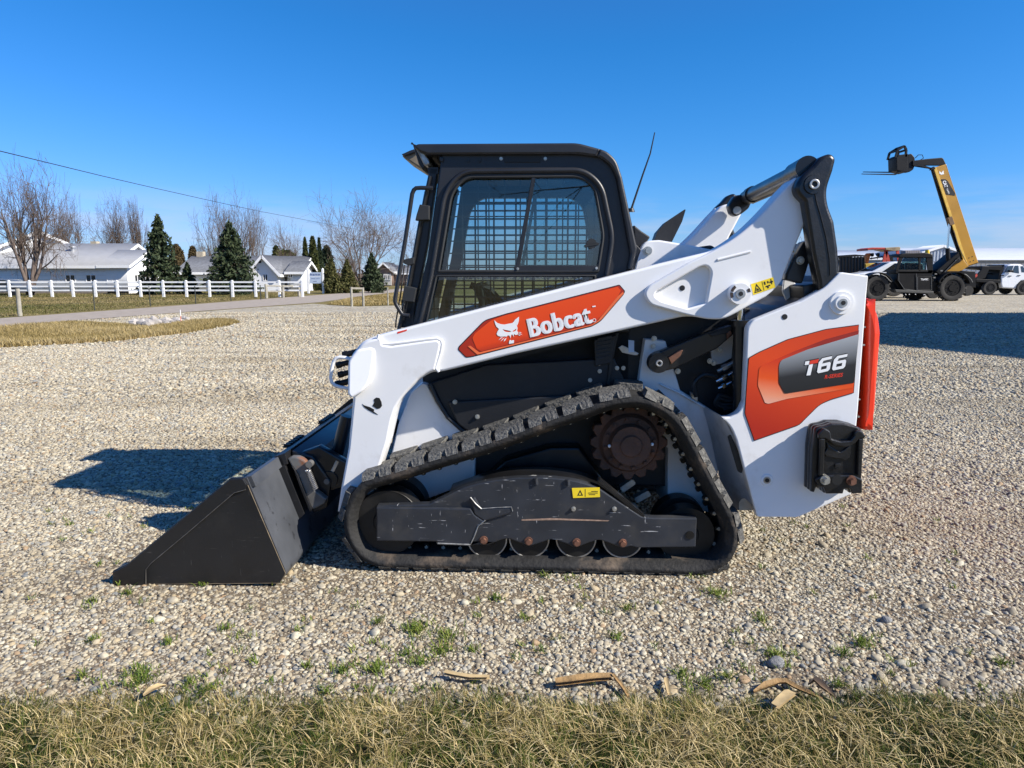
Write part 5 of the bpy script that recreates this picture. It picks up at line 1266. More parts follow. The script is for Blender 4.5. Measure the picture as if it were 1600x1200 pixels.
for u0, u1, v0, v1 in ((.06, .22, .72, .88), (.26, .46, .70, .86), (.50, .68, .72, .88), (.71, .93, .72, .86), (.10, .50, .40, .46), (.55, .9, .42, .46), (.30, .62, .16, .22)):
    n__ = int((u1-u0)/.05)+1
    for i in range(n__):
        a = u0+(u1-u0)*i/n__; k.quad([sp_(a, v0), sp_(a+(u1-u0)/n__*.62, v0), sp_(a+(u1-u0)/n__*.62, v1), sp_(a, v1)])
k.done('faded_print', INKB, t, smooth=0, fix=False)['kind'] = 'stuff'
k = K(); k.quad([sp_(.02, .60), sp_(.98, .60), sp_(.98, .64), sp_(.02, .64)]); k.done('divider_line', FWHITE, t, smooth=0, fix=False)
# overhead cable
pts = []
for i, (px, py, Y) in enumerate(((-120, 208, 14), (0, 236, 18), (80, 255.5, 21.5), (160, 275, 26), (240, 293.5, 31), (320, 311.5, 37), (400, 329, 45), (495, 347, 58), (560, 358.5, 70))): pts.append(at(px, py, Y))
k = K(); k.tube(pts, .013, 6); tag(k.done('overhead_cable', mat('cable_sheath', (.02, .02, .02), .6)), 'single dark overhead cable sloping down across the sky above the white buildings', 'cable')

# ---------------------------------------------------------------- houses
SIDING = mat('white_siding', (.80, .81, .82), .6, var=.04, vscale=2)
ROOFW = mat('pale_metal_roof', (.37, .37, .37), .55, var=.06, vscale=2, rvar=.05)
ROOFG = mat('grey_shingle_roof', (.17, .175, .185), .9, var=.25, vscale=5, bump=.3, bscale=12)
TRIM = mat('white_trim', (.82, .82, .82), .5, var=.03)
DARKW = mat('dark_window', (.015, .018, .022), .12, var=.1, spec=.6)
TANC = mat('tan_chimney', (.42, .36, .26), .8, var=.2)
def gable(root, name, x0, x1, y0, y1, ze, zr, axis, wallm, roofm, over=.35, fascia=True, th=.12):
    """box with a gable roof; axis 'x': ridge runs left-right"""
    k = K(); o = root.location
    lx = lambda x: x-o.x; ly = lambda y: y-o.y
    if axis == 'x':
        ym = (y0+y1)/2
        k.plate([(y0-o.y, -.1), (y1-o.y, -.1), (y1-o.y, ze), (ym-o.y, zr), (y0-o.y, ze)], lx(x0), lx(x1), 0)
        k.bm.transform(Matrix(((0, 1, 0, 0), (1, 0, 0, 0), (0, 0, 1, 0), (0, 0, 0, 1))))
    else:
        xm = (x0+x1)/2
        k.plate([(lx(x0), -.1), (lx(x1), -.1), (lx(x1), ze), (lx(xm), zr), (lx(x0), ze)], ly(y0), ly(y1), 0)
    w = k.done(name, wallm, root, smooth=0)
    for s in (0, 1):
        k = K()
        if axis == 'x':
            ya = y0 if s == 0 else y1; sl = (zr-ze)/abs(ym-ya); e = ya+(-over if s == 0 else over); zz0 = ze-sl*over
            pr = [(e-o.y, zz0+.02), (ym-o.y, zr+.02), (ym-o.y, zr+.02+th), (e-o.y, zz0+.02+th)]
            k.plate(pr, lx(x0-over), lx(x1+over), 0); k.bm.transform(Matrix(((0, 1, 0, 0), (1, 0, 0, 0), (0, 0, 1, 0), (0, 0, 0, 1))))
        else:
            xa = x0 if s == 0 else x1; sl = (zr-ze)/abs(xm-xa); e = xa+(-over if s == 0 else over); zz0 = ze-sl*over
            pr = [(lx(e), zz0+.02), (lx(xm), zr+.02), (lx(xm), zr+.02+th), (lx(e), zz0+.02+th)]
            k.plate(pr, ly(y0-over), ly(y1+over), 0)
        k.done('roof_slope', roofm, root, smooth=0)
        if fascia:
            k = K()
            ends = ((x0-over, x1+over) if axis == 'x' else (y0-over, y1+over))
            for en in ends:
                if axis == 'x': A = Vector((lx(en), e-o.y, zz0+.0)); B = Vector((lx(en), ym-o.y, zr+.0))
                else: A = Vector((lx(e), ly(en), zz0)); B = Vector((lx(xm), ly(en), zr))
                k.bar(A, B, .05, .20)
            if axis == 'x': k.span(lx(x0-over), lx(x1+over), e-o.y-.03, e-o.y+.03, zz0-.06, zz0+.15)
            else: k.span(lx(e)-.03, lx(e)+.03, ly(y0-over), ly(y1+over), zz0-.06, zz0+.15)
            k.done('fascia', TRIM, root, smooth=0)
    return w
def window(root, x0, x1, z0, z1, y, panes=2, nrm='y'):
    """framed window set on a wall that faces the road ('y') or the right ('x')"""
    o = root.location; k = K(); d = .05; f_ = .05
    def b(k, u0, u1, w0, w1, a, c):
        if nrm == 'y': k.span(u0-o.x, u1-o.x, y-a-o.y, y-c-o.y, w0, w1)
        else: k.span(y+a-o.x, y+c-o.x, u0-o.y, u1-o.y, w0, w1)
    b(k, x0-f_, x1+f_, z1, z1+f_, d, -.02); b(k, x0-f_, x1+f_, z0-f_, z0, d, -.02)
    b(k, x0-f_, x0, z0, z1, d, -.02); b(k, x1, x1+f_, z0, z1, d, -.02)
    for i in range(1, panes): c = x0+(x1-x0)*i/panes; b(k, c-f_*.6, c+f_*.6, z0, z1, d*.9, -.02)
    w = k.done('window', TRIM, root, smooth=0)
    for i in range(panes):
        k = K(); a0 = x0+(x1-x0)*i/panes+.01; a1 = x0+(x1-x0)*(i+1)/panes-.01; b(k, a0, a1, z0+.005, z1-.005, .012, -.01); k.done('pane', DARKW, w, smooth=0)
YA = 55.5
def X_(px, Y): return at(px, 440, Y).x
def Z_(py, Y): return at(800, py, Y).z
XA = X_(200, YA)
A_ = thing('long_barn', 'long white building with a pale metal roof and three dark windows, behind the white fence', 'building', (XA-5, YA, 0))
gable(A_, 'wall', X_(-60, YA), XA-1.6, YA, YA+8.4, Z_(417, YA)+.12, Z_(383, YA+4.2), 'x', SIDING, ROOFW, .45)
gable(A_, 'wing_wall', XA-1.65, XA, YA-.03, YA+5.6, Z_(417, YA)+.15, Z_(395, YA+2.8)+.1, 'x', SIDING, ROOFW, .45)
for a, b in ((104, 117.5), (136, 150), (168.5, 182.5)): window(A_, X_(a, YA), X_(b, YA), Z_(439.5, YA), Z_(430, YA), YA)
for yy in (YA+1.0, YA+3.6): window(A_, yy, yy+.8, Z_(439.5, YA), Z_(430, YA), XA, 2, 'x')
k = K()
for i in range(6): k.span(X_(-60, YA)-A_.location.x, XA-A_.location.x, -.018, .0, .18+i*.30, .19+i*.30)
k.done('siding_line', mat('siding_shadow_gap', (.55, .56, .58), .7), A_, smooth=0)['kind'] = 'stuff'
k = K(); k.span(X_(-60, YA)-A_.location.x, XA-A_.location.x, -.03, .01, -.02, .16); k.done('foundation', mat('concrete_footing', (.20, .17, .14), .9), A_, smooth=0)
k = K(); c = at(114, 394, YA+2.6); k.cyl(local(A_, c), local(A_, (c.x, c.y, Z_(386, YA+2.6))), .16, n=12); k.cyl(local(A_, (c.x, c.y, Z_(387, YA+2.6))), local(A_, (c.x, c.y, Z_(384.5, YA+2.6))), .26, n=12); k.done('vent_pipe', mat('galvanised', (.5, .5, .5), .4, .6), A_)
k = K(); c = at(149, 384, YA+4.4); k.box(local(A_, (c.x, c.y, c.z)), (.5, .5, .7)); k.done('chimney', TANC, A_, smooth=0)
YB = 58.0
B_ = thing('white_gabled_house', 'tall white gabled building at the left edge behind the bare tree', 'building', (X_(-20, YB), YB+6, 0), R(38))
k = K(); hw = 4.6; ze = 2.7; zr = 4.9
k.plate([(-hw, -.1), (hw, -.1), (hw, ze), (0, zr), (-hw, ze)], -6, 6); k.done('wall', SIDING, B_, smooth=0)
for s in (-1, 1):
    k = K(); sl = (zr-ze)/hw; k.plate([(s*(hw+.4), ze-sl*.4+.02), (0, zr+.02), (0, zr+.14), (s*(hw+.4), ze-sl*.4+.14)], -6.4, 6.4); k.done('roof_slope', ROOFW, B_, smooth=0)
    k = K(); k.bar((s*(hw+.4), -6.42, ze-sl*.4), (0, -6.42, zr), .05, .22); k.done('fascia', TRIM, B_, smooth=0)
k = K(); k.span(-2.2, -1.2, -6.03, -5.97, .9, 2.0); k.done('shutter', TANC, B_, smooth=0)
# white house with grey shingles
YC = 62.0
C_ = thing('white_cottage', 'white cottage with grey shingle roof and front gable, right of the big spruce', 'house', (X_(412, YC), YC, 0))
gable(C_, 'wall', X_(392, YC), X_(433.5, YC), YC, YC+6.5, Z_(424.5, YC), Z_(400.5, YC), 'y', SIDING, ROOFG, .35)
gable(C_, 'main_wall', X_(288, YC+2), X_(466, YC+2), YC+1.6, YC+8.2, Z_(424.5, YC+2), Z_(402.5, YC+5), 'x', SIDING, ROOFG, .5)
gable(C_, 'porch_wall', X_(449, YC), X_(466, YC), YC+.9, YC+5.0, Z_(424.5, YC+1), Z_(410, YC+3), 'x', SIDING, ROOFG, .4)
window(C_, X_(452, YC+1), X_(457.5, YC+1), Z_(433, YC+1), Z_(425.5, YC+1), YC+.9)
window(C_, X_(412, YC), X_(418, YC), Z_(438, YC), Z_(429, YC), YC)
k = K(); k.span(X_(436, YC)-C_.location.x, X_(440, YC)-C_.location.x, 1.55, 1.62, .1, Z_(427, YC+1.6)); k.done('door', mat('dark_door', (.05, .05, .055), .5), C_, smooth=0)
k = K(); c = X_(407.5, YC); k.span(c-.12-C_.location.x, c+.12-C_.location.x, -.03, .01, Z_(411, YC), Z_(407.5, YC)); k.done('gable_vent', DARKW, C_, smooth=0)
k = K(); c = at(314, 400, YC+5); k.box(local(C_, (c.x, c.y, c.z)), (.6, .6, .8)); k.done('chimney', TANC, C_, smooth=0)
YD = 95.0
BR = mat('brown_brick', (.22, .15, .12), .9, var=.2, vscale=3)
D_ = thing('brick_house', 'distant brown brick house with steep gable beyond the right hand spruce', 'house', (X_(600, YD), YD, 0))
gable(D_, 'wall', X_(588, YD), X_(612, YD), YD, YD+8, Z_(422, YD), Z_(411, YD), 'y', BR, ROOFG, .4)
gable(D_, 'side_wall', X_(600, YD), X_(640, YD), YD+2, YD+9, Z_(427, YD), Z_(416, YD+5), 'x', BR, ROOFG, .4)
k = K(); k.span(X_(600, YD)-D_.location.x, X_(612, YD)-D_.location.x, -.25, -.05, .1, Z_(428, YD)); k.done('porch_front', mat('pale_stone', (.5, .48, .44), .8), D_, smooth=0)
window(D_, X_(601, YD), X_(605, YD), Z_(437, YD), Z_(430, YD), YD-.3); window(D_, X_(607, YD), X_(611, YD), Z_(437, YD), Z_(430, YD), YD-.3)
# parked car at the far left behind the fence
def simple_wheel(k, c, r, w):
    k.cyl((c[0], c[1]-w/2, c[2]), (c[0], c[1]+w/2, c[2]), r, n=24)
YV = 50
V_ = thing('parked_car', 'dark grey car parked behind the white fence at the left edge', 'car', (X_(4, YV), YV, 0))
k = K(); k.plate(rp([(-2.2, .25), (2.2, .25), (2.25, .6), (1.4, .75), (.8, 1.12), (-1.1, 1.15), (-1.9, .75), (-2.25, .65)], .12), -.8, .8, .08); k.done('body', mat('dark_grey_car_paint', (.08, .10, .13), .3, var=.05, coat=.5), V_)
k = K(); k.plate(rp([(1.2, .76), (.75, 1.06), (-1.0, 1.08), (-1.6, .76)], .05), -.82, .82, .01); k.done('windows', DARKW, V_)
for x in (-1.35, 1.35):
    for y in (-.75, .75):
        k = K(); simple_wheel(k, (x, y, .3), .3, .2); k.done('wheel', HOSE, V_)

# ---------------------------------------------------------------- trees
BARK = mat('grey_brown_bark', (.125, .095, .078), .9, var=.25, vscale=4)
TWIG = mat('reddish_twigs', (.125, .088, .064), .9, var=.2, vscale=1)
def prisms(segs, n):
    """tapered prisms for (p0, p1, r0, r1)"""
    p0 = np.array([s[0] for s in segs]); p1 = np.array([s[1] for s in segs]); r0 = np.array([s[2] for s in segs]); r1 = np.array([s[3] for s in segs])
    d = p1-p0; d /= np.linalg.norm(d, axis=1)[:, None]+1e-9
    h = np.where(np.abs(d[:, 2:3]) < .9, [[0, 0, 1.0]], [[1.0, 0, 0]]); u = np.cross(d, h); u /= np.linalg.norm(u, axis=1)[:, None]+1e-9; v = np.cross(d, u)
    V = np.zeros((len(segs), 2*n, 3))
    for k_ in range(n):
        a = 2*math.pi*k_/n; o = u*math.cos(a)+v*math.sin(a)
        V[:, k_] = p0+o*r0[:, None]; V[:, n+k_] = p1+o*r1[:, None]
    base = (np.arange(len(segs))*2*n)[:, None]
    F_ = np.concatenate([base+np.array([[k_, (k_+1) % n, n+(k_+1) % n, n+k_]]) for k_ in range(n)])
    return V.reshape(-1, 3), F_
def grow(rs, p, d, L_, r, lev, maxlev, out, up, spread, kids_, nseg=4, sway=.16):
    if lev > maxlev or r < .002: return
    p = p.copy(); d = d/np.linalg.norm(d)
    for i in range(nseg):
        d = d+rs.normal(0, sway*1.15, 3)*(.6 if lev == 0 else 1); d[2] += up*(.5 if lev < 2 else .3); d /= np.linalg.norm(d)
        q = p+d*L_/nseg; ra = r*(1-.62*i/nseg); rb = r*(1-.62*(i+1)/nseg)
        out.append((p.copy(), q.copy(), ra, rb, lev)); p = q
        if lev < maxlev and (i > 0 or lev > 0):
            for _ in range(kids_[min(lev, len(kids_)-1)]):
                if rs.rand() < .85:
                    a = rs.rand()*6.283; w = np.cross(d, [math.cos(a), math.sin(a), .3]); w /= np.linalg.norm(w)+1e-9
                    nd = d*(1-spread*.45)+w*spread*rs.uniform(.6, 1.15)
                    grow(rs, p, nd, L_*rs.uniform(.45, .72), rb*rs.uniform(.45, .68), lev+1, maxlev, out, up, spread, kids_, max(3, nseg-1), sway)
def bare_tree(name, label, px, Y, top, half_w, seed, stems=1, base=None, maxlev=4, kids_=(2, 2, 2, 2), spread=.64, up=.07, r0=.015, cat='tree', low=.25, tl_=(.12, .62), group='bare trees across the road', tw=TWIG):
    rs = np.random.RandomState(seed); X = X_(px, Y); H_ = Z_(top, Y); out = []
    t = thing(name, label, cat, (X, Y, 0), 0, group)
    for s in range(stems):
        a = 6.283*(s+rs.rand()*.5)/max(stems, 1); tilt = 0 if stems == 1 else rs.uniform(*tl_)
        d = np.array([math.cos(a)*tilt, math.sin(a)*tilt, 1.0])
        st = np.array([math.cos(a)*.1*(stems > 1), math.sin(a)*.1*(stems > 1), 0.0])
        if stems == 1:
            out.append((st, st+np.array([0, 0, H_*low]), H_*r0*1.25, H_*r0, 0)); st = st+np.array([0, 0, H_*low])
            for q in range(4):
                aa = q*1.57+rs.rand(); grow(rs, st-np.array([0, 0, H_*low*.15*rs.rand()]), np.array([math.cos(aa)*.75, math.sin(aa)*.75, .8]), H_*.50, H_*r0*.62, 1, maxlev, out, up, spread, kids_, 4)
        grow(rs, st, d, H_*(.62 if stems == 1 else .72), H_*r0*(1 if stems == 1 else .62), 0, maxlev, out, up, spread, kids_, 5)
    if stems > 1 and cat == 'tree': out.append((np.array([0, 0, -.1]), np.array([0, 0, H_*.07]), H_*r0*1.3, H_*r0*1.05, 0))
    P1 = np.array([s[1] for s in out]); zmax = np.percentile(P1[:, 2], 99.7); wx = np.percentile(np.abs(P1[:, 0]), 98.5)
    sz = H_/zmax; sx = (half_w/FPX*Y)/wx
    S = np.array([sx, sx, sz])
    out = [(s[0]*S, s[1]*S, s[2], s[3], s[4]) for s in out]
    A = [s[:4] for s in out if s[4] <= 1]; B = [s[:4] for s in out if s[4] > 1]
    V, F_ = prisms(A, 6); link('trunk', np_mesh('trunk', V, F_, BARK), t)
    B = [(s[0], s[1], max(s[2], .0085), max(s[3], .006)) for s in B]
    V, F_ = prisms(B, 3); link('crown', np_mesh('crown', V, F_, tw), t)
    return t
bare_tree('bare_tree', 'big bare tree with low spreading limbs before the white barn at far left', 46, 51, 251, 62, 6, 6, maxlev=4, kids_=(2, 2, 2, 1), spread=.74, r0=.024, tl_=(.15, .95), up=.05)
bare_tree('bare_tree', 'bare tree behind the barn roof just right of the big low limbed tree', 112, 78, 303, 34, 8, 5, maxlev=4, kids_=(2, 2, 2, 2), spread=.66)
bare_tree('bare_tree', 'round topped bare tree behind the middle of the long barn roof', 183, 84, 304, 38, 9, 5, maxlev=4, kids_=(2, 2, 2, 2), spread=.66)
bare_tree('bare_tree', 'narrow bare tree behind the right end of the barn roof beside the first spruce', 216, 86, 311, 19, 10, 4, maxlev=4, kids_=(2, 2, 2, 2), spread=.6)
bare_tree('bare_tree', 'tall bare tree rising behind the left side of the big full spruce', 345, 88, 304, 34, 12, 4, maxlev=4, kids_=(2, 2, 2, 2), spread=.66)
bare_tree('bare_tree', 'tallest bare tree behind the right shoulder of the big full spruce', 380, 92, 298, 36, 14, 4, maxlev=4, kids_=(2, 2, 2, 2), spread=.66)
bare_tree('bare_tree', 'bare reddish tree behind the gable of the white cottage', 412, 96, 342, 30, 15, 3, maxlev=4, kids_=(1, 2, 2, 2), spread=.5)
bare_tree('bare_tree', 'bare tree behind the right end of the cottage roof', 452, 98, 342, 28, 16, 4, maxlev=4, kids_=(2, 2, 2, 2), spread=.66)
bare_tree('bare_tree', 'large wide bare tree behind the three small spruces', 566, 74, 302, 70, 17, 7, maxlev=4, kids_=(2, 2, 2, 2), spread=.66, tl_=(.15, .8))
bare_tree('bare_tree', 'bare tree seen behind the front grab bar of the loader cab', 648, 100, 348, 34, 18, 3, maxlev=4, kids_=(2, 2, 2, 2), spread=.66)
bare_tree('bare_tree', 'small bare tree seen between the white rear arm and the black link', 1256, 110, 364, 20, 19, 3, maxlev=4, kids_=(2, 2, 2, 2), spread=.66)
bare_tree('bare_shrub', 'dense brown bare shrub at the right end of the cottage', 450, 70, 383, 25, 20, 9, maxlev=3, kids_=(2, 3, 3), spread=.5, r0=.008, cat='shrub', group='bare shrubs across the road')
bare_tree('bare_shrub', 'wide reddish brown bare shrub behind the three small spruces', 546, 64, 382, 29, 21, 12, maxlev=3, kids_=(2, 3, 3), spread=.5, r0=.007, cat='shrub', group='bare shrubs across the road')
bare_tree('bare_shrub', 'bare shrub behind the cottage roof, left of the big full spruce', 326, 84, 378, 14, 24, 8, maxlev=3, kids_=(2, 3, 3), spread=.5, r0=.008, cat='shrub', group='bare shrubs across the road')
def clumps(rs, P_, size, nrm=None):
    """two crossed leaf faces at each point"""
    n_ = len(P_); V = np.zeros((n_, 4, 3))
    a = rs.normal(0, 1, (n_, 3)); a /= np.linalg.norm(a, axis=1)[:, None]; b = np.cross(a, rs.normal(0, 1, (n_, 3))); b /= np.linalg.norm(b, axis=1)[:, None]+1e-9
    s = (size*rs.uniform(.6, 1.4, n_))[:, None]
    V[:, 0] = P_-a*s; V[:, 1] = P_+b*s*.45; V[:, 2] = P_+a*s; V[:, 3] = P_-b*s*.45
    return V.reshape(-1, 3), (np.arange(n_)*4)[:, None]+np.array([[0, 1, 2, 3]])
NEEDLE = tone_mat('spruce_needles', [(0, (.018, .030, .016)), (.5, (.042, .062, .028)), (1, (.085, .10, .045))], .7, .25, .1)
NEEDLE2 = tone_mat('olive_needles', [(0, (.028, .034, .010)), (.5, (.075, .078, .022)), (1, (.14, .12, .04))], .7, .25, .1)
def spruce(label, px, Y, top, half_w, seed, gap=1.0, m_=None, tip=None, pw=.85, group='spruces across the road'):
    rs = np.random.RandomState(seed); X = X_(px, Y); H_ = Z_(top, Y); W_ = half_w/FPX*Y
    t = thing('spruce_tree', label, 'spruce', (X, Y, 0), 0, group)
    segs = [(np.zeros(3), np.array([0, 0, H_*.97]), .02*H_+.03, .01)]; Pn = []
    nw = int(26*gap)+6
    for w in range(nw):
        z = H_*(.05+.93*(w/nw)**.92); Lb = W_*max(.05, 1-z/H_)**pw
        for b in range(9 if w < nw*.8 else 6):
            a = rs.rand()*6.283; Lr = Lb*rs.uniform(.62, 1.12); dz = rs.uniform(-.12, .10)
            e = np.array([math.cos(a)*Lr, math.sin(a)*Lr, Lr*dz]); s0 = np.array([0, 0, z]); mid = s0+e*.5+np.array([0, 0, -.06*Lr]); en = s0+e+np.array([0, 0, .03*Lr])
            segs += [(s0, mid, .018, .012), (mid, en, .012, .004)]
            nn = int(7+22*Lr/max(W_, .3))
            for q in range(nn):
                f_ = (.18+.82*rs.rand()**.7); c = s0+(mid-s0)*min(1, f_*2)+(en-mid)*max(0, f_*2-1)
                sp2 = Lr*.20*(1.1-f_*.7); Pn.append(c+np.array([rs.normal(0, sp2*.7), rs.normal(0, sp2*.7), rs.normal(-.02, .07*H_/8+.02)]))
    for q in range(20): Pn.append(np.array([rs.normal(0, .03), rs.normal(0, .03), H_*rs.uniform(.93, 1.0)]))
    V, F_ = prisms(segs, 5); link('trunk', np_mesh('trunk', V, F_, BARK), t)
    Pn = np.array(Pn); V, F_ = clumps(rs, Pn, H_*.021+.045)
    tone = np.clip(.5+.25*fbm(Pn[:, 0]*1.3, Pn[:, 2]*1.3, 1)+rs.normal(0, .2, len(Pn)), 0, 1)
    link('crown', np_mesh('crown', V, F_, m_ or NEEDLE, np.repeat(tone, 4)), t)
spruce('open spruce with gaps between its branches at the right end of the long barn', 253, 52, 334, 40, 41, .85)
spruce('big full spruce standing left of the white cottage behind the white fence', 363, 53, 346, 50, 42, 1.5, NEEDLE)
spruce('small dark spruce between the open spruce and the big full spruce', 294, 54, 409, 20, 43, .8)
spruce('leftmost of the three small spruces, just right of the white roadside sign', 518, 56, 403, 24, 44, 1.1, NEEDLE2)
spruce('middle and slimmest of the three small spruces right of the sign', 543, 57, 405, 20, 45, 1.0, NEEDLE2)
spruce('rightmost and darkest of the three small spruces, beside the brick house', 582, 58, 395, 25, 46, 1.3)
CEDAR = tone_mat('arborvitae_leaf', [(0, (.020, .030, .010)), (.5, (.055, .065, .018)), (1, (.12, .11, .035))], .75, .2, .1)
CEDARB = tone_mat('brown_cedar_leaf', [(0, (.04, .030, .014)), (.5, (.085, .062, .028)), (1, (.15, .11, .05))], .8, .2, .1)
def column_tree(name, label, px, Y, top, half_w, seed, m_, cat, group, pw=.55, n_=2600):
    rs = np.random.RandomState(seed); X = X_(px, Y); H_ = Z_(top, Y); W_ = half_w/FPX*Y
    t = thing(name, label, cat, (X, Y, 0), 0, group)
    V, F_ = prisms([(np.zeros(3), np.array([0, 0, H_*.8]), .09, .03)], 6); link('trunk', np_mesh('trunk', V, F_, BARK), t)
    u = rs.rand(n_); a = rs.rand(n_)*6.283; prof = np.minimum(1, (1-u)**pw*1.15)*np.minimum(1, (u+.06)*8)
    r_ = W_*prof*(.72+.30*np.sqrt(rs.rand(n_)))*(1+.22*np.sin(a*3+u*9)*rs.rand(n_))
    Pn = np.column_stack([r_*np.cos(a), r_*np.sin(a), H_*(u*.99+.01*rs.rand(n_))])
    V, F_ = clumps(rs, Pn, W_*.13+.08)
    tone = np.clip(.5+.3*fbm(Pn[:, 0]*2, Pn[:, 2]*1.2, 1)+rs.normal(0, .2, n_), 0, 1)
    link('crown', np_mesh('crown', V, F_, m_, np.repeat(tone, 4)), t)
column_tree('arborvitae', 'leftmost and darkest of the three tall column evergreens above the roadside sign', 479, 68, 371, 5.5, 51, CEDAR, 'evergreen', 'column evergreens above the sign')
column_tree('arborvitae', 'middle and widest of the three tall column evergreens above the roadside sign', 491, 67, 369, 9.5, 52, CEDAR, 'evergreen', 'column evergreens above the sign')
column_tree('arborvitae', 'rightmost of the three tall column evergreens above the roadside sign', 501, 69, 372, 7, 53, NEEDLE, 'evergreen', 'column evergreens above the sign', .8)
column_tree('round_evergreen', 'squat olive evergreen behind the cottage roof', 434, 76, 384, 10, 54, CEDAR, 'evergreen', 'background evergreens', .5)
column_tree('round_evergreen', 'brownish evergreen behind the grey roof beside the open spruce', 279, 82, 382, 14, 55, CEDARB, 'evergreen', 'background evergreens', .45)
column_tree('round_evergreen', 'brown evergreen right of the small dark spruce, over the grey roof', 304, 84, 385, 10, 56, CEDARB, 'evergreen', 'background evergreens', .45)
column_tree('round_evergreen', 'small brown evergreen behind the barn roof beside the big bare tree', 64, 70, 363, 11, 57, CEDARB, 'evergreen', 'background evergreens', .45)
column_tree('round_evergreen', 'dark evergreen behind the shrub right of the column evergreens', 512, 72, 384, 12, 58, NEEDLE, 'evergreen', 'background evergreens', .45)
column_tree('round_evergreen', 'dark evergreen hedge behind the brown shrub by the cottage', 447, 74, 392, 24, 59, CEDAR, 'evergreen', 'background evergreens', .35)
# far woods along the horizon
rs = np.random.RandomState(77); Pn = []
for i in range(16000):
    a = rs.uniform(-.95, .95); D = rs.uniform(230, 330); Pn.append((math.sin(a)*D, math.cos(a)*D, abs(rs.normal(0, 1))*1.6*(1+.4*noise.noise(Vector((a*14, 0, 0))))))
V, F_ = clumps(rs, np.array(Pn), .7)
WOODS = tone_mat('far_woods', [(0, (.06, .045, .04)), (1, (.12, .095, .08))], .9, .1)
tag(link('distant_woods', np_mesh('distant_woods', V, F_, WOODS, np.repeat(rs.rand(len(Pn)), 4))), kind='stuff')
# tree behind the photographer, mirrored in the cab window
rs = np.random.RandomState(91); out = []
t = thing('bare_tree', 'bare tree behind the camera, seen only as branches mirrored in the cab window', 'tree', (2.6, -8.5, 0))
grow(rs, np.array([0, 0, 0.0]), np.array([0, 0, 1.0]), 7.0, .17, 0, 4, out, .08, .75, (2, 3, 2, 2), 5)
V, F_ = prisms([s[:4] for s in out if s[4] <= 1], 6); link('trunk', np_mesh('trunk', V, F_, BARK), t)
V, F_ = prisms([s[:4] for s in out if s[4] > 1], 3); link('crown', np_mesh('crown', V, F_, TWIG), t)
# ---------------------------------------------------------------- machines and sheds on the right
GOLD = mat('machine_yellow', (.44, .225, .02), .4, var=.08, vscale=1.5, col2=(.35, .2, .04), c2scale=2, c2lo=.6, c2hi=.9, coat=.2)
BLK = mat('machine_black', (.005, .005, .0055), .5, var=.2, vscale=2, spec=.25)
TYRE = mat('tractor_tyre', (.022, .021, .020), .8, var=.25, vscale=4, col2=(.10, .09, .075), c2scale=3, c2lo=.55, c2hi=.85)
GLASS2 = glass('machine_glass', (.55, .68, .70), .9)
def big_wheel(root, c, r, w, lugs=True, rim=BLK, hub=BLK, name='wheel'):
    k = K(); n_ = 40
    pr = [(.62*r, -w*.42), (.80*r, -w*.5), (.93*r, -w*.47), (r*.96, -w*.36), (r*.96, w*.36), (.93*r, w*.47), (.80*r, w*.5), (.62*r, w*.42)]
    rings = [[k.bm.verts.new((c[0]+a*math.cos(2*math.pi*i/n_), c[1]+b, c[2]+a*math.sin(2*math.pi*i/n_))) for a, b in pr] for i in range(n_)]
    for i in range(n_):
        A = rings[i]; B = rings[(i+1) % n_]
        for j in range(len(pr)-1): k.bm.faces.new((A[j], A[j+1], B[j+1], B[j]))
    if lugs:
        for i in range(18):
            for s in (-1, 1):
                a = 2*math.pi*(i+.25*s)/18; m = Matrix.Rotation(-a, 3, 'Y'); cc = Vector((math.cos(a)*r*.985, s*w*.22, math.sin(a)*r*.985))+Vector(c)
                k.box(cc, (.09, w*.48, .07), m @ Matrix.Rotation(.5*s, 3, 'X'))
    wv = k.done(name, TYRE, root)
    k = K(); k.cyl((c[0], c[1]-w*.36, c[2]), (c[0], c[1]+w*.36, c[2]), r*.63, n=32); k.done('rim', rim, wv)
    k = K(); k.cyl((c[0], c[1]-w*.44, c[2]), (c[0], c[1]-w*.3, c[2]), r*.26, r*.3, n=20)
    for i in range(8): a = i*.785; k.cyl((c[0]+r*.42*math.cos(a), c[1]-w*.40, c[2]+r*.42*math.sin(a)), (c[0]+r*.42*math.cos(a), c[1]-w*.3, c[2]+r*.42*math.sin(a)), .03, n=6)
    k.done('hub', hub, wv)
    return wv
YT = 39.0
gT = at(1432, 470, YT)
T = Frame((gT.x, YT, 0), 0)
TH = thing('telehandler', 'black and yellow telehandler with its raised boom holding two black forks', 'telehandler', T.origin)
def tl(pts, d=0, r=.02): return PX(T, pts, r)
zt = lambda x, y: (1360+x/8.889, 360+y/8.889)       # enlarged crop -> photo pixels
c = T.P(1371.5, 450, 0); big_wheel(TH, (c.x, .25, .70), .70, .46); big_wheel(TH, (c.x+.1, 2.1, .70), .70, .46)
c2_ = T.P(1489.5, 449, 0); big_wheel(TH, (c2_.x, .25, .72), .73, .46); big_wheel(TH, (c2_.x-.95, 2.1, .70), .70, .46)
k = K()
k.plate(tl([zt(*q) for q in ((360, 590), (860, 590), (880, 700), (960, 640), (1300, 640), (1340, 900), (1000, 880), (860, 850), (420, 830), (330, 720))]), .25, 2.0, .03)
k.done('chassis', BLK, TH)
k = K(); k.plate(tl([zt(*q) for q in ((380, 570), (860, 570), (865, 850), (640, 850), (470, 815), (370, 690))]), .05, .9, .03); k.plate(tl([zt(*q) for q in ((640, 640), (850, 640), (850, 835), (640, 840))]), .03, .1, .01); k.done('side_panel', BLK, TH)
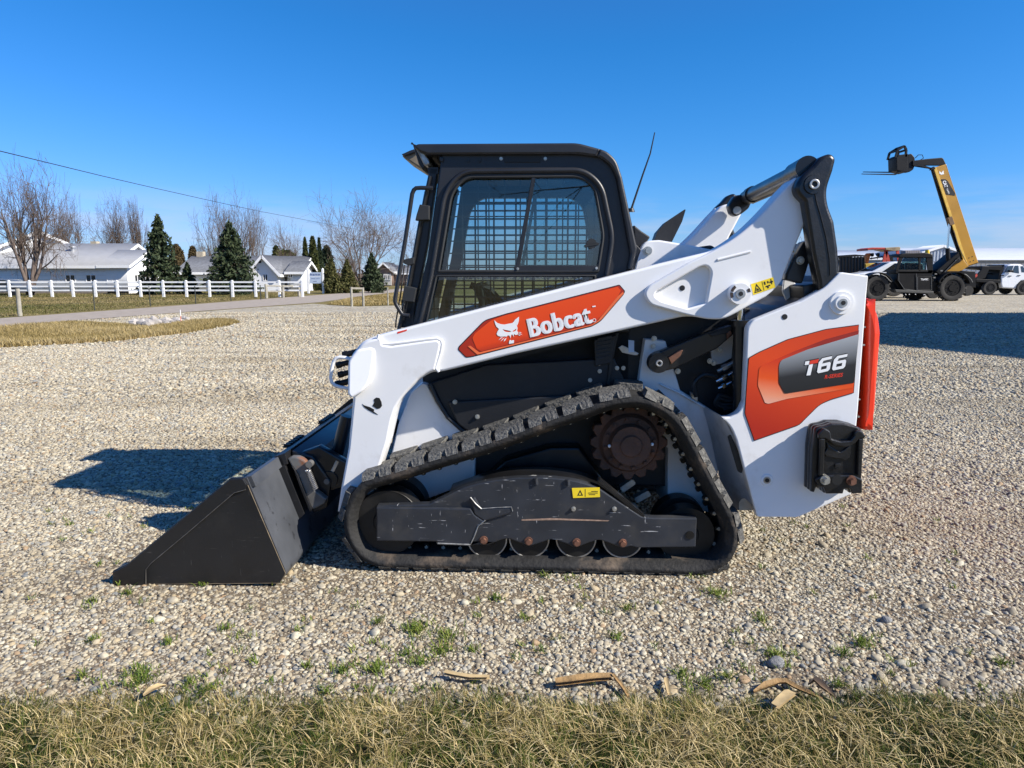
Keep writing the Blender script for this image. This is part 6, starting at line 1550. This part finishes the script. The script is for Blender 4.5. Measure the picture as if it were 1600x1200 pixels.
k = K(); k.plate(tl([zt(*q) for q in ((340, 820), (880, 845), (880, 880), (360, 860))]), -.05, .4, .02); k.done('step_rail', mat('step_grey', (.06, .06, .055), .6), TH)
for nm, px, rr_, a0, a1 in (('front_fender', 1371.5, .86, 25, 150), ('rear_fender', 1490, .92, 15, 160)):
    cc = T.P(px, 450, 0); k = K(); A = []; B = []; A2 = []; B2 = []
    for i in range(17):
        a = R(a0+(a1-a0)*i/16); A.append((cc.x+rr_*math.cos(a), -.05, .70+rr_*math.sin(a))); B.append((cc.x+rr_*math.cos(a), .62, .70+rr_*math.sin(a)))
        A2.append((cc.x+(rr_-.05)*math.cos(a), -.05, .70+(rr_-.05)*math.sin(a)))
    k.sheet(A, B); k.sheet(A2, A); k.done(nm, BLK, TH, fix=False)
# cab
k = K()
for q in (((350, 560), (385, 560), (470, 345), (410, 345)), ((670, 345), (700, 345), (700, 560), (670, 560)), ((775, 345), (868, 350), (868, 585), (800, 585))): k.plate(tl([zt(*p) for p in q], 0, .01), .05, .12, .01); k.plate(tl([zt(*p) for p in q], 0, .01), .95, 1.02, .01)
k.plate(tl([zt(*p) for p in ((400, 345), (440, 322), (760, 308), (850, 325), (872, 360), (870, 380), (400, 372))], 0, .03), .02, 1.05, .03)
k.plate(tl([zt(*p) for p in ((350, 548), (870, 548), (870, 600), (350, 600))], 0, .01), .05, 1.02, .02)
k.done('cab_frame', BLK, TH)
for q in (((385, 550), (670, 550), (670, 372), (468, 372)), ((700, 550), (775, 550), (775, 372), (700, 372))):
    for d in (.08, .98): k = K(); k.plate(tl([zt(*p) for p in q], 0, .01), d, d+.02); k.done('window_pane', GLASS2, TH, smooth=0)
k = K(); k.plate(tl([zt(*p) for p in ((555, 465), (735, 465), (740, 600), (550, 600))], 0, .05), .35, .75, .05); k.plate(tl([zt(*p) for p in ((380, 470), (480, 462), (480, 560), (380, 560))], 0, .05), .35, .75, .05); k.done('seat', BLK, TH)
k = K()
for i in range(7): p = zt(500+i*30, 300); k.plate(tl([(p[0]-1.6, 391.5), (p[0]+1.4, 391), (p[0]+1.8, 395.5), (p[0]-1.4, 396)], 0, .01), .3, .8, .01)
k.done('roof_guard', mat('weathered_grey', (.25, .23, .24), .7), TH)
k = K(); b_ = T.P(*zt(862, 320), 0); k.cyl((b_.x, .5, b_.z), (b_.x, .5, b_.z+.20), .13, .10, 16); k.done('beacon', mat('amber_beacon', (.75, .50, .01), .3), TH)
k = K(); b_ = T.P(*zt(905, 350), 0); k.ball((b_.x, .5, b_.z), .15, 2, (1, .6, .9)); k.cyl((b_.x, .5, b_.z-.25), (b_.x, .5, b_.z), .03); k.done('mirror', BLK, TH)
k = K(); a_, b_, e_ = T.P(1438.8, 438, .02), T.P(1450.5, 437.8, .02), T.P(1438.8, 435, .02); text_into(k, 'TL642C', (a_.x, .024, a_.z), (b_.x, .024, b_.z), (e_.x, .024, e_.z), (0, 0, 0), bold=.03); k.done('model_lettering', PAPERW, TH, smooth=0)
# boom
k = K()
k.plate(tl([(1459.4, 262), (1479, 256), (1529.5, 411), (1509.5, 417.5)], 0, .02), .75, 1.10, .05); k.done('boom', GOLD, TH)
k = K(); k.plate(tl([(1459, 262), (1463, 261), (1513, 415), (1509, 417.5)], 0, .005), .735, .76, .005); k.done('boom_edge', mat('boom_light_edge', (.72, .46, .08), .4), TH)
k = K(); k.plate(tl([(1455.5, 262), (1458.5, 262), (1508, 416), (1502, 402), (1497, 392), (1482, 350)], 0, .01), .85, 1.0, .01); k.done('hose_track', BLK, TH)
k = K(); k.plate(tl([zt(*q) for q in ((960, 640), (1010, 590), (1230, 450), (1290, 400), (1370, 500), (1270, 560), (1100, 600), (980, 660))]), .6, 1.5, .03); k.done('boom_pivot', GOLD, TH)
k = K(); k.plate(tl([zt(*q) for q in ((910, 570), (1060, 440), (1230, 300), (1250, 420), (1090, 540), (960, 620))]), .5, 1.6, .03); k.done('pivot_frame', BLK, TH)
k = K()
a_ = T.P(1482.5, 420, .65); b_ = T.P(1480.5, 388, .65); e_ = T.P(1484, 344, .65)
k.cyl((a_.x, .65, a_.z), (b_.x, .65, b_.z), .11, n=16); k.done('cylinder', BLK, TH)
k = K(); k.cyl((b_.x, .65, b_.z), (e_.x, .65, e_.z), .055, n=14); k.done('cylinder_rod', CHROME, TH)
k = K(); k.plate(tl([(1481, 341), (1488, 338), (1492, 350), (1485, 353)], 0, .01), .55, .78, .02); k.done('rod_bracket', mat('pin_brown', (.16, .09, .04), .6), TH)
k = K(); k.plate(tl([(1470, 280), (1477.3, 280), (1481, 283), (1492.3, 302), (1492, 306), (1478.3, 304)], 0, .02), .742, .749); k.done('boom_decal', INK, TH, smooth=0)
k = K()
p0_, p1_, p3_ = T.P(1475.5, 282.5, 0), T.P(1480.5, 292.2, 0), T.P(1480.0, 281.5, 0)
text_into(k, 'CAT', (T.P(1472.5, 283.3, .74).x, .739, T.P(1472.5, 283.3, .74).z), (T.P(1476, 293.5, .74).x, .739, T.P(1476, 293.5, .74).z), (T.P(1477.6, 281.6, .74).x, .739, T.P(1477.6, 281.6, .74).z), (0, 0, 0), bold=.04)
text_into(k, 'TL642C', (T.P(1478.5, 294.8, .74).x, .739, T.P(1478.5, 294.8, .74).z), (T.P(1482, 303.2, .74).x, .739, T.P(1482, 303.2, .74).z), (T.P(1480.8, 294.0, .74).x, .739, T.P(1480.8, 294.0, .74).z), (0, 0, 0), bold=.02)
k.done('boom_lettering', PAPERW, TH, smooth=0)
k = K(); k.plate(tl([(1467.5, 267), (1471, 270), (1474, 266), (1475, 272), (1471, 273), (1468, 271.5)], 0, .005), .742, .749); k.done('lift_symbol', PAPERW, TH, smooth=0)
k = K()
for q in ((1514, 403), (1519, 401), (1516, 409), (1521, 407)): p = T.P(*q, .75); k.cyl((p.x, .755, p.z), (p.x, .74, p.z), .03, n=12)
k.done('bolt_hole', INK, TH)['kind'] = 'stuff'
k = K(); k.plate(tl([(1473.5, 246, .1), (1479, 258, .02), (1458, 264), (1442, 258.5), (1426, 259), (1426, 251), (1450, 248)], 0, .02), .78, 1.06, .03); k.done('boom_nose', BLK, TH)
k = K(); k.plate(tl([(1456, 262), (1460, 260), (1462, 264), (1454, 266)], 0, .01), .7, .85, .01); k.done('nose_guide', BLK, TH)
k = K()
k.plate(tl([(1419, 241), (1424.5, 240), (1429.5, 246), (1430, 258), (1427, 265), (1421, 269), (1414, 268)], 0, .05), .85, 1.25, .03)
k.plate(tl([(1401, 246), (1405, 242), (1419, 240), (1418, 269), (1401.5, 266)], 0, .03), .55, 1.45, .02); k.done('fork_carriage', BLK, TH)
k = K()
fr_ = [T.P(*q, .35) for q in ((1403, 245), (1406, 234), (1417, 227), (1420, 233), (1419, 244))]
for i in range(len(fr_)-1):
    for d in (.6, 1.4): k.bar((fr_[i].x, d, fr_[i].z), (fr_[i+1].x, d, fr_[i+1].z), .10, .10)
for i in range(1, 4): k.bar((fr_[i].x, .6, fr_[i].z), (fr_[i].x, 1.4, fr_[i].z), .09, .09)
k.done('backrest', BLK, TH)
for d, y0 in ((.58, 271.3), (1.25, 268)):
    k = K(); k.plate(tl([(1347-(0 if d < 1 else -2.5), y0), (1398, y0+.3), (1404, y0-2.5), (1404, y0-26), (1406, y0-26), (1407, y0-1.5), (1400, y0+1.9), (1350, y0+.8)], 0, .01), d, d+.14, .01); k.done('fork', BLK, TH)
k = K(); q = [T.P(*p, 1.0) for p in ((1430, 247), (1435, 242), (1441, 242), (1443, 247), (1438, 250))]; k.tube([(p.x, 1.0, p.z) for p in q], .02, 6); k.tube([(T.P(*p, .7).x, .7, T.P(*p, .7).z) for p in ((1458, 266), (1461, 278), (1467, 292))], .02, 6); k.done('hose', BLK, TH)['kind'] = 'stuff'
GREYT = mat('worn_grey_edge', (.16, .16, .155), .55, var=.3)
for pts_ in (((395, 590), (395, 700), (470, 815), (640, 835), (640, 600)), ((655, 650), (655, 830), (845, 830), (845, 650))):
    k = K(); k.tube([T.P(*zt(*q), .02)+Vector((0, 0, 0)) for q in pts_], .012, 5); k.done('door_edge', GREYT, TH)
for q in ((490, 890), (540, 888), (625, 886), (745, 892)): k = K(); p = T.P(*zt(*q), .0); k.ball((p.x, 0, p.z), .035, 1); k.done('grease_cap', PAPERW, TH)
for q in ((905, 605), (885, 655), (985, 560)): k = K(); p = T.P(*zt(*q), .2); k.box((p.x, .2, p.z), (.12, .06, .07)); k.done('work_light', GREYT, TH)
for i in range(3):
    k = K(); k.tube([T.P(*zt(*q), .45) for q in ((1000+i*14, 600), (1080+i*16, 520-i*8), (1160+i*12, 440-i*8), (1225, 390-i*10))], .022, 6); k.done('hydraulic_hose', GREYT if i == 1 else BLK, TH)
k = K(); k.tube([T.P(*zt(*q), -.03) for q in ((150, 612), (215, 640), (262, 690), (290, 715))], .014, 5); k.done('fender_edge', GREYT, TH)
k = K(); k.tube([T.P(*zt(*q), -.03) for q in ((1130, 575), (1250, 580), (1340, 620), (1400, 680), (1420, 720))], .014, 5); k.done('fender_edge', GREYT, TH)
k = K(); k.tube([T.P(*zt(*q), .74) for q in ((1160, 0), (1215, 190), (1275, 330), (1360, 500))], .018, 5); k.done('boom_pipe', GREYT, TH)
# white pickup nosed behind the telehandler
YW = 43.5; gW = at(1405, 460, YW); Wf = Frame((gW.x, YW, 0), 0)
WP = thing('white_pickup', 'white pickup with a sloping windscreen, standing behind the telehandler cab', 'pickup', Wf.origin)
PICKW = mat('white_car_paint', (.78, .80, .82), .28, var=.02, coat=.6)
wl2 = lambda pts, r=.05: PX(Wf, pts, r)
k = K(); k.plate(wl2([(1338, 429), (1363, 424.5), (1390, 410.5), (1398, 408.5), (1436, 408.5), (1443, 412), (1446, 424), (1475, 425), (1475, 452), (1338, 452)]), 0, 1.9, .08); k.done('body', PICKW, WP)
k = K(); k.plate(wl2([(1362, 424.0), (1389.5, 409.6), (1392, 411.5), (1366, 426)]), .14, 1.76, .005); k.plate(wl2([(1378, 425), (1398, 411.5), (1410, 411), (1410, 425)], .03), -.01, 1.91, .01); k.plate(wl2([(1414, 411), (1434, 411), (1438, 425), (1414, 425)], .03), -.01, 1.91, .01); k.done('windows', DARKW, WP)['kind'] = 'stuff'
for px in (1355, 1460):
    for d in (.12, 1.75): k = K(); p = Wf.P(px, 452, 0); simple_wheel(k, (p.x, d, .40), .40, .26); k.done('wheel', TYRE, WP)
# red and yellow tractor
YR = 47; gR = at(1378, 462, YR); Rf = Frame((gR.x, YR, 0), 0)
RT = thing('red_tractor', 'red framed open station machine with a yellow hood behind the white pickup', 'tractor', Rf.origin)
REDP = mat('faded_red_paint', (.42, .045, .025), .5, var=.15)
rl2 = lambda pts, r=.02: PX(Rf, pts, r)
z3 = lambda x, y: (1300+x/13.333, 370+y/13.333)
k = K(); k.plate(rl2([z3(*q) for q in ((690, 560), (1050, 530), (1050, 760), (690, 760))]), .2, 1.3, .05); k.done('hood', mat('weathered_yellow_hood', (.50, .32, .03), .5, var=.2, vscale=3), RT)
k = K(); k.plate(rl2([z3(*q) for q in ((1050, 530), (1400, 520), (1400, 1100), (700, 1100), (700, 760))]), .3, 1.2, .05); k.done('chassis', BLK, RT)
k = K()
for q in (((1110, 250), (1170, 250), (1130, 530), (1050, 530)), ((1340, 290), (1400, 290), (1410, 530), (1370, 530)), ((1110, 300), (1165, 300), (1220, 530), (1150, 530))):
    for d in (.1, 1.35): k.plate(rl2([z3(*p) for p in q], .005), d, d+.08, .005)
k.done('post', REDP, RT)['kind'] = 'stuff'
k = K(); k.plate(rl2([z3(*q) for q in ((740, 245), (850, 222), (1115, 222), (1115, 262), (800, 262), (740, 290))], .02), 0, 1.5, .02); k.done('canopy', REDP, RT)
k = K(); k.plate(rl2([z3(*q) for q in ((1115, 225), (1400, 210), (1430, 225), (1415, 280), (1300, 300), (1230, 290), (1115, 265))], .02), -.02, 1.52, .02); k.done('roof', mat('sun_faded_roof', (.30, .22, .12), .6, var=.4, vscale=1.5), RT)
k = K(); k.plate(rl2([z3(*q) for q in ((710, 400), (770, 340), (830, 340), (790, 440), (760, 550), (720, 550))], .02), .4, .8, .03); k.done('exhaust_guard', mat('orange_part', (.75, .20, .04), .5), RT)
for x in (880, 1000):
    k = K(); p = Rf.P(*z3(x, 372), 0); k.cyl((p.x-.06, .3, p.z), (p.x+.08, .3, p.z), .10, .12, 14); k.cyl((p.x, .3, p.z-.3), (p.x, .3, p.z), .02, n=6); k.done('headlight', BLK, RT)
k = K(); k.plate(rl2([z3(*q) for q in ((1200, 380), (1270, 370), (1290, 530), (1200, 530))], .03), .4, 1.0, .05); k.plate(rl2([z3(*q) for q in ((800, 440), (1060, 400), (1060, 430), (800, 470))], .01), .2, .3, .01); k.done('seat', BLK, RT)
for px, r_ in ((1356, .45), (1398, .7)):
    for d in (.15, 1.35): p = Rf.P(px, 450, 0); big_wheel(RT, (p.x, d, r_), r_, .35, False)
# dark mesh crate
YM = 46; gM = at(1332, 462, YM); Mf = Frame((gM.x, YM, 0), 0)
MC = thing('mesh_cage_trailer', 'black open cage trailer between the loader link and the red tractor', 'trailer', Mf.origin)
ml2 = lambda pts: PX(Mf, pts, 0)
k = K(); k.plate(ml2([(1311, 427), (1351, 427), (1351, 446), (1311, 446)]), 0, 2.0, .02); k.done('bed', BLK, MC, smooth=0)
k = K()
for i in range(9):
    px = 1312+i*4.8; a_ = Mf.P(px, 428, 0); b_ = Mf.P(px, 399.5 if i < 8 else 402, 0)
    for d in (.03, 1.95): k.bar((a_.x, d, a_.z), (b_.x, d, b_.z), .07, .05)
k.done('stake', BLK, MC, smooth=0)['kind'] = 'stuff'
k = K(); k.plate(ml2([(1311, 400), (1336, 397.5), (1351, 398.5), (1351, 400.5), (1311, 402.5)]), -.02, 2.02, .01); k.done('top_rail', BLK, MC, smooth=0)
MESHM = mat('dark_mesh_panel', (.02, .024, .027), .5, var=.4, vscale=3)
for a, b in ((1312, 1331), (1332, 1350)):
    k = K(); k.plate(ml2([(a, 402), (b, 401), (b, 427), (a, 427)]), .05, .07); k.done('side_panel', MESHM, MC, smooth=0)
for px in (1322, 1342): k = K(); p = Mf.P(px, 455, 0); simple_wheel(k, (p.x, .1, .35), .35, .25); k.done('wheel', TYRE, MC)
# white flatbed pickup at the right edge
YF2 = 51; gF = at(1572, 461, YF2); Ff = Frame((gF.x, YF2, 0), 0)
FP = thing('flatbed_pickup', 'white crew cab pickup with a black flatbed at the right edge', 'pickup', Ff.origin)
z6 = lambda x, y: (1520+x/10.9, 370+y/10.9)
fl = lambda pts, r=.03: PX(Ff, pts, r)
k = K(); k.plate(fl([z6(*q) for q in ((485, 640), (540, 610), (590, 490), (640, 465), (780, 462), (850, 480), (960, 610), (1300, 650), (1330, 720), (1330, 890), (960, 900), (950, 800), (890, 745), (820, 750), (770, 800), (750, 890), (500, 870), (480, 800))], .05), 0, 1.95, .08); k.done('body', PICKW, FP)
k = K()
for q in (((545, 608), (595, 500), (700, 488), (660, 600)), ((665, 605), (715, 492), (780, 490), (790, 625)), ((815, 500), (850, 495), (940, 610), (830, 605))): k.plate(fl([z6(*p) for p in q], .03), -.012, 1.96, .01)
k.done('windows', mat('blue_tinted_window', (.03, .05, .09), .08, spec=.8), FP)['kind'] = 'stuff'
k = K(); k.plate(fl([z6(*p) for p in ((625, 565), (700, 570), (700, 605), (625, 600))], .03), -.22, -.06, .03); k.done('mirror', BLK, FP)
for q in ((505, 660), (630, 668), (782, 660)): k = K(); p = Ff.P(*z6(*q), 0); k.span(p.x-.10, p.x+.10, -.04, .02, p.z-.025, p.z+.025); k.done('door_handle', BLK, FP)
k = K(); k.plate(fl([z6(*p) for p in ((50, 715), (470, 735), (470, 790), (60, 770))]), -.05, 2.0, .02); k.plate(fl([z6(*p) for p in ((80, 770), (460, 780), (460, 900), (400, 930), (180, 880), (80, 830))]), .3, 1.6, .03)
k.done('flatbed', BLK, FP)
k = K()
for d in (-.02, 1.85):
    k.plate(fl([z6(*p) for p in ((60, 660), (150, 560), (160, 500), (280, 505), (280, 560), (215, 700), (130, 725), (60, 725))]), d, d+.12, .02)
k.plate(fl([z6(*p) for p in ((160, 500), (500, 490), (500, 545), (470, 570), (280, 560), (160, 545))]), 0, 1.95, .02); k.plate(fl([z6(*p) for p in ((250, 620), (480, 620), (480, 640), (250, 640))]), .9, 1.0); k.plate(fl([z6(*p) for p in ((470, 545), (530, 490), (545, 470), (500, 640), (485, 800), (430, 730))]), .05, 1.9, .02)
k.done('headache_rack', BLK, FP)
k = K()
for x in (265, 310): k.plate(fl([z6(*p) for p in ((285, 575), (470, 575), (470, 612), (280, 612))]), 1.2, 1.5); break
k.done('hay_bale', mat('dull_hay', (.36, .33, .20), .9, var=.3, vscale=6), FP)
for x, r_ in ((285, 12), (850, 12)):
    for d in (.05, 1.75): p = Ff.P(*z6(x, 850), 0); big_wheel(FP, (p.x, d, .5), .5, .3, False, BLK, ROLLER)
for d in (.3,): pass
# flat gooseneck box between telehandler and flatbed
YG = 49; gG = at(1515, 460, YG); Gf = Frame((gG.x, YG, 0), 0)
GB = thing('black_utility_trailer', 'low black box trailer between the telehandler and the flatbed pickup', 'trailer', Gf.origin)
k = K(); k.plate([(a[0], a[1]) for a in Gf.L([(1502, 423), (1524, 424), (1525, 449), (1502, 449)], 0)], 0, 1.8, .03); k.done('box', BLK, GB, smooth=0)
k = K(); p = Gf.P(1513, 452, 0); simple_wheel(k, (p.x, .1, .35), .35, .25); k.done('wheel', TYRE, GB)
k = K(); k.plate([(a[0], a[1]) for a in Gf.L([(1525, 430), (1528, 427), (1529, 431), (1526, 434)], 0)], .1, .3); k.done('tail_light', REDP, GB)
# metal sheds
SHEET = mat('grey_ribbed_metal', (.42, .46, .52), .5, var=.04, vscale=1)
SHEETW = mat('white_ribbed_metal', (.66, .66, .66), .5, var=.04, vscale=1)
ROOFM = mat('white_metal_roof', (.50, .53, .58), .5, var=.03, vscale=1)
EAVE = mat('grey_eave', (.20, .23, .28), .7)
def ribs(root, x0, x1, y, zf, step, m_):
    k = K(); x = x0
    while x < x1: k.span(x, x+.06, y-.05, y, 0, zf(x)); x += step
    k.done('rib', m_, root, smooth=0)['kind'] = 'stuff'
YS1 = 66.0
S1 = thing('gabled_metal_shed', 'grey ribbed metal shed with its gable end behind the telehandler', 'shed', (X_(1466, YS1), YS1, 0))
gable(S1, 'wall', X_(1438, YS1), X_(1499, YS1), YS1, YS1+3.0, Z_(394.5, YS1), Z_(384.5, YS1), 'y', SHEET, ROOFM, .15, True, .1)
xa, xb = X_(1438, YS1)-S1.location.x, X_(1499, YS1)-S1.location.x
ribs(S1, xa+.1, xb-.1, 0, lambda x: Z_(394.5, YS1)+(Z_(384.5, YS1)-Z_(394.5, YS1))*(1-abs(x-(xa+xb)/2)/((xb-xa)/2)), .30, mat('rib_grey', (.33, .37, .43), .5))
k = K(); k.span(xa, xb, -.07, -.0, Z_(408.7, YS1), Z_(408.2, YS1)); k.done('wall_trim', EAVE, S1, smooth=0)
k = K(); k.span(X_(1461, YS1)-S1.location.x, X_(1468, YS1)-S1.location.x, -.08, 0, Z_(414, YS1), Z_(409.5, YS1)); k.done('window', mat('pale_panel', (.6, .58, .5), .6), S1, smooth=0)
YS2 = 72.0
S2 = thing('long_metal_shed', 'long low metal shed with a wide white roof along the right horizon', 'shed', (X_(1560, YS2), YS2, 0))
x0_, x1_ = X_(1500, YS2)-S2.location.x, X_(1760, YS2)-S2.location.x
k = K(); k.span(x0_, x1_, 0, 22, -.1, Z_(405.5, YS2)); k.done('wall', SHEETW, S2, smooth=0)
ribs(S2, x0_+.1, x1_, 0, lambda x: Z_(411.5, YS2), .45, mat('rib_white', (.5, .5, .52), .5))
k = K(); yr = 13.0; k.plate([(-.9, Z_(405, YS2-.9)), (yr, Z_(388, YS2+yr)), (yr+11, Z_(405, YS2)), (yr+11, Z_(405, YS2)-.1), (-.9, Z_(405, YS2-.9)-.12)], x0_-.5, x1_, 0); k.bm.transform(Matrix(((0, 1, 0, 0), (1, 0, 0, 0), (0, 0, 1, 0), (0, 0, 0, 1)))); k.done('roof', ROOFM, S2, smooth=0)
k = K(); k.span(x0_, x1_, -.08, .0, Z_(411.5, YS2), Z_(405.8, YS2)); k.done('eave_band', EAVE, S2, smooth=0)
YS3 = 84.0
S3 = thing('far_white_shed', 'far white roofed shed showing over the telehandler cab', 'shed', (X_(1415, YS3), YS3, 0))
gable(S3, 'wall', X_(1300, YS3), X_(1470, YS3), YS3, YS3+16, Z_(405, YS3), Z_(393, YS3+8), 'x', SHEETW, ROOFM, .3)
# the big shed beside the lot whose shadow falls on the gravel
SB = thing('big_metal_shed', 'tall gabled metal shed standing right of the gravel lot, out of the picture', 'shed', (36, 10.3, 0))
gable(SB, 'wall', 20.7, 52, -3.2, 23.75, 5.0, 10.4, 'x', SHEETW, ROOFM, .1)
k = K(); k.span(20.64-36, 20.72-36, -4, 2, 0, 4.2); k.done('roller_door', SHEET, SB, smooth=0)

# ---------------------------------------------------------------- litter at the grass edge
HUSK = mat('brown_husk', (.30, .185, .075), .8, var=.3, vscale=25, bump=.3, bscale=60)
HUSK2 = mat('pale_husk', (.46, .34, .17), .8, var=.2, vscale=25)
def strip_piece(name, label, cat, pts, w, m_, thick=.006, curl=.35, taper=None):
    taper = (.85 if name in ('corn_stalk', 'wood_chip') else .3) if taper is None else taper
    """a bent, dished strip of dry leaf or split wood"""
    g_ = [ground(px, py) for px, py, h_ in pts]; o = g_[0]
    t = None; k = K(); rows = []
    for i, (p, q) in enumerate(zip(g_, pts)):
        a = g_[max(i-1, 0)]; b = g_[min(i+1, len(g_)-1)]; d = (b-a).normalized(); s = Vector((-d.y, d.x, 0)); ww = w*(taper if i in (0, len(g_)-1) else 1)*(.85+.3*random.random())
        rows.append([Vector((p.x-o.x, p.y-o.y, q[2]+ww*curl*abs(u)**2))+s*ww*u for u in (-1, -.5, 0, .5, 1)])
    for rws, fl_ in ((rows, False), ([[v-Vector((0, 0, thick)) for v in r_] for r_ in rows], True)):
        vv = [[k.bm.verts.new(v) for v in r_] for r_ in rws]
        for i in range(len(vv)-1):
            for j in range(4): k.bm.faces.new((vv[i][j], vv[i+1][j], vv[i+1][j+1], vv[i][j+1]))
        if fl_:
            pass
    ob = k.done(name, m_, smooth=60, fix=False); ob.location = (o.x, o.y, 0)
    return tag(ob, label, cat)
strip_piece('corn_stalk', 'thick brown corn stalk piece lying at the grass edge below the tracks', 'corn stalk', [(868, 1078, .03), (885, 1076, .03), (905, 1074, .032), (930, 1072, .034), (957, 1069, .03)], .017, HUSK, .012)
strip_piece('corn_stalk', 'thin brown twig leaning from the end of the thick corn stalk', 'twig', [(957, 1067, .035), (966, 1076, .03), (975, 1085, .022), (982, 1094, .015)], .006, HUSK, .006)
strip_piece('corn_stalk', 'slim split stalk half hidden in grass left of the thick corn stalk', 'corn stalk', [(694, 1062, .03), (712, 1066, .03), (735, 1070, .03), (765, 1070, .03)], .011, HUSK2, .008)
strip_piece('corn_stalk', 'short upright stub of stalk among the stones right of the thick corn stalk', 'corn stalk', [(1041, 1068, .02), (1041, 1078, .03), (1045, 1092, .02)], .008, HUSK2, .006)
strip_piece('dry_leaf', 'long curled dry leaf at the grass edge under the tail', 'dry leaf', [(1178, 1086, .012), (1198, 1080, .018), (1215, 1076, .022), (1228, 1076, .022), (1242, 1083, .02), (1262, 1091, .018), (1285, 1098, .014)], .013, HUSK, .003, .7)
strip_piece('dry_leaf', 'crumpled brown leaf at the right end of the long curled leaf', 'dry leaf', [(1262, 1078, .02), (1272, 1079, .035), (1285, 1086, .025), (1305, 1096, .015)], .016, mat('dark_husk', (.17, .115, .07), .85, var=.3, vscale=25), .003, .9)
strip_piece('wood_chip', 'pale flat wood chip in the grass below the curled leaf', 'wood chip', [(1210, 1122, .045), (1220, 1114, .05), (1232, 1104, .05), (1237, 1100, .045)], .016, HUSK2, .008, .1)
strip_piece('dry_leaf', 'pale dry leaf lying in the grass near the left of the picture', 'dry leaf', [(226, 1108, .05), (238, 1102, .055), (252, 1093, .05), (262, 1088, .04)], .013, HUSK2, .004, .4)
for px, py, r_, lab in ((1212, 1041, .027, 'large grey blue stone among the pebbles under the tail'), (1385, 972, .019, 'dark grey stone among the pebbles right of the counterweight')):
    g_ = ground(px, py); k = K(); k.ball((0, 0, r_*.45), r_, 3, (1.25, .9, .75))
    for v in k.bm.verts: v.co += v.co.normalized()*noise.noise(v.co*30+Vector((px, 0, 0)))*r_*.28
    o = k.done('stone', mat('grey_blue_stone', (.19, .19, .19), .85, var=.3, vscale=30, bump=.4, bscale=80), smooth=30); o.location = g_; tag(o, lab, 'stone')
